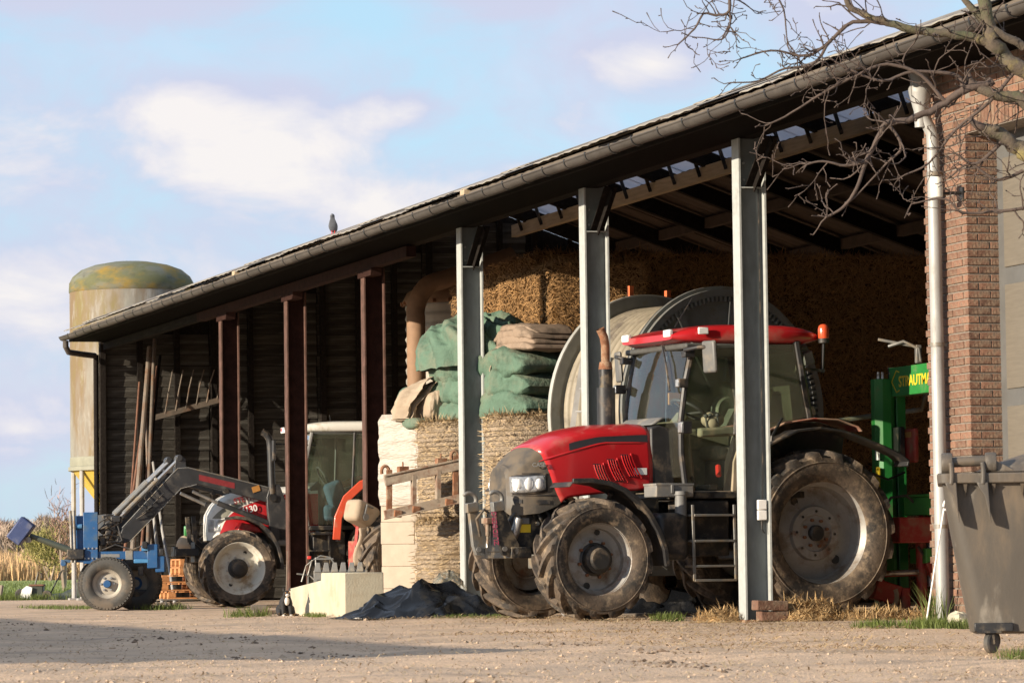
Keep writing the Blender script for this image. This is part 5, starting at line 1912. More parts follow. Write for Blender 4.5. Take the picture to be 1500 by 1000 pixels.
# nose seams
for za in (1.545, 1.315):
    g = G()
    for s_ in (1, -1):
        pts = []
        for x in np.linspace(3.00 if za > 1.4 else 2.94, 3.37, 9):
            zt, zb = interp(x, HT) - 0.16, interp(x, HB)
            t = (zt - za) / max(0.02, zt - zb)
            if 0 <= t <= 1:
                pts.append(hood_pt(x, s_*(0.40 + 0.6*t), -0.002))
        if len(pts) > 2:
            g.tube(pts, 0.006, 5)
    part('seam', g, M['black_plastic'], nose)
# headlamps wrap the corner
def lamp_patch(off, z0, z1, xa, xe, m, name, par, s_):
    g = G()
    A = np.zeros((15, 7, 3))
    for i in range(15):
        x = lerp(xa, xe, i/14)
        zt, zb = interp(x, HT) - 0.16, interp(x, HB)
        for j in range(7):
            top = z1 - 0.02*(i/14) + 0.0
            bot = z0 + 0.03*(1 - i/14)**3
            z = lerp(top, bot, j/6)
            t = (zt - z) / (zt - zb)
            if t >= 0:
                A[i, j] = hood_pt(x, s_*(0.40 + 0.6*t), off)
            else:
                A[i, j] = hood_pt(x, s_*0.40*(1 + t*0.9), off)
    g.grid(A)
    o_ = part(name, g, m, par, smooth=60)
    so = o_.modifiers.new('thick', 'SOLIDIFY')
    so.thickness = 0.012
    return o_
for s_ in (1, -1):
    hl = lamp_patch(0.006, 1.325, 1.545, 3.025, 3.368, M['black_plastic'], 'headlamp_frame', TR, s_)
    lamp_patch(0.016, 1.345, 1.525, 3.05, 3.385, M['lens'], 'headlamp', hl, s_)
    for (x, r_) in ((3.12, 0.058), (3.225, 0.068), (3.315, 0.055)):
        zt, zb = interp(x, HT) - 0.16, interp(x, HB)
        p = hood_pt(x, s_*(0.40 + 0.6*(zt - 1.435)/(zt - zb)), 0.020)
        g = G()
        g.ball(p, (r_*0.75, 0.022, r_), 14, 8)
        part('lamp_bowl', g, M['lamp_white'], hl)
    # slots low on the nose
    for (x0, x1, z) in ((3.29, 3.36, 1.255), (3.00, 3.15, 1.245)):
        g = G()
        A = np.zeros((6, 3, 3))
        for i in range(6):
            x = lerp(x0, x1, i/5)
            zt, zb = interp(x, HT) - 0.16, interp(x, HB)
            for j in range(3):
                z_ = z + 0.022*(1 - j)
                A[i, j] = hood_pt(x, s_*(0.40 + 0.6*(zt - z_)/(zt - zb)), 0.004)
        g.grid(A)
        part('nose_slot', g, M['black_plastic'], nose)
lettering('CASE III'[:4], 0.062, face_matrix((3.19, 0.392, 1.615), (-0.97, 0.24, 0.0), (-0.1, -0.25, 0.95)), M['grey_plastic'], nose, bold=0.001)
# side vents: three slanted openings with louvres
def flank(x, z, off=0.0, s_=1):
    zt, zb = interp(x, HT) - 0.16, interp(x, HB)
    t = (zt - z) / (zt - zb)
    return hood_pt(x, s_*(0.40 + 0.6*max(0, min(1, t))), off)
for s_ in (1, -1):
    for k in range(3):
        x0 = 2.50 - 0.165*k
        z0, z1 = 1.415 + 0.045*k, 1.645 + 0.050*k
        g = G()
        A = np.zeros((9, 4, 3))
        for i in range(9):
            t = i/8
            xx = x0 - 0.10*t**1.6 * 1.0
            zz = lerp(z1, z0, t)
            for j in range(4):
                A[i, j] = flank(xx - 0.115*(j/3)*(0.55 + 0.45*math.sin((0.25 + 0.75*(1-abs(2*t-1)))*PI/2)), zz, 0.003, s_)
        g.grid(A)
        vent = part('vent', g, M['number'], hood, smooth=60)
        g = G()
        for q in range(4):
            fr = (q + 0.4) / 4
            pts = [flank(x0 - 0.10*t**1.6 - 0.115*fr, lerp(z1, z0, t), 0.010, s_) for t in np.linspace(0.04, 0.96, 7)]
            g.tube(pts, 0.0095, 5)
        part('louvre', g, M['red_paint'], vent)
        g = G()
        pts = [flank(x0 - 0.12*t**1.6 - 0.125, lerp(z1 + 0.01, z0 - 0.01, t), 0.006, s_) for t in np.linspace(0, 1, 9)]
        g.tube(pts, 0.010, 6)
        part('vent_rim', g, M['red_paint'], vent)
    # dark stripe along the bonnet
    g = G()
    A = np.zeros((16, 4, 3))
    for i in range(16):
        x = lerp(1.83, 2.76, i/15)
        zt = interp(x, HT)
        for j in range(4):
            z = zt - 0.10 - 0.012*(i/15) - (0.075 - 0.03*(i/15))*j/3
            v_ = 0.40 * (0.86 + 0.10*j/3) + 0.02*j/3
            A[i, j] = hood_pt(x, s_*(0.375 + 0.075*j/3 + 0.01*i/15), 0.004)
    g.grid(A)
    part('stripe', g, M['number'], hood)
    g = G()
    A = np.array([[flank(2.02 - 0.16*i, 1.53 + 0.07*j, 0.005, s_) for j in (0, 1)] for i in (0, 1)])
    g.grid(A)
    part('sticker', g, M['sticker'], hood, smooth=0)
    # crease along the flank
    g = G()
    g.tube([flank(x, 1.865 - 0.55*max(0, (x - 2.35)/0.75)**1.1*0.35, -0.004, s_) for x in np.linspace(1.85, 3.1, 14)], [0.004] + [0.014]*12 + [0.003], 6)
    part('crease', g, M['red_paint'], hood, smooth=60)
# firewall between bonnet and cab
g = G()
g.prism([(1.52, 1.35), (1.80, 1.37), (1.80, 2.03), (1.70, 2.06), (1.52, 2.0)], -0.44, 0.44)
part('firewall', g, M['black_plastic'], TR, bevel=0.02)
g = G()
g.prism([(1.72, 2.06), (1.78, 2.06), (1.66, 2.14), (1.60, 2.14)], -0.40, 0.40)
part('dash_hump', g, M['grey_plastic'], TR, bevel=0.02)

# front fenders
for s_ in (1, -1):
    pts = [(3.06, 1.385), (3.02, 1.43), (2.80, 1.435), (2.60, 1.405), (2.42, 1.335), (2.27, 1.235), (2.14, 1.09), (2.04, 0.92), (1.97, 0.74), (1.945, 0.56)]
    g = G()
    g.strip(pts, 0.54*s_, 1.0*s_, 0.014)
    g.strip([(p[0], p[1] - 0.004) for p in pts[1:]], 0.97*s_, 1.005*s_, 0.05)
    fd = part('front_fender', g, M['black_plastic'], TR, bevel=0.006)
    g = G()
    g.tube([(2.5, 0.45*s_, 0.75), (2.45, 0.60*s_, 1.1), (2.45, 0.75*s_, 1.33)], 0.03, 8)
    part('fender_bracket', g, M['black_metal'], fd)

# front linkage
def hook(cx, cy, cz, par, s_):
    g = G()
    pts = [(cx + 0.085*math.cos(a), cy, cz + 0.075*math.sin(a)) for a in np.linspace(R(40), R(215), 10)]
    g.tube(pts, [0.012] + [0.024]*8 + [0.034], 8)
    g.box((cx - 0.03, cy, cz - 0.075), (0.13, 0.085, 0.10), (0, 0.12, 0))
    part('hook', g, M['grey_metal'], par, bevel=0.006)
LX = -0.23
for y, m in ((0.33, 'black_metal'), (-0.30, 'grey_metal')):
    g = G()
    poly = [(3.60, 0.66), (3.76, 0.70), (3.80, 0.80), (3.84, 1.16), (3.74, 1.18), (3.66, 0.98), (3.56, 0.80)]
    g.prism([(p[0] + LX, p[1]) for p in poly], y - 0.03, y + 0.03)
    arm = part('lift_arm', g, M[m], TR, bevel=0.008)
    hook(3.83 + LX, y, 1.28, arm, 1)
    g = G()
    g.tube([(3.62 + LX, y + 0.05, 0.74), (3.62 + LX, y - 0.05, 0.74)], 0.035, 12)
    g.tube([(3.74 + LX, y + 0.05, 0.76), (3.74 + LX, y - 0.05, 0.76)], 0.026, 12)
    part('pin', g, M['steel'], arm)
    if y > 0:
        lettering('ZUIDBERG', 0.075, face_matrix((3.805 + LX, y + 0.032, 0.80), (0.085, 0, 1.0), (1, 0, -0.085)), M['pink'], arm, bold=0.001)
g = G()
g.bx(3.20, 3.44, -0.36, 0.38, 0.66, 0.78)
g.prism([(3.02, 0.70), (3.28, 0.70), (3.42, 1.06), (3.36, 1.14), (3.22, 1.18), (3.02, 1.10)], 0.22, 0.30)
g.prism([(3.02, 0.70), (3.28, 0.70), (3.42, 1.06), (3.36, 1.14), (3.22, 1.18), (3.02, 1.10)], -0.30, -0.22)
g.bx(3.06, 3.30, -0.24, 0.24, 0.80, 1.10)
lk = part('linkage_frame', g, M['black_metal'], TR, bevel=0.012)
g = G()
g.bx(3.175, 3.295, 0.301, 0.305, 0.93, 1.015)
part('warning_sticker', g, M['yellow'], lk, smooth=0)
g = G()
g.bx(3.19, 3.28, 0.301, 0.304, 1.022, 1.08)
part('plate', g, M['grey_plastic'], lk, smooth=0)
for s_ in (1, -1):
    g = G()
    g.tube([(3.40, 0.26*s_, 0.76), (3.36, 0.30*s_, 0.92), (3.32, 0.32*s_, 1.08)], [0.03, 0.048, 0.048], 12)
    part('lift_cylinder', g, M['steel'], lk)
    g = G()
    for (x, z) in ((3.10, 1.02), (3.10, 0.88), (3.08, 0.74), (3.32, 1.08), (3.34, 0.76)):
        g.tube([(x, 0.29*s_, z), (x, 0.325*s_, z)], 0.022, 8)
    part('bolt', g, M['grey_metal'], lk)
g = G()
g.tube([(3.50, -0.06, 1.08), (3.50, -0.06, 0.90)], 0.024, 10)
g.tube([(3.50, -0.06, 0.91), (3.50, -0.06, 0.82)], 0.015, 8)
g.bx(3.36, 3.54, -0.13, 0.01, 1.03, 1.09)
part('coupling_pin', g, M['carriage'], lk, bevel=0.006)
g = G()
g.tube([(3.38, -0.15, 1.10), (3.50, -0.14, 1.18), (3.58, -0.16, 1.08), (3.52, -0.2, 0.9)], 0.016, 7)
g.tube([(3.38, 0.1, 1.06), (3.48, 0.12, 1.16), (3.50, 0.10, 0.98)], 0.014, 7)
part('hydraulic_hose', g, M['black_plastic'], lk)

# fuel tank, steps, toolbox
g = G()
g.bx(1.58, 1.95, 0.36, 0.86, 0.62, 1.12)
ftk = part('fuel_tank', g, M['black_plastic'], TR, bevel=0.07, seg=4)
g = G()
g.tube([(1.64, 0.78, 1.08), (1.64, 0.78, 1.31)], 0.062, 18)
g.lathe([(0.066, 1.30), (0.074, 1.305), (0.074, 1.345), (0.0, 1.35)], (1.64, 0.78, 0), 'z', 18)
part('filler_neck', g, M['grey_plastic'], ftk)
g = G()
g.bx(1.48, 1.93, 0.50, 0.78, 1.285, 1.42)
tbx = part('toolbox', g, M['grey_plastic'], TR, bevel=0.012)
g = G()
g.bx(1.475, 1.935, 0.495, 0.785, 1.405, 1.43)
g.box((1.74, 0.787, 1.37), (0.035, 0.015, 0.09))
part('toolbox_lid', g, M['grey_plastic'], tbx, bevel=0.006)
st = None
g = G()
for x in (1.58, 1.08):
    g.beam((x, 0.93, 1.20), (x, 0.95, 0.40), 0.03, 0.02, up=(0, 1, 0))
g.beam((1.58, 0.95, 0.405), (1.08, 0.95, 0.405), 0.03, 0.025)
st = part('step_frame', g, M['grey_metal'], TR, bevel=0.004)
for z in (1.09, 0.82, 0.555):
    g = G()
    g.bx(1.09, 1.57, 0.72, 0.955, z - 0.012, z + 0.012)
    part('step', g, M['grey_metal'], st, bevel=0.004)
g = G()
g.bx(1.02, 1.62, 0.45, 0.72, 0.66, 1.25)
part('battery_box', g, M['black_plastic'], TR, bevel=0.02)

# cab
CABm = M['black_plastic']
g = G()
g.bx(0.10, 1.60, -0.74, 0.74, 1.27, 1.34)
floor_ = part('cab_floor', g, M['black_metal'], TR, bevel=0.01)
g = G()
g.bx(0.98, 1.46, 0.20, 0.70, 1.342, 1.352)
part('floor_mat', g, M['cab_dust'], floor_, smooth=0)
Apil = [(1.47, 0.60, 1.30), (1.53, 0.61, 1.75), (1.535, 0.62, 2.1), (1.48, 0.63, 2.5), (1.38, 0.64, 2.92)]
Bpil = [(0.95, 0.76, 1.95), (0.90, 0.77, 2.92)]
Cpil = [(0.02, 0.72, 2.12), (0.09, 0.73, 2.5), (0.17, 0.73, 2.95)]
for s_ in (1, -1):
    for nm_, pts, r_ in (('front_pillar', Apil, 0.034), ('door_pillar', Bpil, 0.028), ('rear_pillar', Cpil, 0.045)):
        g = G()
        g.tube([(p[0], p[1]*s_, p[2]) for p in pts], r_, 8)
        part(nm_, g, CABm, TR)
    # door pane, rear quarter pane
    def pane(name, outline, m, th=0.006):
        g = G()
        n = len(outline)
        c = np.mean(outline, 0)
        v = [tuple(p) for p in outline]
        v2 = [(p[0], p[1] - th*s_, p[2]) for p in outline]
        g.add(v + v2, [tuple(range(n)), tuple(range(2*n-1, n-1, -1))] + [(i, n+i, n+(i+1) % n, (i+1) % n) for i in range(n)])
        return part(name, g, m, TR, smooth=0)
    pane('side_pane', [(0.92, 0.775*s_, 2.90), (0.96, 0.765*s_, 1.78), (0.70, 0.76*s_, 1.90), (0.40, 0.755*s_, 2.06), (0.05, 0.745*s_, 2.14), (0.10, 0.745*s_, 2.5), (0.18, 0.75*s_, 2.92)], M['glass_dirty'])
    pane('door_pane', [(1.36, 0.655*s_, 2.90), (1.46, 0.645*s_, 2.5), (1.51, 0.635*s_, 2.1), (1.51, 0.625*s_, 1.75), (1.45, 0.615*s_, 1.36), (1.08, 0.70*s_, 1.36), (0.98, 0.76*s_, 1.78), (0.94, 0.775*s_, 2.90)], M['clear_glass'])
A = np.zeros((9, 9, 3))
for i in range(9):
    y = lerp(0.585, -0.585, i/8)
    for j in range(9):
        t = j/8
        z = lerp(1.50, 2.93, t)
        xx = interp(z, [(1.30, 1.47), (1.75, 1.53), (2.1, 1.535), (2.5, 1.48), (2.93, 1.38)])
        A[i, j] = (xx + 0.07*(1 - (y/0.585)**2) + 0.02, y, z)
g = G().grid(A)
part('windscreen', g, M['screen_glass'], TR, smooth=80)
g = G()
g.add([(0.03, -0.68, 2.12), (0.03, 0.68, 2.12), (0.14, 0.68, 2.92), (0.14, -0.68, 2.92)], [(0, 1, 2, 3)])
part('rear_pane', g, M['glass_dirty'], TR, smooth=0)
# roof
def roof_shape(x0, x1, w, z0, z1, fr=0.18):
    A = []
    prof = []
    n = 28
    xs = np.linspace(0, 1, 17)
    rings = []
    for t in xs:
        x = lerp(x0, x1, t)
        e = 1 - abs(2*t - 1)**5
        hh = lerp(0.35, 1.0, min(1, e*1.0))
        ww = w * lerp(0.86, 1.0, e) * lerp(1.0, 0.84, max(0, (t - 0.35)/0.65))
        ztop = z1 - 0.05*max(0, (t - 0.6)/0.4)**2 - 0.03*max(0, (0.3 - t)/0.3)**2
        ring = []
        for k in range(n):
            a = 2*PI*k/n
            c_, s2 = math.cos(a), math.sin(a)
            y = ww * (abs(c_)**0.28) * (1 if c_ >= 0 else -1)
            zm = (z0 + ztop)/2
            zz = zm + (ztop - z0)/2 * hh * (abs(s2)**0.5) * (1 if s2 >= 0 else -1)
            ring.append((x, y, zz))
        rings.append(ring)
    return G().loft(rings)
rf = part('cab_roof', roof_shape(-0.16, 1.60, 0.78, 2.90, 3.135), M['red_paint'], TR, smooth=50)
g = G()
g.bx(0.0, 1.5, -0.70, 0.70, 2.86, 2.92)
part('roof_lining', g, M['dash'], rf, bevel=0.02)
for y in (0.50, -0.50):
    g = G()
    g.box((1.595, y*0.95, 3.03), (0.05, 0.15, 0.08))
    part('roof_lamp', g, M['lamp_white'], rf, bevel=0.012)
g = G()
g.box((1.30, 0.715, 3.05), (0.12, 0.025, 0.075), (0, 0, -0.08))
part('side_lamp', g, M['lamp_white'], rf, bevel=0.01)
g = G()
g.tube([(1.50, 0.45, 3.10), (1.28, 0.45, 3.42)], 0.005, 5)
part('aerial', g, M['black_metal'], rf)
g = G()
g.tube([(1.52, 0.20, 2.92), (1.56, 0.35, 2.72), (1.60, 0.50, 2.42)], 0.011, 6)
part('wiper', g, M['black_plastic'], TR)
# beacon and rear lamp brackets
g = G()
g.tube([(-0.16, 0.72, 2.62), (-0.17, 0.74, 2.95)], 0.016, 8)
g.beam((0.12, 0.72, 2.66), (-0.18, 0.73, 2.64), 0.03, 0.03)
bk = part('beacon_stalk', g, M['black_metal'], TR)
g = G()
g.lathe([(0.0, 2.94), (0.058, 2.94), (0.060, 2.985), (0.055, 2.99)], (-0.17, 0.74, 0), 'z', 20)
part('beacon_base', g, M['black_plastic'], bk)
g = G()
g.lathe([(0.056, 2.985), (0.060, 3.00), (0.060, 3.09), (0.050, 3.125), (0.025, 3.142), (0.0, 3.145)], (-0.17, 0.74, 0), 'z', 24)
part('beacon', g, M['orange_lens'], bk, smooth=60)
g = G()
g.box((-0.02, 0.66, 2.20), (0.10, 0.12, 0.11), (0, 0.3, 0))
part('rear_lamp', g, M['grey_plastic'], TR, bevel=0.015)
g = G()
g.box((-0.03, 0.6, 2.78), (0.12, 0.15, 0.14), (0, 0.3, 0))
part('rear_lamp', g, M['grey_plastic'], TR, bevel=0.015)
# mirrors
for s_ in (1, -1):
    g = G()
    g.tube([(1.44, 0.64*s_, 2.80), (1.54, 0.74*s_, 2.84), (1.48, 0.94*s_, 2.86), (1.42, 1.00*s_, 2.86)], 0.022, 8)
    g.box((1.48, 0.70*s_, 2.80), (0.12, 0.09, 0.07))
    ma = part('mirror_arm', g, M['black_plastic'], TR, bevel=0.006)
    g = G()
    g.box((1.40, 1.03*s_, 2.755), (0.05, 0.20, 0.34), (0, 0.06, 0.25*s_))
    part('mirror', g, M['mirror'], ma, bevel=0.03, seg=3)
# work lamps on the front pillar
for (z, y, sz) in ((2.49, 0.71, 0.07), (2.02, 0.76, 0.095)):
    for s_ in (1, -1):
        g = G()
        g.box((1.56, y*s_, z), (0.11, sz*1.1, sz*1.35))
        g.tube([(1.51, 0.62*s_, z), (1.54, y*s_, z)], 0.014, 6)
        wl_ = part('work_lamp', g, M['black_plastic'], TR, bevel=0.015)
        g = G()
        g.box((1.622, y*s_, z), (0.012, sz*0.95, sz*1.15))
        part('lens', g, M['lens'], wl_, bevel=0.006)
# exhaust on the far side pillar
g = G()
g.tube([(1.80, -0.58, 1.95), (1.80, -0.58, 2.72)], 0.075, 16)
ex = part('exhaust', g, M['black_metal'], TR, smooth=40)
g = G()
g.tube([(1.80, -0.58, 2.70), (1.80, -0.58, 2.78)], [0.078, 0.066], 16)
g.tube([(1.80, -0.58, 2.76), (1.80, -0.58, 2.96), (1.815, -0.58, 3.05), (1.86, -0.58, 3.14)], 0.048, 14, cap=False)
part('exhaust_pipe', g, M['rust'], ex, smooth=50)
g = G()
g.lathe([(0.10, 2.0), (0.10, 2.5)], (1.80, -0.58, 0), 'z', 12, R(-20), R(200))
part('heat_shield', g, M['black_plastic'], ex)
# rear fenders
for s_ in (1, -1):
    pts = [(0.80, 1.30), (0.86, 1.55), (0.82, 1.78), (0.62, 1.95), (0.35, 2.06), (0.0, 2.11), (-0.30, 2.10), (-0.55, 2.03), (-0.60, 1.98)]
    g = G()
    g.strip(pts, 0.40*s_, 0.80*s_, 0.02)
    fi = part('rear_fender', g, M['red_dusty'], TR, bevel=0.012)
    g = G()
    g.prism([(p[0], p[1] - 0.01) for p in pts] + [(-0.5, 1.3), (-0.3, 1.0), (0.5, 1.0)], 0.405*s_, 0.42*s_)
    part('fender_inner_wall', g, M['black_plastic'], fi)
    pts2 = [(0.88, 1.25), (0.91, 1.50), (0.86, 1.68), (0.64, 1.83), (0.33, 1.965), (0.05, 1.995), (-0.22, 1.965), (-0.48, 1.89), (-0.74, 1.80), (-0.95, 1.715), (-1.04, 1.65), (-1.02, 1.61)]
    g = G()
    g.strip(pts2, 0.74*s_, 1.02*s_, 0.028)
    part('fender_extension', g, M['black_plastic'], fi, bevel=0.01)
    g = G()
    g.strip([(p[0] + 0.0, p[1] + 0.012) for p in pts2[2:6]], 0.78*s_, 0.98*s_, 0.01)
    part('fender_dust_edge', g, M['cab_dust'], fi)
    g = G()
    g.tube([(0.40, 0.80*s_, 2.12), (0.60, 0.92*s_, 1.92), (0.66, 0.96*s_, 1.62)], 0.016, 6)
    g.tube([(0.62, 0.80*s_, 2.05), (0.80, 0.92*s_, 1.85), (0.84, 0.95*s_, 1.55)], 0.012, 6)
    g.box((0.74, 0.95*s_, 1.55), (0.20, 0.03, 0.16), (0, 0.5, 0))
    part('fender_stay', g, M['black_metal'], fi)
# interior
g = G()
g.bx(0.35, 0.85, -0.27, 0.27, 1.70, 1.85)
seat = part('seat', g, M['cab_trim'], TR, bevel=0.05, seg=3)
g = G()
g.beam((0.42, 0, 1.84), (0.22, 0, 2.48), 0.48, 0.13, up=(1, 0, 0))
part('seat_back', g, M['cab_trim'], seat, bevel=0.04, seg=3)
g = G()
g.bx(0.40, 0.80, -0.22, 0.22, 1.34, 1.70)
part('seat_base', g, M['dash'], seat, bevel=0.03)
g = G()
g.beam((0.72, 0.34, 2.00), (1.18, 0.34, 1.98), 0.13, 0.10)
part('armrest', g, M['cab_trim'], seat, bevel=0.03, seg=3)
g = G()
g.beam((0.4, -0.42, 1.9), (1.2, -0.42, 1.95), 0.20, 0.24)
g.bx(0.45, 1.15, -0.60, -0.34, 1.34, 1.85)
part('side_console', g, M['cab_trim'], TR, bevel=0.03)
g = G()
g.prism([(1.18, 1.34), (1.50, 1.34), (1.52, 2.05), (1.36, 2.12), (1.24, 2.0)], -0.30, 0.30)
g.beam((1.34, 0, 2.0), (1.16, 0, 2.2), 0.16, 0.10)
dash = part('dashboard', g, M['cab_trim'], TR, bevel=0.03)
g = G()
for a in range(28):
    pass
cw = Vector((1.10, 0.02, 2.24))
nx_ = Vector((-0.5, 0, 0.86)).normalized()
e1 = Vector((0, 1, 0))
e2 = nx_.cross(e1)
g.tube([cw + (e1*math.cos(a) + e2*math.sin(a))*0.21 for a in np.linspace(0, 2*PI, 29)], 0.017, 7, cap=False)
for a in (0.3, 2.4, 4.5):
    g.tube([cw - nx_*0.05, cw + (e1*math.cos(a) + e2*math.sin(a))*0.2], 0.012, 6)
part('steering_wheel', g, M['dash'], dash)
g = G()
g.ball((0.98, 0.30, 2.08), (0.08, 0.07, 0.07), 12, 8)
g.ball((0.86, 0.10, 2.13), (0.13, 0.12, 0.09), 14, 9)
part('cushion', g, M['cab_dust'], seat, smooth=70)
g = G()
g.box((1.02, -0.45, 2.38), (0.16, 0.03, 0.13))
part('note_card', g, M['amber'], TR, bevel=0.004)
g = G()
for (x, y, z) in ((1.05, 0.33, 2.08), (0.98, 0.30, 2.09), (0.92, 0.35, 2.09)):
    g.tube([(x, y, 2.0), (x + 0.02, y, z + 0.06)], 0.010, 6)
    g.ball((x + 0.02, y, z + 0.08), 0.024, 8, 6)
part('lever', g, M['dash'], seat)
g = G()
g.tube([(0.98, 0.42, 1.62), (1.02, 0.50, 1.52)], 0.03, 8)
part('red_handle', g, M['red_knob'], TR)
g = G()
g.prism([(0.98, 1.34), (0.92, 1.34), (0.90, 1.62), (0.80, 1.92), (0.86, 1.93), (0.96, 1.66)], 0.52, 0.72)
part('door_sill', g, M['cab_dust'], TR, bevel=0.01)
g = G()
g.box((1.0, 0.1, 1.40), (0.10, 0.5, 0.06))
g.box((1.22, 0.25, 1.46), (0.06, 0.10, 0.14), (0, 0.5, 0))
g.box((1.22, 0.0, 1.46), (0.06, 0.10, 0.14), (0, 0.5, 0))
part('pedal', g, M['dash'], TR, bevel=0.01)
# ================================================================== WHITE AND RED TRACTOR WITH FRONT LOADER
ST = thing('tractor', 'white and red tractor with grey front loader, nosing out behind the rusty posts', 'tractor', (-0.266, 22.05, 0), R(177.0))
sp = rimp(0.37, 0.46, 0.02, 0.29, 0.05, 0.14, extra=[(0.22, 0.03), (0.20, 0.05)])
shub = [(0.0, 0.19), (0.09, 0.19), (0.115, 0.175), (0.12, 0.12), (0.15, 0.11), (0.155, 0.05)]
for s_ in (1, -1):
    wheel(ST, 'front_wheel', (0.0, s_*0.72, 0.60), s_, 'steyr_front', lambda: tractor_tyre(0.605, 0.44, 0.37, 16, 0.055, 0.052, 0.44), sp, 'rim_white', 'rubber', 0.0, 8, 0.175, 0.05, shub,
          [(0.27, R(128), 0.02, 0.024), (0.27, R(-55), 0.02, 0.024)], 0.2*s_)
srp = rimp(0.50, 0.5, 0.02, 0.36, 0.05, 0.14, extra=[(0.22, 0.03)])
for s_ in (1, -1):
    wheel(ST, 'rear_wheel', (-2.72, s_*0.74, 0.80), s_, 'steyr_rear', lambda: tractor_tyre(0.80, 0.5, 0.50, 18, 0.05, 0.06, 0.42), srp, 'rim_white', 'rubber', 0.0, 8, 0.175, 0.05, shub)
g = G()
g.bx(-2.9, 0.35, -0.22, 0.22, 0.65, 1.12)
g.beam((0, -0.6, 0.6), (0, 0.6, 0.6), 0.15, 0.18)
g.tube([(-2.72, -0.6, 0.8), (-2.72, 0.6, 0.8)], 0.12, 12)
part('chassis', g, M['black_metal'], ST, bevel=0.015)
HT2 = [(-1.45, 1.885), (-0.98, 1.875), (-0.5, 1.855), (-0.1, 1.80), (0.14, 1.735), (0.25, 1.66), (0.34, 1.57), (0.40, 1.46)]
HB2 = [(-1.45, 1.22), (-0.98, 1.20), (-0.3, 1.14), (0.14, 1.06), (0.40, 1.04)]
HW2 = [(-1.45, 0.42), (-0.98, 0.40), (0.0, 0.385), (0.18, 0.36), (0.30, 0.31), (0.40, 0.22)]
def hood2(x, v, off=0.0):
    zt, zb, w = interp(x, HT2), interp(x, HB2), interp(x, HW2)
    a, s_ = abs(v), (1 if v >= 0 else -1)
    if a < 0.40:
        ang = a/0.40*PI/2
        y, z = w*0.94*math.sin(ang)**0.9, zt - 0.13*(1 - math.cos(ang)**0.75)
    else:
        t = (a - 0.40)/0.60
        y, z = w*(0.94 + 0.06*math.sin(min(1, t*1.6)*PI/2)), lerp(zt - 0.13, zb, t)
    n = Vector((0, 1, 0.2)).normalized() if a > 0.3 else Vector((0, 0.3, 1)).normalized()
    return (x, s_*(y + off*n.y), z + off*n.z)
def zsplit(x):           # edge between white top and red flank
    return interp(x, [(-1.45, 1.84), (-0.98, 1.80), (-0.55, 1.69), (-0.2, 1.57), (0.02, 1.47), (0.10, 1.38), (0.19, 1.25), (0.24, 1.10), (0.40, 1.0)])
g = G()
A = np.array([[hood2(lerp(-1.45, 0.40, i/24), v) for v in VS] for i in range(25)])
g.grid(A)
fr_ = [hood2(0.40, v) for v in VS]
o = len(g.v)
g.v += fr_ + [(0.42, 0, 1.25)]
for i in range(len(fr_) - 1):
    g.f.append((o+i, o+i+1, o+len(fr_)))
g.f.append((o+len(fr_)-1, o, o+len(fr_)))
hd = part('bonnet', g, M['white_paint'], ST, smooth=60)
for s_ in (1, -1):
    g = G()
    A = np.zeros((20, 8, 3))
    for i in range(20):
        x = lerp(-1.445, 0.235, i/19)
        zt, zb = interp(x, HT2) - 0.13, interp(x, HB2)
        for j in range(8):
            z = lerp(max(zb + 0.003, min(zt, zsplit(x))), zb, j/7)
            t = (zt - z)/(zt - zb)
            A[i, j] = hood2(x, s_*(0.40 + 0.60*max(0, t)), 0.006)
    g.grid(A)
    rfl = part('red_flank', g, M['red_paint'], hd, smooth=60)
    g = G()
    A = np.zeros((8, 5, 3))
    for i in range(8):
        x = lerp(0.22, 0.395, i/7)
        zt, zb = interp(x, HT2) - 0.13, interp(x, HB2)
        for j in range(5):
            z = lerp(1.36, 1.17, j/4)
            A[i, j] = hood2(x, s_*(0.40 + 0.6*(zt - z)/(zt - zb)), 0.008)
    g.grid(A)
    part('headlamp', g, M['lens'], hd, smooth=60)
    g = G()
    A = np.zeros((8, 5, 3))
    for i in range(8):
        x = lerp(-0.20, 0.33, i/7)
        zt, zb = interp(x, HT2) - 0.13, interp(x, HB2)
        for j in range(5):
            z = lerp(zt - 0.03 - 0.03*i/7, max(zsplit(x) + 0.03, 1.38), j/4)
            A[i, j] = hood2(x, s_*(0.40 + 0.6*max(0, (zt - z)/(zt - zb))), 0.005)
    g.grid(A)
    part('side_grille', g, M['grille_olive'], hd, smooth=60)
yl = 0.405
lettering('STEYR', 0.125, face_matrix((-0.02, yl + 0.004, 1.60), (-1, 0.03, 0.22), (0.1, -0.1, 1)), M['red_decal'], hd, bold=0.003)
lettering('4130', 0.14, face_matrix((-0.14, yl + 0.012, 1.44), (-1, 0.03, 0.22), (0.1, -0.05, 1)), M['sticker'], hd, bold=0.003)
# front frame and weight bracket
g = G()
g.bx(0.30, 0.62, -0.20, 0.20, 0.70, 1.02)
g.bx(0.55, 0.95, -0.26, 0.26, 0.80, 0.92)
g.box((0.93, 0.0, 0.87), (0.06, 0.34, 0.16))
part('front_bracket', g, M['black_metal'], ST, bevel=0.012)
for y in (0.30, -0.30):
    g = G()
    g.beam((0.66, y, 1.42), (0.62, y, 1.02), 0.035, 0.07, up=(1, 0, 0))
    g.beam((0.62, y, 1.03), (0.42, y*0.8, 0.88), 0.035, 0.07)
    part('guard_bar', g, M['black_metal'], ST, bevel=0.006)
g = G()
g.bx(0.60, 0.68, -0.53, -0.44, 1.12, 1.28)
part('green_box', g, M['green_paint'], ST, bevel=0.015)
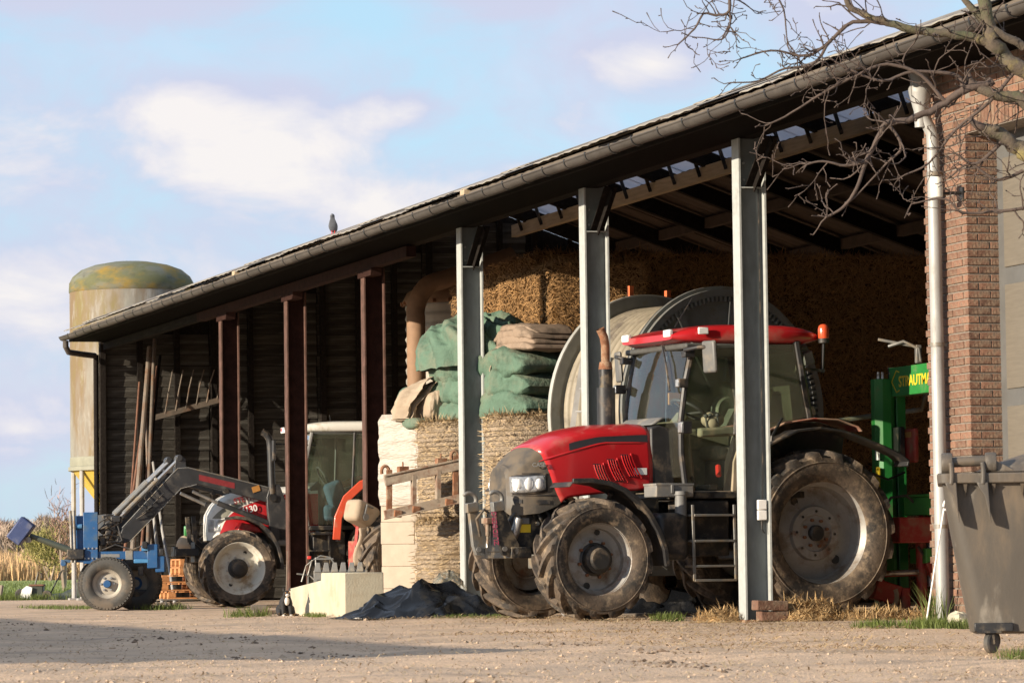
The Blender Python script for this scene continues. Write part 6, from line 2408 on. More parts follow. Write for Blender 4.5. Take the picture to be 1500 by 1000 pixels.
# front fenders
for s_ in (1, -1):
    pts = [(0.30, 1.30), (0.24, 1.345), (0.05, 1.365), (-0.15, 1.345), (-0.35, 1.26), (-0.52, 1.12), (-0.63, 0.93), (-0.69, 0.72), (-0.70, 0.58)]
    g = G()
    g.strip(pts, 0.50*s_, 0.95*s_, 0.014)
    g.strip([(p[0], p[1]-0.004) for p in pts[1:]], 0.92*s_, 0.955*s_, 0.05)
    fd = part('front_fender', g, M['black_plastic'], ST, bevel=0.005)
    g = G()
    g.strip([(p[0], p[1] + 0.008) for p in pts[1:5]], 0.55*s_, 0.945*s_, 0.008)
    part('pale_fender_top', g, M['grey_plastic'], fd)
    g = G()
    g.prism([(-0.02, 1.20), (-0.10, 1.31), (-0.36, 1.24), (-0.42, 1.16)], 0.42*s_, 0.70*s_)
    part('red_cover', g, M['red_paint'], ST, bevel=0.01)
CABX = bpy.data.objects.new('cab', None)
COL.objects.link(CABX)
CABX.parent = ST
CABX.location = (-0.34, 0, 0)
# cab
g = G()
g.bx(-2.4, -0.9, -0.70, 0.70, 1.18, 1.25)
g.bx(-1.5, -0.95, 0.35, 0.72, 0.62, 1.15)
part('cab_floor', g, M['black_metal'], CABX, bevel=0.01)
for s_ in (1, -1):
    for nm_, pts, r_ in (('front_pillar', [(-0.88, 0.66, 1.25), (-0.80, 0.68, 1.8), (-0.84, 0.70, 2.2), (-0.95, 0.72, 2.70)], 0.035), ('door_pillar', [(-1.62, 0.70, 1.5), (-1.68, 0.73, 2.70)], 0.022), ('rear_pillar', [(-2.45, 0.68, 1.75), (-2.42, 0.71, 2.72)], 0.04)):
        g = G()
        g.tube([(p[0], p[1]*s_, p[2]) for p in pts], r_, 8)
        part(nm_, g, M['grey_plastic' if nm_ == 'front_pillar' else 'black_plastic'], CABX)
    out = [(-0.97, 0.72*s_, 2.68), (-0.84, 0.70*s_, 2.2), (-0.82, 0.68*s_, 1.8), (-0.90, 0.66*s_, 1.27), (-1.45, 0.68*s_, 1.27), (-1.62, 0.70*s_, 1.50), (-1.66, 0.73*s_, 2.68)]
    out2 = [(-1.69, 0.73*s_, 2.68), (-1.66, 0.71*s_, 1.62), (-2.0, 0.70*s_, 1.85), (-2.42, 0.69*s_, 1.95), (-2.40, 0.72*s_, 2.68)]
    for nm_, oo in (('door_pane', out), ('side_pane', out2)):
        g = G()
        n = len(oo)
        g.add(oo + [(p[0], p[1] - 0.006*s_, p[2]) for p in oo], [tuple(range(n)), tuple(range(2*n-1, n-1, -1))] + [(i, n+i, n+(i+1) % n, (i+1) % n) for i in range(n)])
        part(nm_, g, M['glass'], CABX, smooth=0)
A = np.array([[(interp(lerp(1.5, 2.68, j/6), [(1.25, -0.88), (1.8, -0.80), (2.2, -0.84), (2.7, -0.95)]) + 0.07*(1-(lerp(-0.66, 0.66, i/6)/0.66)**2), lerp(-0.66, 0.66, i/6), lerp(1.5, 2.68, j/6)) for j in range(7)] for i in range(7)])
part('windscreen', G().grid(A), M['screen_glass'], CABX, smooth=80)
g = G()
g.prism([(-0.95, 1.2), (-0.98, 1.85), (-1.12, 1.95), (-1.25, 1.8), (-1.2, 1.2)], -0.38, 0.38)
part('dashboard', g, M['dash'], CABX, bevel=0.02)
g = G()
g.tube([(-1.28 + 0.09*math.sin(a), 0.2*math.cos(a), 2.02 + 0.16*math.sin(a)) for a in np.linspace(0, 2*PI, 21)], 0.016, 6, cap=False)
part('steering_wheel', g, M['dash'], CABX)
g = G()
g.bx(-2.1, -1.55, -0.25, 0.25, 1.6, 1.74)
g.beam((-2.08, 0, 1.7), (-2.2, 0, 2.35), 0.46, 0.12, up=(1, 0, 0))
part('seat', g, M['dash'], CABX, bevel=0.04)
g = G()
g.box((-1.42, 0.36, 1.72), (0.34, 0.20, 0.46), (0, 0.35, 0))
g.box((-1.40, 0.36, 1.45), (0.42, 0.22, 0.26))
part('blue_jacket', g, M['jacket'], CABX, bevel=0.08, seg=4)
g = G()
g.add([(-2.44, -0.66, 1.9), (-2.44, 0.66, 1.9), (-2.42, 0.68, 2.68), (-2.42, -0.68, 2.68)], [(0, 1, 2, 3)])
part('rear_pane', g, M['glass'], CABX, smooth=0)
g = G()
g.box((-2.40, 0.0, 2.28), (0.02, 1.15, 0.14))
rs_ = part('rear_screen_strip', g, M['tank_grey'], CABX, bevel=0.004)
rf2 = part('cab_roof', roof_shape(-2.62, -0.70, 0.78, 2.69, 2.885), M['white_paint'], CABX, smooth=50)
g = G()
g.bx(-2.45, -0.95, -0.68, 0.68, 2.66, 2.71)
part('roof_lining', g, M['dash'], rf2, bevel=0.015)
for y in (0.52, -0.52):
    g = G()
    g.box((-0.70, y, 2.78), (0.03, 0.22, 0.09))
    q = part('roof_lamp', g, M['sticker'], rf2, bevel=0.008)
    g = G()
    g.box((-0.682, y - 0.02, 2.79), (0.006, 0.09, 0.05))
    part('lamp_lens', g, M['red_paint'], q)
g = G()
g.tube([(-1.35, 0.35, 2.86), (-1.33, 0.35, 2.99)], 0.006, 5)
part('aerial', g, M['black_metal'], rf2)
for s_ in (1, -1):
    pts = [(-1.70, 1.02), (-1.73, 1.35), (-1.86, 1.62), (-2.10, 1.82), (-2.45, 1.93), (-2.85, 1.93), (-3.2, 1.80)]
    g = G()
    g.strip(pts, 0.42*s_, 0.98*s_, 0.02)
    g.strip(pts, 0.95*s_, 0.99*s_, 0.13)
    part('rear_fender', g, M['orange_red'], ST, bevel=0.012)
    g = G()
    g.strip([(p[0] - 0.02, p[1] - 0.022) for p in pts], 0.42*s_, 0.965*s_, 0.06)
    part('fender_liner', g, M['black_plastic'], ST)
    g = G()
    for x in (-1.16, -1.52):
        g.beam((x, 0.88*s_, 1.15), (x - 0.02, 0.92*s_, 0.55), 0.025, 0.04, up=(0, 1, 0))
    for z in (0.58, 0.86, 1.12):
        g.bx(-1.52, -1.16, 0.72*s_, 0.92*s_, z - 0.012, z + 0.012)
    part('step', g, M['black_metal'], ST)
g = G()
g.bx(-0.95, -0.70, 0.30, 0.66, 0.95, 1.22)
part('grey_box', g, M['grey_plastic'], ST, bevel=0.02)
# exhaust stack
g = G()
g.tube([(-0.62, 0.62, 1.75), (-0.60, 0.62, 2.50), (-0.585, 0.62, 2.60), (-0.53, 0.62, 2.68), (-0.46, 0.62, 2.72)], [0.06, 0.06, 0.06, 0.058, 0.055], 14, cap=False)
ex2 = part('exhaust', g, M['black_plastic'], ST, smooth=50)
g = G()
g.box((-0.62, 0.80, 2.42), (0.05, 0.12, 0.32))
g.tube([(-1.36, 0.70, 2.5), (-0.62, 0.80, 2.52)], 0.016, 6)
part('mirror', g, M['black_plastic'], ST, bevel=0.02)
g = G()
g.box((-1.24, 0.60, 2.54), (0.10, 0.16, 0.10))
part('work_lamp', g, M['grey_plastic'], ST, bevel=0.02)
g = G()
g.box((-1.24, -0.60, 2.54), (0.10, 0.16, 0.10))
part('work_lamp', g, M['grey_plastic'], ST, bevel=0.02)
# loader: tower, two bent booms, cross tube, rams
ld = None
for s_ in (1, -1):
    y = 0.60*s_
    g = G()
    g.prism([(-0.86, 1.02), (-0.60, 1.02), (-0.54, 1.45), (-0.52, 1.70), (-0.58, 1.88), (-0.74, 1.90), (-0.86, 1.60)], y - 0.06, y + 0.06)
    part('loader_tower', g, M['loader'], ST, bevel=0.01)
    poly = [(-0.76, 1.68), (-0.70, 1.81), (0.30, 2.05), (0.80, 2.16), (0.97, 2.15), (1.07, 2.06), (1.90, 1.24), (1.98, 1.08), (1.90, 1.00), (1.78, 1.04), (0.92, 1.85), (0.66, 1.91), (0.10, 1.78), (-0.68, 1.58)]
    g = G()
    g.prism(poly, y - 0.055, y + 0.055)
    bm_ = part('loader_boom', g, M['loader'], ST, bevel=0.012)
    g = G()
    ed = [(-0.70, 1.815), (0.30, 2.055), (0.80, 2.167), (0.97, 2.156), (1.075, 2.065), (1.91, 1.245)]
    g.tube([(p[0], y + 0.05*s_, p[1]) for p in ed], 0.010, 6)
    ed = [(1.78, 1.035), (0.92, 1.845), (0.66, 1.905)]
    g.tube([(p[0], y + 0.05*s_, p[1]) for p in ed], 0.010, 6)
    part('boom_edge', g, M['grey_metal'], bm_)
    for (px_, pz_, a_, b_, r_) in ((1.45, 1.49, 0.05, 0.075, 0.09), (-0.62, 1.69, 0.09, -0.09, 0.06), (0.16, 1.80, 0.07, -0.07, 0.04)):
        part('pivot', G().tube([(px_, y + a_, pz_), (px_, y + b_, pz_)], r_, 18), M['black_metal'], bm_)
    # lift ram
    g = G()
    g.tube([(-0.56, y, 1.30), (0.30, y, 1.62)], 0.042, 10)
    rm = part('lift_ram', g, M['loader'], ST)
    g = G()
    g.tube([(0.28, y, 1.61), (0.72, y, 1.80)], 0.026, 8)
    part('ram_rod', g, M['steel'], rm)
    # tilt rams along the top of the boom
    for k, (o_, zz) in enumerate(((0.0, 0.0), (0.14, -0.02))):
        yy = y - o_*s_
        g = G()
        g.tube([(0.94, yy, 2.31 + zz), (1.55, yy, 1.76 + zz)], [0.026, 0.026], 8)
        r_ = part('tilt_ram', g, M['steel'], ST)
        g = G()
        g.tube([(1.30, yy, 1.985 + zz), (1.86, yy, 1.48 + zz)], 0.040, 10)
        part('ram_body', g, M['grey_metal'], r_)
        g = G()
        g.tube([(1.86, yy, 1.48 + zz), (2.05, yy, 1.31 + zz)], 0.022, 8)
        part('ram_rod', g, M['steel'], r_)
    g = G()
    g.prism([(0.82, 2.12), (1.02, 2.10), (1.00, 2.33), (0.92, 2.37), (0.84, 2.31)], y - 0.15*s_, y + 0.03*s_)
    g.tube([(0.94, y + 0.06*s_, 2.32), (0.94, y - 0.2*s_, 2.32)], 0.05, 12)
    part('ram_bracket', g, M['loader'], ST, bevel=0.006)
    # head: curved hooks
    g = G()
    for q, (cx_, cz_) in enumerate(((1.86, 1.24), (2.02, 1.24))):
        g.tube([(cx_ + 0.13*math.cos(a), y + 0.02, cz_ + 0.17*math.sin(a)) for a in np.linspace(R(-80), R(110), 9)], [0.022] + [0.034]*7 + [0.022], 8)
    g.box((2.12, y, 1.30), (0.18, 0.14, 0.30), (0, 0.15, 0))
    g.tube([(1.95, y + 0.1, 1.06), (1.95, y - 0.1, 1.06)], 0.05, 12)
    part('loader_hook', g, M['black_metal'], ST, bevel=0.006)
    g = G()
    for k in range(4):
        g.tube([(1.25 + 0.12*k, y + 0.06*s_, 2.02 - 0.13*k), (1.35 + 0.1*k, y + 0.12*s_, 1.90 - 0.10*k), (1.22 + 0.1*k, y + 0.13*s_, 1.78 - 0.10*k), (1.38 + 0.1*k, y + 0.08*s_, 1.62 - 0.08*k)], 0.011, 6)
    part('hydraulic_hose', g, M['black_plastic'], bm_)
    g = G()
    A = np.array([[(lerp(0.62, 0.02, i), y + 0.058*s_, lerp(2.06, 1.925, i) - 0.09*j) for j in (0, 1)] for i in (0, 1)])
    g.grid(A)
    part('faded_decal', g, M['red_decal'], bm_, smooth=0)
    g = G()
    g.box((-0.34, y + 0.062*s_, 1.83), (0.13, 0.01, 0.09), (0, 0.29, 0))
    part('reflector', g, M['amber'], bm_)
g = G()
g.tube([(0.86, -0.6, 2.0), (0.86, 0.6, 2.0)], 0.07, 12)
g.tube([(1.70, -0.6, 1.22), (1.70, 0.6, 1.22)], 0.06, 12)
g.bx(2.10, 2.18, -0.66, 0.66, 1.10, 1.46)
part('cross_tube', g, M['loader'], ST)

for ch in ST.children:                 # the measured lengths were read along the picture: shorten to the true heading
    if ch.name.startswith(('front_wheel', 'rear_wheel')):
        ch.location.x *= 0.93
    else:
        ch.scale.x = 0.93
        ch.location.x *= 0.93
# ================================================================== BLUE WHEELED IMPLEMENT ON THE LOADER
BI = thing('wheeled_implement', 'blue wheeled implement with a swing arm standing at the end of the front loader', 'farm implement', (-2.64, 19.81, 0), R(163))
ip = rimp(0.215, 0.30, 0.03, 0.16, 0.06, 0.08)
ihub = [(0.0, 0.12), (0.05, 0.12), (0.06, 0.10), (0.06, 0.04), (0.10, 0.035)]
for (x, y, s_) in ((0, -0.13, 1), (0.10, -0.62, 1), (-0.32, -1.05, -1)):
    wheel(BI, 'wheel', (x, y, 0.395), s_, 'impl', lambda: flotation_tyre(0.40, 0.32, 0.215), ip, 'tank_grey', 'rubber_clean', 0, 6, 0.10, 0.05, ihub, [], 0.5*x, hubmat='blue')
g = G()
g.tube([(0, -0.1, 0.395), (0.05, -1.0, 0.395)], 0.045, 10)
g.bx(-0.10, 0.18, -0.75, -0.45, 0.50, 0.72)
part('axle', g, M['black_metal'], BI)
g = G()
g.bx(0.20, 0.36, -0.50, -0.30, 0.70, 1.46)
g.bx(0.16, 0.38, -0.29, -0.27, 0.70, 1.47)
mast = part('mast', g, M['blue'], BI, bevel=0.008)
g = G()
g.bx(0.38, 0.56, -0.56, -0.34, 0.74, 1.42)
part('rear_plate', g, M['blue'], mast, bevel=0.008)
g = G()
g.tube([(0.40, -0.30, 1.26), (0.56, -0.30, 1.26)], 0.035, 12)
part('cross_pipe', g, M['blue_light'], mast)
g = G()
TY['mast_bolt'] = mesh_of('bolt', G().tube([(0, -0.27, 0), (0, -0.25, 0)], 0.014, 6), M['steel'])
for x in (0.18, 0.24, 0.30, 0.36):
    for z in (0.93, 0.78):
        link('bolt', TY['mast_bolt'], mast, (x, 0, z))
for x in (0.50, 0.55):
    g = G()
    g.tube([(x, -0.26, 0.72), (x + 0.02, -0.26, 1.50)], 0.022, 8)
    part('rod', g, M['grey_metal'], mast)
g = G()
g.bx(-0.60, 0.20, -0.42, -0.30, 0.76, 0.88)
bmn = part('main_beam', g, M['blue'], BI, bevel=0.008)
g = G()
g.bx(-0.36, -0.25, -0.43, -0.29, 0.75, 0.89)
part('clamp', g, M['grey_metal'], bmn, bevel=0.006)
g = G()
g.bx(-0.16, 0.12, -0.298, -0.296, 0.79, 0.84)
part('worn_print', g, M['grey_plastic'], bmn, smooth=0)
g = G()
g.bx(-0.74, -0.58, -0.55, -0.22, 0.62, 0.98)
g.bx(-0.84, -0.70, -0.50, -0.25, 0.56, 0.80)
hb = part('head_bracket', g, M['blue'], BI, bevel=0.012)
g = G()
g.bx(-0.62, -0.38, -0.40, -0.22, 0.70, 0.76)
g.bx(-0.60, -0.50, -0.46, -0.2, 0.88, 0.96)
part('pale_bracket', g, M['blue_light'], hb, bevel=0.008)
g = G()
g.box((-0.55, -0.2, 0.97), (0.08, 0.10, 0.10))
g.box((-0.48, -0.28, 0.58), (0.08, 0.08, 0.14))
g.box((-0.80, -0.22, 0.86), (0.06, 0.08, 0.10))
part('catch', g, M['black_metal'], hb, bevel=0.008)
g = G()
g.bx(0.16, 0.72, -0.44, -0.28, 0.72, 0.765)
g.lathe([(0, -0.04), (0.045, -0.04), (0.045, 0.04), (0, 0.04)], (0.68, -0.3, 0.71), 'y', 14)
part('draw_bar', g, M['blue'], BI, bevel=0.008)
g = G()
g.bx(0.36, 0.62, -0.30, -0.20, 0.765, 0.92)
part('pivot_block', g, M['black_metal'], BI, bevel=0.015)
g = G()
g.tube([(0.56, -0.28, 0.90), (1.18, -0.28, 1.13)], [0.052, 0.038], 12)
sw = part('swing_arm', g, M['olive'], BI)
g = G()
g.box((1.31, -0.28, 1.20), (0.38, 0.30, 0.24), (0, R(52), 0))
part('blue_box', g, M['blue_plastic'], sw, bevel=0.02)
g = G()
g.tube([(1.20, -0.20, 1.07), (1.20, -0.36, 1.07)], 0.045, 12)
part('roller', g, M['grey_metal'], sw)
g = G()
for k, (x, z) in enumerate(((-0.10, 1.36), (-0.02, 1.30), (0.08, 1.22), (0.02, 1.14), (0.10, 1.04))):
    g.box((x + 0.0, -0.45, z), (0.16, 0.22, 0.10), (0, 0.4*k, 0))
part('coupling', g, M['black_metal'], BI, bevel=0.02)
g = G()
for k in range(4):
    y_ = -0.28 - 0.05*k
    g.tube([(0.16, y_, 1.30 - 0.1*k), (0.02, y_ + 0.08, 1.38 - 0.12*k), (-0.14, y_, 1.26 - 0.08*k), (-0.20, y_, 1.05)], 0.013, 7)
g.tube([(0.1, -0.28, 0.9), (-0.1, -0.27, 0.98), (-0.35, -0.28, 0.9), (-0.62, -0.24, 1.0)], 0.012, 7)
part('hydraulic_hose', g, M['black_plastic'], BI)
g = G()
g.bx(-0.55, -0.25, -1.2, -0.95, 0.02, 0.30)
part('rear_foot', g, M['black_metal'], BI, bevel=0.03)

# ================================================================== PALLETS
PA = (-0.92, 24.08)
def pallet(k, z):
    lab = ['orange wooden pallet at the bottom of the pile beside the blue implement', 'second orange pallet from the bottom of the pile beside the blue implement', 'third orange pallet from the bottom of the pile', 'fourth orange pallet from the bottom of the pile', 'topmost orange pallet of the pile'][k]
    t = thing('pallet', lab, 'pallet', (PA[0] + [0.10, -0.02, 0.0, 0.30, 0.32][k], PA[1] + [0, 0.0, 0.01, 0.05, 0.1][k], z), rnd.uniform(-.02, .02), 'pallets piled beside the blue implement')
    for y in (0.05, 0.37, 0.70):
        for x in (0.06, 0.56, 1.08):
            g = G()
            g.bx(x - 0.06, x + 0.07, y - 0.05, y + 0.05, 0.02, 0.10)
            part('block', g, M['orange_wood'], t, bevel=0.006, smooth=0, seg=1)
    for y in (0.05, 0.37, 0.70):
        g = G()
        g.bx(0, 1.15, y - 0.05, y + 0.05, 0.0, 0.019)
        part('bottom_board', g, M['orange_wood'], t, smooth=0)
    for x in np.linspace(0.05, 1.10, 7):
        g = G()
        g.bx(x - 0.045, x + 0.045, 0, 0.75, 0.102, 0.122)
        part('deck_board', g, M['orange_wood'], t, smooth=0)
for k in range(5):
    pallet(k, 0.125 + 0.130*k)
fs = thing('pallet_stand', 'low grey steel stand under the orange pallets', 'stand', (PA[0], PA[1], 0))
g = G()
g.bx(-0.02, 1.25, 0.0, 0.75, 0.10, 0.12)
part('plate', g, M['grey_metal'], fs, bevel=0.004)
for x in (0.06, 0.28, 1.1):
    for y in (0.03, 0.70):
        g = G()
        g.beam((x, y, 0.10), (x + 0.03, y, 0.0), 0.03, 0.03)
        g.bx(x, x + 0.07, y - 0.03, y + 0.03, 0.0, 0.012)
        part('leg', g, M['grey_metal'], fs, smooth=0)
sk = thing('sack', 'lumpy tan sack lying on the far front tyre', 'sack', (-0.78, 22.72, 0.80))
P_ = np.zeros((30, 20, 3))
for i in range(30):
    for j in range(20):
        a, b = 2*PI*i/30, PI*j/19
        q = 1 + 0.10*float(fbm(math.cos(a)*1.5, math.sin(a)*1.5, b*1.5, 3))
        P_[i, j] = (0.19*q*math.sin(b)*math.cos(a), 0.28*q*math.sin(b)*math.sin(a), 0.17 + 0.17*q*math.cos(b))
part('cloth', G().grid(P_, close_u=True), M['beige_canvas'], sk, smooth=80)
# ================================================================== POLES LEANING ON THE END WALL
poles = [((-0.37, 30.66), (0.84, 33.0, 4.55), 0.028, 'pole_rust', 'rust red pole leaning furthest over among the poles on the end wall'),
         ((-0.18, 30.62), (0.80, 33.0, 4.75), 0.050, 'pole_steel', 'thick pale grey pole leaning on the end wall beside the rust red one'),
         ((-0.04, 30.56), (0.95, 33.0, 4.40), 0.030, 'pole_rust', 'brown pole leaning between the thick grey pole and the studs'),
         ((0.12, 30.51), (0.90, 33.0, 4.9), 0.038, 'pole_steel', 'grey brown pole leaning on the end wall, tallest of the bundle'),
         ((0.25, 30.47), (0.72, 33.0, 3.7), 0.030, 'pole_steel', 'shorter grey pole leaning behind the loader boom'),
         ((0.40, 30.43), (0.76, 33.1, 3.2), 0.034, 'pole_white', 'pale steel tube standing nearly upright left of the pallets'),
         ((0.62, 30.39), (0.86, 33.0, 2.6), 0.030, 'pole_white', 'thin white tube standing nearly upright behind the pallets'),
         ((-0.28, 30.8), (0.62, 33.1, 4.1), 0.022, 'pole_rust', 'thin rusty rod among the leaning poles'),
         ((0.02, 30.7), (1.02, 33.1, 4.6), 0.028, 'dark_timber', 'dark wooden pole at the right of the leaning bundle')]
for (b, t_, r_, m_, lab) in poles:
    g = G()
    a_ = Vector((b[0], b[1], 0.0))
    c_ = Vector(t_)
    c_.y = b[1] + (c_.y - b[1]) * 1.15
    c_.y = min(c_.y, 33.72)
    mid_ = a_.lerp(c_, 0.5) + Vector((rnd.gauss(0, .02), 0, rnd.gauss(0, .02)))
    g.tube([p - a_ for p in (a_, a_.lerp(c_, .25), mid_, c_)], [r_, r_, r_*0.95, r_*0.9], 9)
    o = part('pole', g, M[m_])
    o.location = a_
    tag(o, lab, 'pole', 'poles leaning on the end wall')

# ================================================================== MUDDY MACHINE BEHIND THE CONCRETE BLOCK
MI = thing('muddy_machine', 'muddy machine with red rimmed tyre and dirty beige tank behind the concrete block', 'farm machine', (0.09, 13.29, 0), R(207.9))
mp_ = rimp(0.46, 0.38, 0.02, 0.34, 0.03, 0.12)
w_ = wheel(MI, 'wheel', (0, 0, 0.69), 1, 'mud', lambda: tractor_tyre(0.69, 0.40, 0.46, 17, 0.05, 0.055, 0.44), mp_, 'orange_red', 'rubber', 0, 8, 0.16, 0.04, [(0, 0.09), (0.08, 0.09), (0.10, 0.03)])
for a in range(4):
    g = G()
    d = Vector((math.cos(a*PI/2 + 0.4), 0, math.sin(a*PI/2 + 0.4)))
    g.beam(d*0.10 + Vector((0, 0.07, 0)), d*0.44 + Vector((0, 0.10, 0)), 0.07, 0.03, up=(0, 1, 0))
    part('rim_spoke', g, M['imp_red'], w_, smooth=0)
g = G()
g.tube([(0, -0.7, 0.69), (0, 0.05, 0.69)], 0.06, 10)
g.bx(-0.1, 0.1, -0.9, -0.3, 0.55, 0.95)
g.beam((0.0, -0.32, 0.8), (0.55, -0.32, 1.25), 0.08, 0.08)
g.beam((0.45, -0.3, 1.15), (0.62, -0.3, 0.0), 0.06, 0.06)
part('frame', g, M['imp_red'], MI, bevel=0.008)
g = G()
g.box((0.56, -0.12, 1.30), (0.48, 0.28, 0.30), (0, R(-18), R(8)))
tnk = part('beige_tank', g, M['beige_canvas'], MI, bevel=0.07, seg=4)
g = G()
g.tube([(0.5, 0.04, 1.38), (0.62, 0.05, 1.42), (0.66, 0.05, 1.30)], 0.014, 6)
g.lathe([(0, 0.02), (0.05, 0.02), (0.05, -0.02)], (0.64, 0.04, 1.26), 'y', 12)
part('tank_fitting', g, M['grey_plastic'], tnk)
g = G()
A = np.zeros((16, 12, 3))
for i in range(16):
    for j in range(12):
        u_, v_ = i/15, j/11
        A[i, j] = (0.50 + 0.16*(u_-0.5)*2 - 0.05*v_ + 0.14*u_*v_, -0.05 + 0.05*math.sin(u_*9 + v_*2)*v_ + 0.03*math.sin(v_*7), 1.12 - 0.50*v_)
g.grid(A)
cl_ = part('hanging_cloth', g, M['beige_canvas'], MI, smooth=80)
so = cl_.modifiers.new('thick', 'SOLIDIFY')
so.thickness = 0.03
tb = thing('toothed_bar', 'grey steel bucket edge with a row of teeth standing up behind the concrete block', 'bucket', (-1.93, 9.73, 0), R(-17))
g = G()
g.bx(-0.05, 0.62, 0, 0.08, 0.40, 0.56)
g.bx(-0.02, 0.04, 0, 0.08, 0.0, 0.45)
g.bx(0.52, 0.58, 0, 0.08, 0.0, 0.45)
g.bx(-0.05, 0.62, 0.05, 0.4, 0.36, 0.42)
part('bar', g, M['grey_metal'], tb, bevel=0.006)
for k in range(6):
    g = G()
    x = 0.0 + k*0.105
    g.prism([(x - 0.045, 0.54), (x + 0.045, 0.54), (x + 0.03, 0.655), (x - 0.02, 0.655)], -0.015, 0.015)
    part('tooth', g, M['grey_plastic'], tb, bevel=0.004)
sc = thing('scrap_frame', 'small tangle of bent chrome tubes with a red lamp behind the concrete block', 'scrap metal', (-1.95, 10.15, 0), R(-17))
g = G()
for pts in ([(0, 0, 0.5), (0.05, 0, 0.68), (0.16, 0, 0.74), (0.28, 0, 0.72), (0.36, 0, 0.60)], [(-0.08, 0, 0.42), (-0.02, 0, 0.62), (0.08, 0, 0.70), (0.32, 0, 0.70)], [(-0.14, 0, 0.52), (0.02, 0.03, 0.50), (0.12, 0, 0.40)], [(0.1, 0, 0.0), (0.1, 0, 0.72)], [(0.0, 0.05, 0.0), (0.0, 0.03, 0.52)]):
    g.tube(pts, 0.011, 6)
part('tube', g, M['grey_metal'], sc)
g = G()
g.box((0.02, -0.02, 0.72), (0.05, 0.03, 0.04))
part('red_lamp', g, M['red_knob'], sc, bevel=0.008)
g = G()
g.lathe([(0.07, -0.02), (0.09, 0), (0.07, 0.02)], (0.16, 0, 0.46), 'y', 18)
part('rusty_ring', g, M['rust'], sc)
st_ = tag(part('stick', G().tube([(0, 0, 0), (0.04, 0.02, 0.85)], 0.007, 6), M['pole_steel'], None), 'thin wooden stick leaning on the rusty post by the cat', 'stick')
st_.location = (-0.12, 18.92, 0)

# ================================================================== GREEN MACHINE AT THE RIGHT
GM = thing('green_machine', 'green lettered farm machine with red hitch behind the big rear wheel', 'farm machine', (2.76, 3.06, 0))
g = G()
n = 8
oct_ = [(0.125 + 0.13*math.cos(a + R(22.5)), 0.0 + 0.13*math.sin(a + R(22.5))) for a in np.linspace(0, 2*PI, 9)[:-1]]
g.prism(oct_, 0.0, 2.60, 'z')
col_ = part('column', g, M['green_paint'], GM, bevel=0.004, smooth=0)
g = G()
g.tube([(0.08, 0, 2.60), (0.08, 0, 2.68)], 0.017, 8)
g.tube([(0.14, 0.02, 2.60), (0.14, 0.02, 2.68)], 0.017, 8)
part('bolt', g, M['steel'], col_)
g = G()
g.bx(0.26, 0.37, -0.07, 0.07, 0.0, 2.42)
part('second_column', g, M['green_paint'], GM, bevel=0.008, smooth=0)
g = G()
g.bx(0.18, 0.32, -2.2, -0.06, 2.40, 2.72)
bm2_ = part('top_beam', g, M['green_paint'], GM, bevel=0.006, smooth=0)
g = G()
g.bx(0.17, 0.33, -0.062, -0.052, 2.39, 2.73)
part('end_plate', g, M['black_plastic'], bm2_)
lettering('STRAUTMANN', 0.165, face_matrix((0.178, -0.34, 2.50), (0, -1, 0), (0, 0, 1)), M['yellow'], bm2_, sx=1.05, bold=0.002)
g = G()
g.tube([(0.176, -0.28, 2.68), (0.176, -0.15, 2.56), (0.176, -0.28, 2.44)], 0.006, 4)
g.tube([(0.176, -0.28, 2.68), (0.176, -0.36, 2.66)], 0.006, 4)
g.tube([(0.176, -0.28, 2.44), (0.176, -0.36, 2.46)], 0.006, 4)
part('emblem', g, M['yellow'], bm2_)
g = G()
for z in (2.45, 2.66):
    g.tube([(0.178, -0.10, z), (0.168, -0.10, z)], 0.013, 6)
part('bolt', g, M['steel'], bm2_)
g = G()
g.tube([(0.10, -0.25, 2.95), (0.24, -0.35, 3.0), (0.40, -0.4, 2.92), (0.42, -0.4, 2.78)], 0.02, 8)
g.beam((0.0, -0.2, 3.03), (0.40, -0.36, 2.94), 0.05, 0.03)
g.box((0.40, -0.38, 2.86), (0.06, 0.06, 0.2))
part('control_arm', g, M['grey_metal'], GM, bevel=0.005)
g = G()
g.bx(0.20, 0.26, -0.30, -0.10, 1.66, 2.06)
part('lamp_housing', g, M['black_plastic'], GM, bevel=0.01)
g = G()
g.bx(0.27, 0.33, -0.52, -0.20, 1.66, 2.04)
rl = part('rear_lamp', g, M['imp_red'], GM, bevel=0.02)
g = G()
g.bx(0.265, 0.27, -0.45, -0.26, 1.94, 2.0)
part('amber_lens', g, M['amber'], rl)
g = G()
g.bx(0.0, 0.02, -0.14, -0.06, 1.36, 1.62)
part('yellow_sticker', g, M['yellow'], col_)
g = G()
g.bx(0.0, 0.02, -0.14, -0.06, 1.70, 1.82)
part('white_sticker', g, M['sticker'], col_)
g = G()
g.bx(0.30, 1.2, -0.9, -0.12, 1.08, 1.28)
g.bx(0.28, 1.25, -0.93, -0.10, 1.28, 1.31)
g.bx(0.35, 0.8, -0.6, -0.15, 0.55, 0.72)
part('green_box', g, M['green_light'], GM, bevel=0.012)
g = G()
g.bx(-0.02, 0.9, -0.75, -0.20, 0.78, 1.06)
g.tube([(0.36, -0.45, 0.05), (0.36, -0.45, 0.80)], 0.06, 12)
g.beam((-0.25, -0.40, 0.44), (0.55, -0.45, 0.46), 0.08, 0.07)
g.prism([(0.34, 0.55), (0.48, 0.60), (0.62, 0.42), (0.56, 0.26), (0.44, 0.34)], -0.62, -0.54)
g.beam((-0.35, -0.35, 0.62), (-0.1, -0.4, 0.30), 0.10, 0.14)
g.box((-0.05, -0.4, 0.24), (0.30, 0.16, 0.22), (0, 0.3, 0))
g.box((0.16, -0.42, 0.16), (0.10, 0.14, 0.26))
part('hitch_frame', g, M['imp_red'], GM, bevel=0.012)
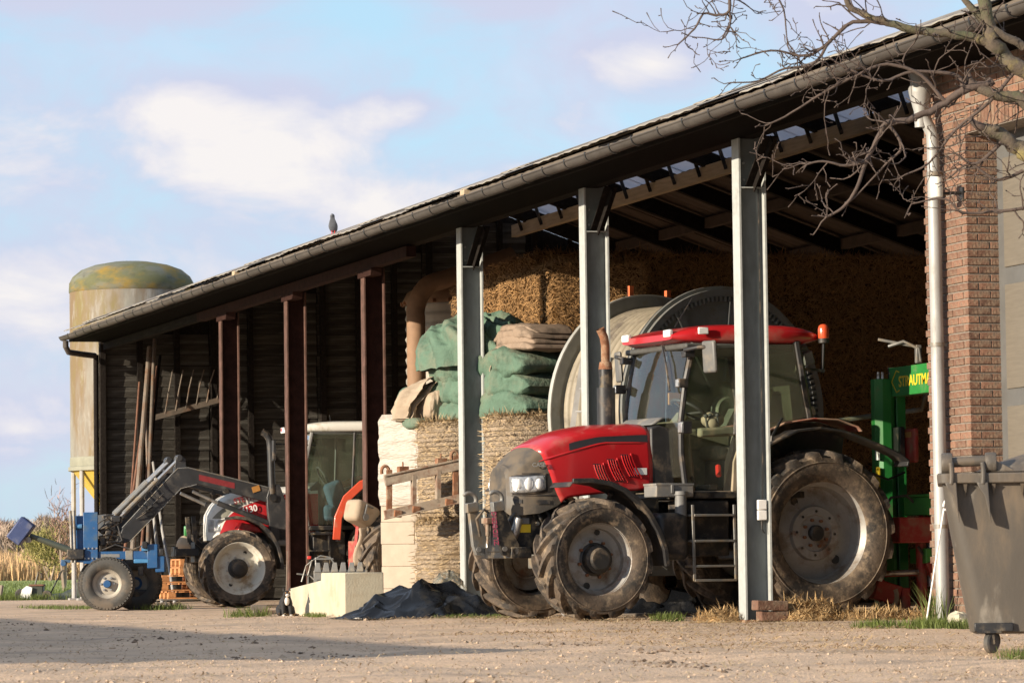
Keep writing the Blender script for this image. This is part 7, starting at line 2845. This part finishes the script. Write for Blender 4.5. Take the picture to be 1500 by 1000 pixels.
g = G()
g.tube([(0.47, -0.45, 0.30), (0.47, -0.45, 0.86)], 0.045, 12)
g.tube([(0.56, -0.64, 0.45), (0.56, -0.74, 0.45)], 0.05, 12)
g.tube([(0.30, -0.5, 0.46), (-0.1, -0.48, 0.45)], 0.03, 8)
part('hitch_ram', g, M['steel'], GM)
g = G()
g.tube([(-0.1, -0.3, 1.05), (0.06, -0.35, 1.28), (0.22, -0.4, 1.30), (0.36, -0.4, 1.18), (0.5, -0.4, 1.1)], 0.016, 7)
g.tube([(0.3, -0.5, 0.74), (0.4, -0.55, 0.58), (0.54, -0.55, 0.62), (0.58, -0.5, 0.75)], 0.018, 7)
g.tube([(-0.15, -0.3, 1.55), (0.05, -0.3, 1.48), (0.25, -0.3, 1.56)], 0.014, 7)
part('hydraulic_hose', g, M['black_plastic'], GM)
g = G()
for k in range(4):
    g.box((0.36 + 0.07*k, -0.48, 1.10 + 0.015*k), (0.04, 0.05, 0.09), (0.2*k, 0.3, 0))
part('red_coupling', g, M['red_knob'], GM, bevel=0.008)
g = G()
g.tube([(-0.05 + 0.10*math.cos(a), -0.46, 0.20 + 0.13*math.sin(a)) for a in np.linspace(-2.6, 0.6, 9)], 0.035, 8)
part('draw_hook', g, M['cab_dust'], GM)
g = G()
g.tube([(-1.0, 0.3, 2.05), (0.05, 0.1, 2.20), (0.55, -0.1, 2.26), (0.62, -0.1, 2.5)], 0.028, 8)
part('grey_rail', g, M['grey_metal'], GM)
# ================================================================== WHEELED BIN
BN = thing('wheeled_bin', 'big dusty grey brown wheeled bin with a domed lid at the right of the yard', 'bin', (-3.664, -14.224, 0), R(-23.5))
BWid, BDep = 1.36, 1.02
def ringb(z, x0, x1, y0, y1, r_=0.07, n=6):
    pts = []
    for (cx, cy, a0) in ((x1 - r_, y0 + r_, -PI/2), (x1 - r_, y1 - r_, 0), (x0 + r_, y1 - r_, PI/2), (x0 + r_, y0 + r_, PI)):
        for k in range(n):
            a = a0 + PI/2*k/(n-1)
            pts.append((cx + r_*math.cos(a), cy + r_*math.sin(a), z))
    return pts
XL = -0.27
rings = []
for t in np.linspace(0, 1, 10):
    z = 0.135 + t*0.93
    ins = 0.155*(1 - t)**1.15
    rings.append(ringb(z, XL + ins*1.0, XL + BWid - ins, 0.02 + ins*0.75, BDep - ins*0.75, 0.08 + 0.06*(1-t)))
rings.insert(0, ringb(0.12, XL + 0.19, XL + BWid - 0.19, 0.02 + 0.16, BDep - 0.15, 0.12))
body_ = part('bin_body', G().loft(rings), M['bin'], BN, smooth=50)
g = G()
g.loft([ringb(1.055, XL - 0.03, XL + BWid + 0.03, -0.03, BDep + 0.03), ringb(1.115, XL - 0.035, XL + BWid + 0.035, -0.035, BDep + 0.035), ringb(1.12, XL - 0.02, XL + BWid + 0.02, -0.02, BDep + 0.02)])
part('rim', g, M['bin'], BN, bevel=0.006, smooth=40)
for k in range(7):
    g = G()
    x = XL + 0.14 + k*0.175
    g.add([(x - 0.012, 0.02, 1.05), (x + 0.012, 0.02, 1.05), (x + 0.012, -0.028, 1.05), (x - 0.012, -0.028, 1.05), (x, 0.022, 0.96)], [(0, 1, 2, 3), (0, 1, 4), (1, 2, 4), (2, 3, 4), (3, 0, 4)])
    part('rib', g, M['bin'], body_, smooth=0)
for x in (XL + 0.05, XL + 0.245):
    g = G()
    g.prism([(x - 0.035, 1.06), (x + 0.035, 1.06), (x + 0.05, 0.80), (x + 0.01, 0.98), (x - 0.02, 1.02)], -0.05, 0.03)
    g.tube([(x + 0.03*math.cos(a)*0.3, -0.04, 1.115 + 0.07*math.sin(a)) for a in np.linspace(-1.4, 1.4, 7)], 0.018, 7)
    part('handle_bracket', g, M['bin'], body_, bevel=0.006)
# lid
A = np.zeros((26, 16, 3))
for i in range(26):
    for j in range(16):
        u_, v_ = i/25, j/15
        x = XL + 0.20 + u_*(BWid - 0.15)
        y = -0.02 + v_*(BDep + 0.03)
        z = 1.125 + 0.21*min(1, (u_*1.9))**0.8*(1 - 0.12*u_) * (1 - abs(2*v_-1)**5)
        A[i, j] = (x, y, z)
g = G().grid(A)
lid_ = part('lid', g, M['bin'], BN, smooth=70)
g = G()
g.tube([(XL + 0.02, 0.02, 1.185), (XL + 0.30, 0.02, 1.195)], 0.032, 12)
for x in (XL + 0.03, XL + 0.30):
    g.lathe([(0, x - 0.035), (0.062, x - 0.035), (0.066, x - 0.02), (0.066, x + 0.02), (0.062, x + 0.035), (0, x + 0.035)], (0, 0.02, 1.18), 'x', 18)
g.add([(XL + 0.28, -0.01, 1.13), (XL + 0.28, -0.01, 1.22), (XL + 0.45, -0.01, 1.13), (XL + 0.28, 0.2, 1.13), (XL + 0.28, 0.2, 1.22), (XL + 0.45, 0.2, 1.13)], [(0, 1, 2), (3, 5, 4), (0, 3, 4, 1), (1, 4, 5, 2), (0, 2, 5, 3)])
part('lid_hinge', g, M['bin'], lid_, bevel=0.004, smooth=40)
for (x, y) in ((0.0, 0.14), (BWid - 0.55, 0.14), (0.02, BDep - 0.16), (BWid - 0.55, BDep - 0.16)):
    g = G()
    g.bx(x - 0.075, x + 0.075, y - 0.07, y + 0.07, 0.128, 0.142)
    g.prism([(x - 0.03, 0.135), (x + 0.03, 0.135), (x + 0.035, 0.06), (x - 0.005, 0.05)], y - 0.035, y - 0.028)
    g.prism([(x - 0.03, 0.135), (x + 0.03, 0.135), (x + 0.035, 0.06), (x - 0.005, 0.05)], y + 0.028, y + 0.035)
    cs = part('caster', g, M['black_metal'], BN, smooth=0)
    g = G()
    g.lathe([(0.0, -0.02), (0.055, -0.022), (0.066, -0.014), (0.066, 0.014), (0.055, 0.022), (0.0, 0.02)], (0, 0, 0), 'y', 22)
    w2 = part('caster_wheel', g, M['rubber_clean'], cs)
    w2.location = (x + 0.012, y, 0.066)
    w2.rotation_euler = (0, 0, R(55))
g = G()
g.bx(XL + 0.18, XL + 0.42, 0.10, 0.2, 0.135, 0.19)
part('axle_bracket', g, M['black_metal'], BN, bevel=0.006)

# ================================================================== TREE AT THE RIGHT
tree = thing('tree', 'leafless knobbly tree reaching in from the right over the gutter', 'tree', (-2.15, -12.99, 0))
TO = Vector((-2.15, -12.99, 0))
LIMBS = [
('L1', [(-2.28, -12.97, 3.34), (-2.46, -12.93, 3.61), (-2.72, -12.87, 3.82), (-2.89, -12.82, 3.97), (-2.95, -12.82, 4.12), (-2.98, -12.82, 4.39)], .066, .04, 1),
('L2', [(-2.92, -12.82, 4.01), (-3.16, -12.75, 4.07), (-3.37, -12.68, 4.1), (-3.59, -12.62, 4.15), (-3.74, -12.58, 4.21), (-3.84, -12.55, 4.27), (-3.86, -12.55, 4.4)], .033, .017, 1),
('L3', [(-2.46, -12.92, 3.43), (-2.72, -12.85, 3.62), (-2.89, -12.8, 3.66), (-3.04, -12.76, 3.74)], .05, .03, 1),
('L4', [(-2.37, -12.93, 3.11), (-2.72, -12.83, 3.29), (-2.83, -12.81, 3.38), (-2.98, -12.76, 3.45)], .062, .042, 1),
('L5', [(-2.92, -12.8, 3.76), (-3.11, -12.74, 3.69), (-3.22, -12.7, 3.62), (-3.41, -12.64, 3.52), (-3.59, -12.58, 3.49), (-3.64, -12.56, 3.4), (-3.72, -12.52, 3.24), (-3.78, -12.5, 3.06), (-3.87, -12.46, 2.93), (-3.97, -12.42, 2.87)], .029, .007, 0),
('L6', [(-3.73, -12.52, 3.23), (-3.85, -12.48, 3.21), (-4.0, -12.44, 3.24), (-4.1, -12.41, 3.22)], .010, .006, 0),
('L7', [(-3.59, -12.62, 4.15), (-3.81, -12.55, 4.16), (-3.96, -12.5, 4.03), (-4.11, -12.45, 3.94), (-4.33, -12.38, 3.98), (-4.52, -12.32, 3.93)], .016, .005, 0),
('L7b', [(-3.96, -12.5, 4.03), (-4.07, -12.46, 3.88), (-4.24, -12.4, 3.86), (-4.41, -12.34, 3.78), (-4.59, -12.29, 3.77)], .011, .004, 0),
('L8', [(-3.86, -12.55, 4.40), (-4.2, -12.45, 4.62), (-4.56, -12.34, 4.46), (-4.6, -12.32, 4.25), (-4.68, -12.29, 4.22), (-4.76, -12.26, 4.23), (-4.82, -12.24, 4.13), (-4.92, -12.2, 4.03)], .014, .005, 0),
('L8b', [(-4.6, -12.32, 4.25), (-4.59, -12.31, 4.16), (-4.64, -12.29, 4.06), (-4.76, -12.26, 4.07)], .008, .004, 0),
('L9', [(-4.2, -12.45, 4.62), (-4.33, -12.41, 4.45), (-4.25, -12.42, 4.25), (-4.23, -12.42, 4.04)], .009, .004, 0),
('L10', [(-2.45, -12.89, 2.93), (-2.72, -12.81, 2.91), (-2.93, -12.74, 2.89), (-3.11, -12.69, 2.89), (-3.22, -12.66, 2.98), (-3.43, -12.59, 2.95)], .013, .005, 0),
('L11', [(-2.72, -12.87, 3.89), (-2.94, -12.79, 3.62), (-3.15, -12.71, 3.44), (-3.32, -12.64, 3.22), (-3.48, -12.59, 3.14)], .014, .005, 0),
('L12', [(-3.11, -12.74, 3.69), (-3.15, -12.73, 3.8), (-3.42, -12.65, 3.83), (-3.63, -12.58, 3.77), (-3.85, -12.52, 3.86), (-3.96, -12.49, 3.93)], .014, .005, 0),
('L13', [(-3.22, -12.7, 3.62), (-3.37, -12.67, 3.8), (-3.59, -12.6, 3.88), (-3.78, -12.54, 3.81), (-4.02, -12.46, 3.68), (-4.24, -12.38, 3.54), (-4.37, -12.34, 3.48)], .014, .005, 0),
('L14', [(-2.72, -12.88, 3.98), (-2.98, -12.81, 4.16), (-3.16, -12.77, 4.39)], .03, .02, 1),
('L15', [(-2.72, -12.83, 3.16), (-2.89, -12.77, 3.1), (-3.06, -12.72, 3.21), (-3.19, -12.68, 3.12)], .013, .005, 0),
('L16', [(-2.83, -12.81, 3.38), (-3.02, -12.74, 3.21), (-3.15, -12.7, 3.28)], .015, .006, 0),
('L17', [(-3.59, -12.58, 3.49), (-3.5, -12.6, 3.33), (-3.59, -12.56, 3.22), (-3.8, -12.48, 2.99)], .012, .005, 0)]
trs = random.Random(77)
TW = G()
def wiggle(pts, r0, r1, sub=4, amp=0.35):
    pts = [Vector(p) for p in pts]
    out, rad = [], []
    n = (len(pts) - 1) * sub
    for i in range(len(pts) - 1):
        for k in range(sub):
            t = k/sub
            p0, p1, p2, p3 = pts[max(i-1, 0)], pts[i], pts[i+1], pts[min(i+2, len(pts)-1)]
            q = 0.5*((2*p1) + (p2-p0)*t + (2*p0-5*p1+4*p2-p3)*t*t + (3*p1-p0-3*p2+p3)*t**3)
            u_ = (i*sub + k)/n
            r_ = lerp(r0, r1, u_)
            out.append(q + Vector((trs.gauss(0, 1), trs.gauss(0, 1), trs.gauss(0, 1)))*r_*amp*0.5)
            rad.append(r_*trs.uniform(0.95, 1.07))
    out.append(pts[-1]); rad.append(r1)
    return out, rad
def twig(p, d, L, r_, depth):
    n = max(3, int(L/0.045))
    pts, rad = [p], [r_]
    q, dd = Vector(p), Vector(d).normalized()
    for i in range(n):
        dd = (dd + Vector((trs.gauss(0, .30), trs.gauss(0, .22), trs.gauss(0.04, .30)))).normalized()
        q = q + dd*(L/n)
        pts.append(Vector(q))
        rad.append(max(0.0021, r_*(1 - 0.65*(i+1)/n)) * trs.uniform(0.85, 1.3))
        if depth > 0 and trs.random() < 0.5:
            sd_ = (dd + Vector((trs.gauss(0, .9), trs.gauss(0, .7), trs.gauss(0.1, .9)))).normalized()
            twig(Vector(q), sd_, L*trs.uniform(0.25, 0.6), rad[-1]*0.75, depth - 1)
        elif trs.random() < 0.35:
            sd_ = (dd + Vector((trs.gauss(0, 1), trs.gauss(0, 1), trs.gauss(0, 1)))).normalized()
            TW.tube([q - TO, q + sd_*trs.uniform(0.012, 0.03) - TO], [rad[-1], 0.0035], 5)
    rad[-1] = max(rad[-1], 0.0042)
    TW.tube([x - TO for x in pts], rad, 5)
g = G()
g.tube([p - TO for p in map(Vector, [(-2.15, -12.99, -0.1), (-2.13, -12.99, 0.5), (-2.16, -12.98, 1.6), (-2.2, -12.98, 2.7), (-2.28, -12.97, 3.34), (-2.36, -12.95, 3.5)])], [0.27, 0.22, 0.19, 0.17, 0.13, 0.10], 16)
g.tube([p - TO for p in map(Vector, [(-2.2, -12.98, 2.7), (-2.0, -12.9, 3.6), (-1.7, -12.9, 4.6)])], [0.15, 0.11, 0.07], 12)
g.tube([p - TO for p in map(Vector, [(-2.17, -12.98, 2.0), (-2.25, -12.95, 2.7), (-2.37, -12.93, 3.11)])], [0.14, 0.10, 0.075], 12)
g.tube([p - TO for p in map(Vector, [(-2.17, -12.98, 2.2), (-2.3, -12.93, 2.8), (-2.45, -12.89, 2.93)])], [0.08, 0.03, 0.013], 8)
g.tube([p - TO for p in map(Vector, [(-2.28, -12.97, 3.1), (-2.40, -12.95, 3.38), (-2.46, -12.92, 3.43)])], [0.1, 0.07, 0.06], 10)
g.tube([p - TO for p in map(Vector, [(-2.37, -12.93, 3.0), (-2.55, -12.88, 3.1), (-2.72, -12.83, 3.16)])], [0.05, 0.02, 0.013], 8)
part('trunk', g, M['bark_moss'], tree, smooth=60)
for nm_, pts, r0, r1, moss in LIMBS:
    pp, rad = wiggle(pts, r0, r1)
    g = G()
    g.tube([p - TO for p in pp], rad, 9)
    for k in range(int(4 + 30*r0)):
        i = trs.randrange(1, len(pp) - 1)
        d = Vector((trs.gauss(0, 1), trs.gauss(0, 1), trs.gauss(0, 1))).normalized()
        g.tube([pp[i] - TO, pp[i] + d*rad[i]*1.35 - TO], [rad[i]*0.8, rad[i]*0.45], 6)
    part('limb', g, M['bark_moss' if moss else 'bark'], tree, smooth=60)
    n_t = int(len(pp)*(0.50 if r0 > 0.02 else 0.60))
    for k in range(n_t):
        i = trs.randrange(1, len(pp))
        tg = (pp[i] - pp[i-1]).normalized()
        d = (tg*0.7 + Vector((trs.gauss(-0.25, .7), trs.gauss(0, .5), trs.gauss(0.05, .8)))).normalized()
        L_ = trs.uniform(0.10, 0.45)
        e_ = pp[i] + d*L_
        if e_.x < -4.2 and e_.z > 3.6 and nm_ not in ('L8', 'L8b'):
            L_ *= 0.5
        twig(pp[i], d, L_, min(0.0062, rad[i]*0.55), 1 if trs.random() < 0.6 else 0)
    tg = (pp[-1] - pp[-3]).normalized()
    for k in range(2):
        twig(pp[-1], tg + Vector((trs.gauss(0, .5), trs.gauss(0, .4), trs.gauss(0, .5))), trs.uniform(0.06, 0.16), max(0.004, r1*0.8), 0)
tw = part('twigs', TW, M['bark'], tree, smooth=80)
tw['kind'] = 'stuff'

# ================================================================== SHED ACROSS THE YARD (out of view; it throws the long shadow)
t_el = math.tan(SUN_EL)/math.cos(SUN_AZ)
SH = thing('shed', 'low wooden shed across the yard whose roof throws the long shadow', 'shed', (-17.0, -1.0, 0))
hR = 3.25
g = G()
YE = -9.6 - 11.2*math.tan(SUN_AZ) - 0.4
g.bx(-4, 0, YE + 0.3, 11.2, 0, hR - 0.25)
part('wall', g, M['shed'], SH, smooth=0)
g = G()
g.prism([(-4.3, hR - 0.6), (0.3, hR - 0.35), (0.3, hR - 0.22), (-4.3, hR - 0.45)], YE, 11.5)
part('roof', g, M['roof_sheet'], SH, smooth=0)

# ================================================================== GROUND BITS
def scatter(n, area, seed, s0, s1, name, m, flat=0.6):
    rs = random.Random(seed)
    v, f = [], []
    for i in range(n):
        x, y = area(rs)
        s_ = rs.uniform(s0, s1) * (1 if rs.random() < 0.85 else 1.8)
        z = float(ground_z(x, y))
        o = len(v)
        q = [(1, 0, 0), (0, 1, 0), (-1, 0, 0), (0, -1, 0), (0, 0, 1), (0, 0, -1)]
        a = rs.uniform(0, PI)
        for (p0, p1, p2) in q:
            k = rs.uniform(0.6, 1.1)*s_
            v.append((x + k*(p0*math.cos(a) - p1*math.sin(a)), y + k*(p0*math.sin(a) + p1*math.cos(a)), z + k*p2*flat + s_*0.12))
        f += [(o, o+1, o+4), (o+1, o+2, o+4), (o+2, o+3, o+4), (o+3, o, o+4), (o+1, o, o+5), (o+2, o+1, o+5), (o+3, o+2, o+5), (o, o+3, o+5)]
    return tag(link(name, raw_mesh(name, v, f, M[m])), kind='stuff')
def yard(rs):
    # points spread over what the lens sees of the yard
    D = 18 + 32*rs.random()**1.3
    px = rs.uniform(-60, 1560)
    p = Vector((-13.2973, -35.6142, 0)) + Vector((vv.x, vv.y, 0)).normalized()*D + rr*((px - 750)/5500*D)
    return p.x, p.y
def yard_out(rs):
    while True:
        x, y = yard(rs)
        if x < -0.2 - 0.2*rs.random():
            return x, y
scatter(6000, yard_out, 3, 0.004, 0.010, 'pebbles', 'pebble', 0.7)
scatter(120, yard_out, 33, 0.012, 0.024, 'larger_stones', 'pebble', 0.6)
def clods(rs):
    c = rs.choice(CL)
    return c[0] + rs.gauss(0, c[2]), c[1] + rs.gauss(0, c[3])
CL = [(-7.6, -11.2, 0.10, 0.5), (-6.9, -10.2, 0.12, 0.7), (-6.9, -4.0, 0.25, 1.4), (-6.3, -5.0, 0.2, 1.1), (-5.6, 1.5, 0.25, 1.2), (-7.4, 1.0, 0.2, 1.0), (-5.9, -14.5, 0.08, 0.3), (-6.2, -16, 0.1, 0.4), (-4.6, -9.0, 0.2, 0.5), (-3.5, -3.5, 0.3, 0.7), (-5.0, -12.0, 0.2, 0.3), (-6.0, 8.0, 0.3, 1.5)]
scatter(480, clods, 9, 0.006, 0.022, 'clods', 'clod', 0.5)
def straw_bits(n, area, seed, L0, L1, name, m='straw', up=0.1, w=0.007):
    rs = random.Random(seed)
    s = G()
    for i in range(n):
        x, y = area(rs)
        z = float(ground_z(x, y)) + 0.006
        a = rs.uniform(0, 2*PI)
        L_ = rs.uniform(L0, L1)
        s.strand((x, y, z + rs.random()*0.012), (L_*math.cos(a), L_*math.sin(a), abs(rs.gauss(0, up))*L_), (0, 0, 1), w*rs.uniform(0.7, 1.3))
    return tag(link(name, raw_mesh(name, s.v, s.f, M[m])), kind='stuff')
straw_bits(6000, yard_out, 13, 0.03, 0.11, 'straw_litter', 'straw_pale')
def near_barn(rs):
    y = rs.uniform(-6, 9)
    return rs.gauss(-1.2, 0.9), y
straw_bits(5200, near_barn, 14, 0.04, 0.13, 'straw_litter', 'straw_pale', 0.15)
straw_bits(2500, lambda rs: (rs.gauss(-3.4, 0.7), rs.uniform(-13, -4)), 16, 0.04, 0.12, 'straw_litter', 'straw', 0.12)
def mound(name, cx, cy, rx, ry, h, n, seed):
    rs = random.Random(seed)
    s = G()
    nn = 24
    U, V_ = np.meshgrid(np.linspace(-1, 1, nn), np.linspace(-1, 1, nn), indexing='ij')
    env = np.clip(1 - U**2 - V_**2, 0, 1)
    Z = h*0.85*env*(0.8 + 0.5*fbm(U*2 + seed, V_*2, 1.0, 3)) - 0.01
    P = np.stack([cx + U*rx, cy + V_*ry, Z], -1)
    s.grid(P)
    for i in range(n):
        a, q = rs.uniform(0, 2*PI), math.sqrt(rs.random())*1.08
        u_, v_ = q*math.cos(a), q*math.sin(a)
        z = h*0.85*max(0, 1 - q*q)*(0.85 + 0.4*float(vnoise(u_*2 + seed, v_*2, 1.0)))
        d = Vector((rs.gauss(0, 1), rs.gauss(0, 1), rs.gauss(0.15, 0.45))).normalized()*rs.uniform(0.05, 0.16)
        s.strand((cx + u_*rx, cy + v_*ry, max(0.005, z + rs.gauss(0.005, 0.012))), d, (0, 0, 1), 0.008)
    return tag(link(name, raw_mesh(name, s.v, s.f, M['straw'])), kind='stuff')
mound('straw_heap', 0.66, -0.15, 0.42, 0.45, 0.23, 2200, 3)
mound('straw_heap', 1.30, -0.3, 0.55, 0.5, 0.09, 1800, 5)
mound('straw_heap', -0.12, 0.2, 0.26, 0.35, 0.13, 900, 6)
mound('straw_heap', 1.9, -1.0, 0.5, 0.6, 0.10, 1300, 8)
# two old bricks at the foot of the nearest post
for k, (x, y, z, sx, lab) in enumerate(((0.235, -0.33, 0.05, 0.30, 'lower old brick at the foot of the nearest grey post'), (0.20, -0.35, 0.155, 0.34, 'upper old brick at the foot of the nearest grey post'))):
    g = G().box((0, 0, 0), (sx, 0.16, 0.10), (0, 0.03*k, 0.06*k))
    o = part('brick', g, M['brick_i'], None, bevel=0.012, smooth=0)
    o.location = (x, y, z)
    tag(o, lab, 'brick', 'bricks at the post')
# grey junction box on the nearest post
jb = thing('socket_box', 'small grey double socket box fixed to the web of the nearest grey post', 'socket box', (0.20, -0.13, 1.06))
for z in (0.0, 0.105):
    g = G().box((0, -0.03, z), (0.095, 0.06, 0.10))
    part('socket', g, M['sticker'], jb, bevel=0.008)
g = G().tube([(0.02, -0.01, 0.15), (0.03, -0.006, 0.6), (0.03, -0.006, 3.3)], 0.008, 6).tube([(0.0, -0.03, -0.05), (0.0, -0.035, -0.14), (0.03, -0.03, -0.18)], 0.008, 6)
part('cable', g, M['black_plastic'], jb)
# grass by the pier, in the right foreground and round the posts
grass(1000, disc(-0.42, -6.0, 0.28, 0.6), 0.10, 0.009, 21)
grass(75, disc(-0.16, -5.35, 0.10, 0.26), 0.36, 0.010, 22, lean=0.25)
grass(420, disc(-0.5, -4.9, 0.25, 0.5), 0.08, 0.009, 23)
grass(3400, disc(-4.25, -17.2, 0.32, 1.0), 0.12, 0.007, 24)
grass(2200, disc(-3.9, -15.9, 0.30, 0.9), 0.08, 0.006, 25)
grass(300, disc(-0.45, 0.9, 0.2, 0.3), 0.09, 0.010, 26)
grass(900, disc(-2.5, 24.5, 0.6, 3.0), 0.06, 0.010, 27)
grass(500, disc(-1.7, 20.4, 0.5, 0.9), 0.11, 0.012, 28)
grass(500, disc(-1.2, 5.1, 0.6, 0.25), 0.05, 0.008, 29)
grass(200, disc(-2.35, 8.2, 0.15, 0.4), 0.06, 0.010, 30)
# stones at the pier
for (x, y, s_, lab) in ((-0.22, -5.95, 0.11, 'pale rough stone lying at the foot of the brick pier'), (2.6, -1.6, 0.15, 'rough lump of rubble behind the rear tractor wheel')):
    g = G()
    P_ = np.zeros((18, 12, 3))
    for i in range(18):
        for j in range(12):
            a, b = 2*PI*i/18, PI*j/11
            q = 1 + 0.25*float(fbm(math.cos(a)*1.7 + x, math.sin(a)*1.7, b*1.3, 3))
            P_[i, j] = (s_*q*math.sin(b)*math.cos(a), s_*1.4*q*math.sin(b)*math.sin(a), s_*0.5 + s_*0.7*q*math.cos(b))
    o = part('stone', g.grid(P_, close_u=True), M['concrete'], None, smooth=40)
    o.location = (x, y, 0)
    tag(o, lab, 'stone')
# plank under the tractor side and board behind the wheel
o = part('plank', G().box((0, 0, 0.02), (0.9, 0.14, 0.04)), M['pole_steel'], None, bevel=0.005)
o.location = (0.4, 3.9, 0); o.rotation_euler = (0, 0, -0.3)
tag(o, 'flat grey plank lying on the yard under the red tractor', 'plank')
# things at the edge of the meadow
mo = thing('hand_mower', 'old hand mower with two tall handles at the edge of the meadow', 'mower', (0.45, 43.9, 0), R(-17))
g = G()
g.bx(-0.10, 0.18, -0.15, 0.15, 0.06, 0.30)
part('mower_body', g, M['olive'], mo, bevel=0.02)
g = G()
g.bx(-0.12, 0.20, -0.17, 0.17, 0.29, 0.33)
part('hood', g, M['pole_rust'], mo, bevel=0.01)
for (a, b, c) in (((-0.06, -0.1, 0.05), (0.08, -0.1, 0.60), (0.14, -0.1, 0.56)), ((0.28, 0.1, 0.08), (0.56, 0.1, 0.62), (0.66, 0.1, 0.60))):
    g = G()
    g.tube([a, b, c], 0.016, 7)
    g.tube([c, (c[0] + 0.01, c[1], c[2] - 0.10)], 0.016, 6)
    part('handle', g, M['black_metal'], mo)
g = G()
g.prism([(-0.30, 0.05), (-0.08, 0.02), (-0.04, 0.26), (-0.16, 0.30), (-0.26, 0.22)], -0.22, -0.20)
part('white_panel', g, M['sticker'], mo)
g = G()
g.lathe([(0.02, -0.16), (0.10, -0.17), (0.12, -0.14), (0.12, -0.10), (0.02, -0.10)], (-0.30, 0, 0.12), 'y', 18)
g.lathe([(0.02, -0.16), (0.09, -0.17), (0.10, -0.14), (0.10, -0.10), (0.02, -0.10)], (0.26, 0, 0.10), 'y', 18)
part('wheel', g, M['rubber_clean'], mo)
cp = thing('dark_cover', 'crumpled dark green cover lying in the grass beside the blue implement', 'cover', (1.2, 43.6, 0), R(-17))
P_ = np.zeros((40, 24, 3))
for i in range(40):
    for j in range(24):
        u_, v_ = i/39, j/23
        hgt = (0.10 + 0.36*np.clip((u_ - 0.35)/0.4, 0, 1)*(1 - np.clip((u_-0.8)/0.2, 0, 1)**2))*math.sin(v_*PI)**0.6
        P_[i, j] = (-0.5 + 0.95*u_ + 0.05*float(ridge(u_*3, v_*3, 1, 3)), -0.25 + 0.5*v_, max(0.0, hgt*(1 + 0.3*float(ridge(u_*4, v_*3, 3, 3)))))
part('sheet', G().grid(P_), M['olive'], cp, smooth=50)
sp_ = part('fence_stake', G().tube([(0, 0, 0), (0.05, 0, 0.32)], 0.045, 8), M['pole_steel'])
sp_.location = (-0.30, 44.0, 0)
tag(sp_, 'short leaning wooden stake in the grass at the left edge', 'stake')
grass(500, disc(0.3, 43.6, 1.2, 0.35, R(-17)), 0.16, 0.014, 71)
# pigeon on the roof
pg = thing('pigeon', 'dark pigeon sitting on the roof above the gutter', 'pigeon', (0.15, 16.9, roof_z(0.15) + 0.075), R(250))
g = G()
rings = []
for (x, z, r_) in ((-0.19, 0.035, 0.012), (-0.12, 0.05, 0.03), (-0.04, 0.07, 0.06), (0.03, 0.10, 0.068), (0.08, 0.15, 0.05), (0.10, 0.20, 0.032), (0.115, 0.235, 0.034), (0.135, 0.25, 0.022), (0.15, 0.248, 0.005)):
    rings.append([(x + r_*0.35*math.sin(a), r_*math.cos(a), z + r_*math.sin(a)) for a in np.linspace(0, 2*PI, 15)[:-1]])
part('body', G().loft(rings), M['pigeon'], pg, smooth=70)
g = G()
for y in (-0.02, 0.02):
    g.tube([(0.0, y, 0.05), (0.01, y, -0.02)], 0.006, 5)
part('leg', g, M['red_knob'], pg)
bpy.context.view_layer.update()
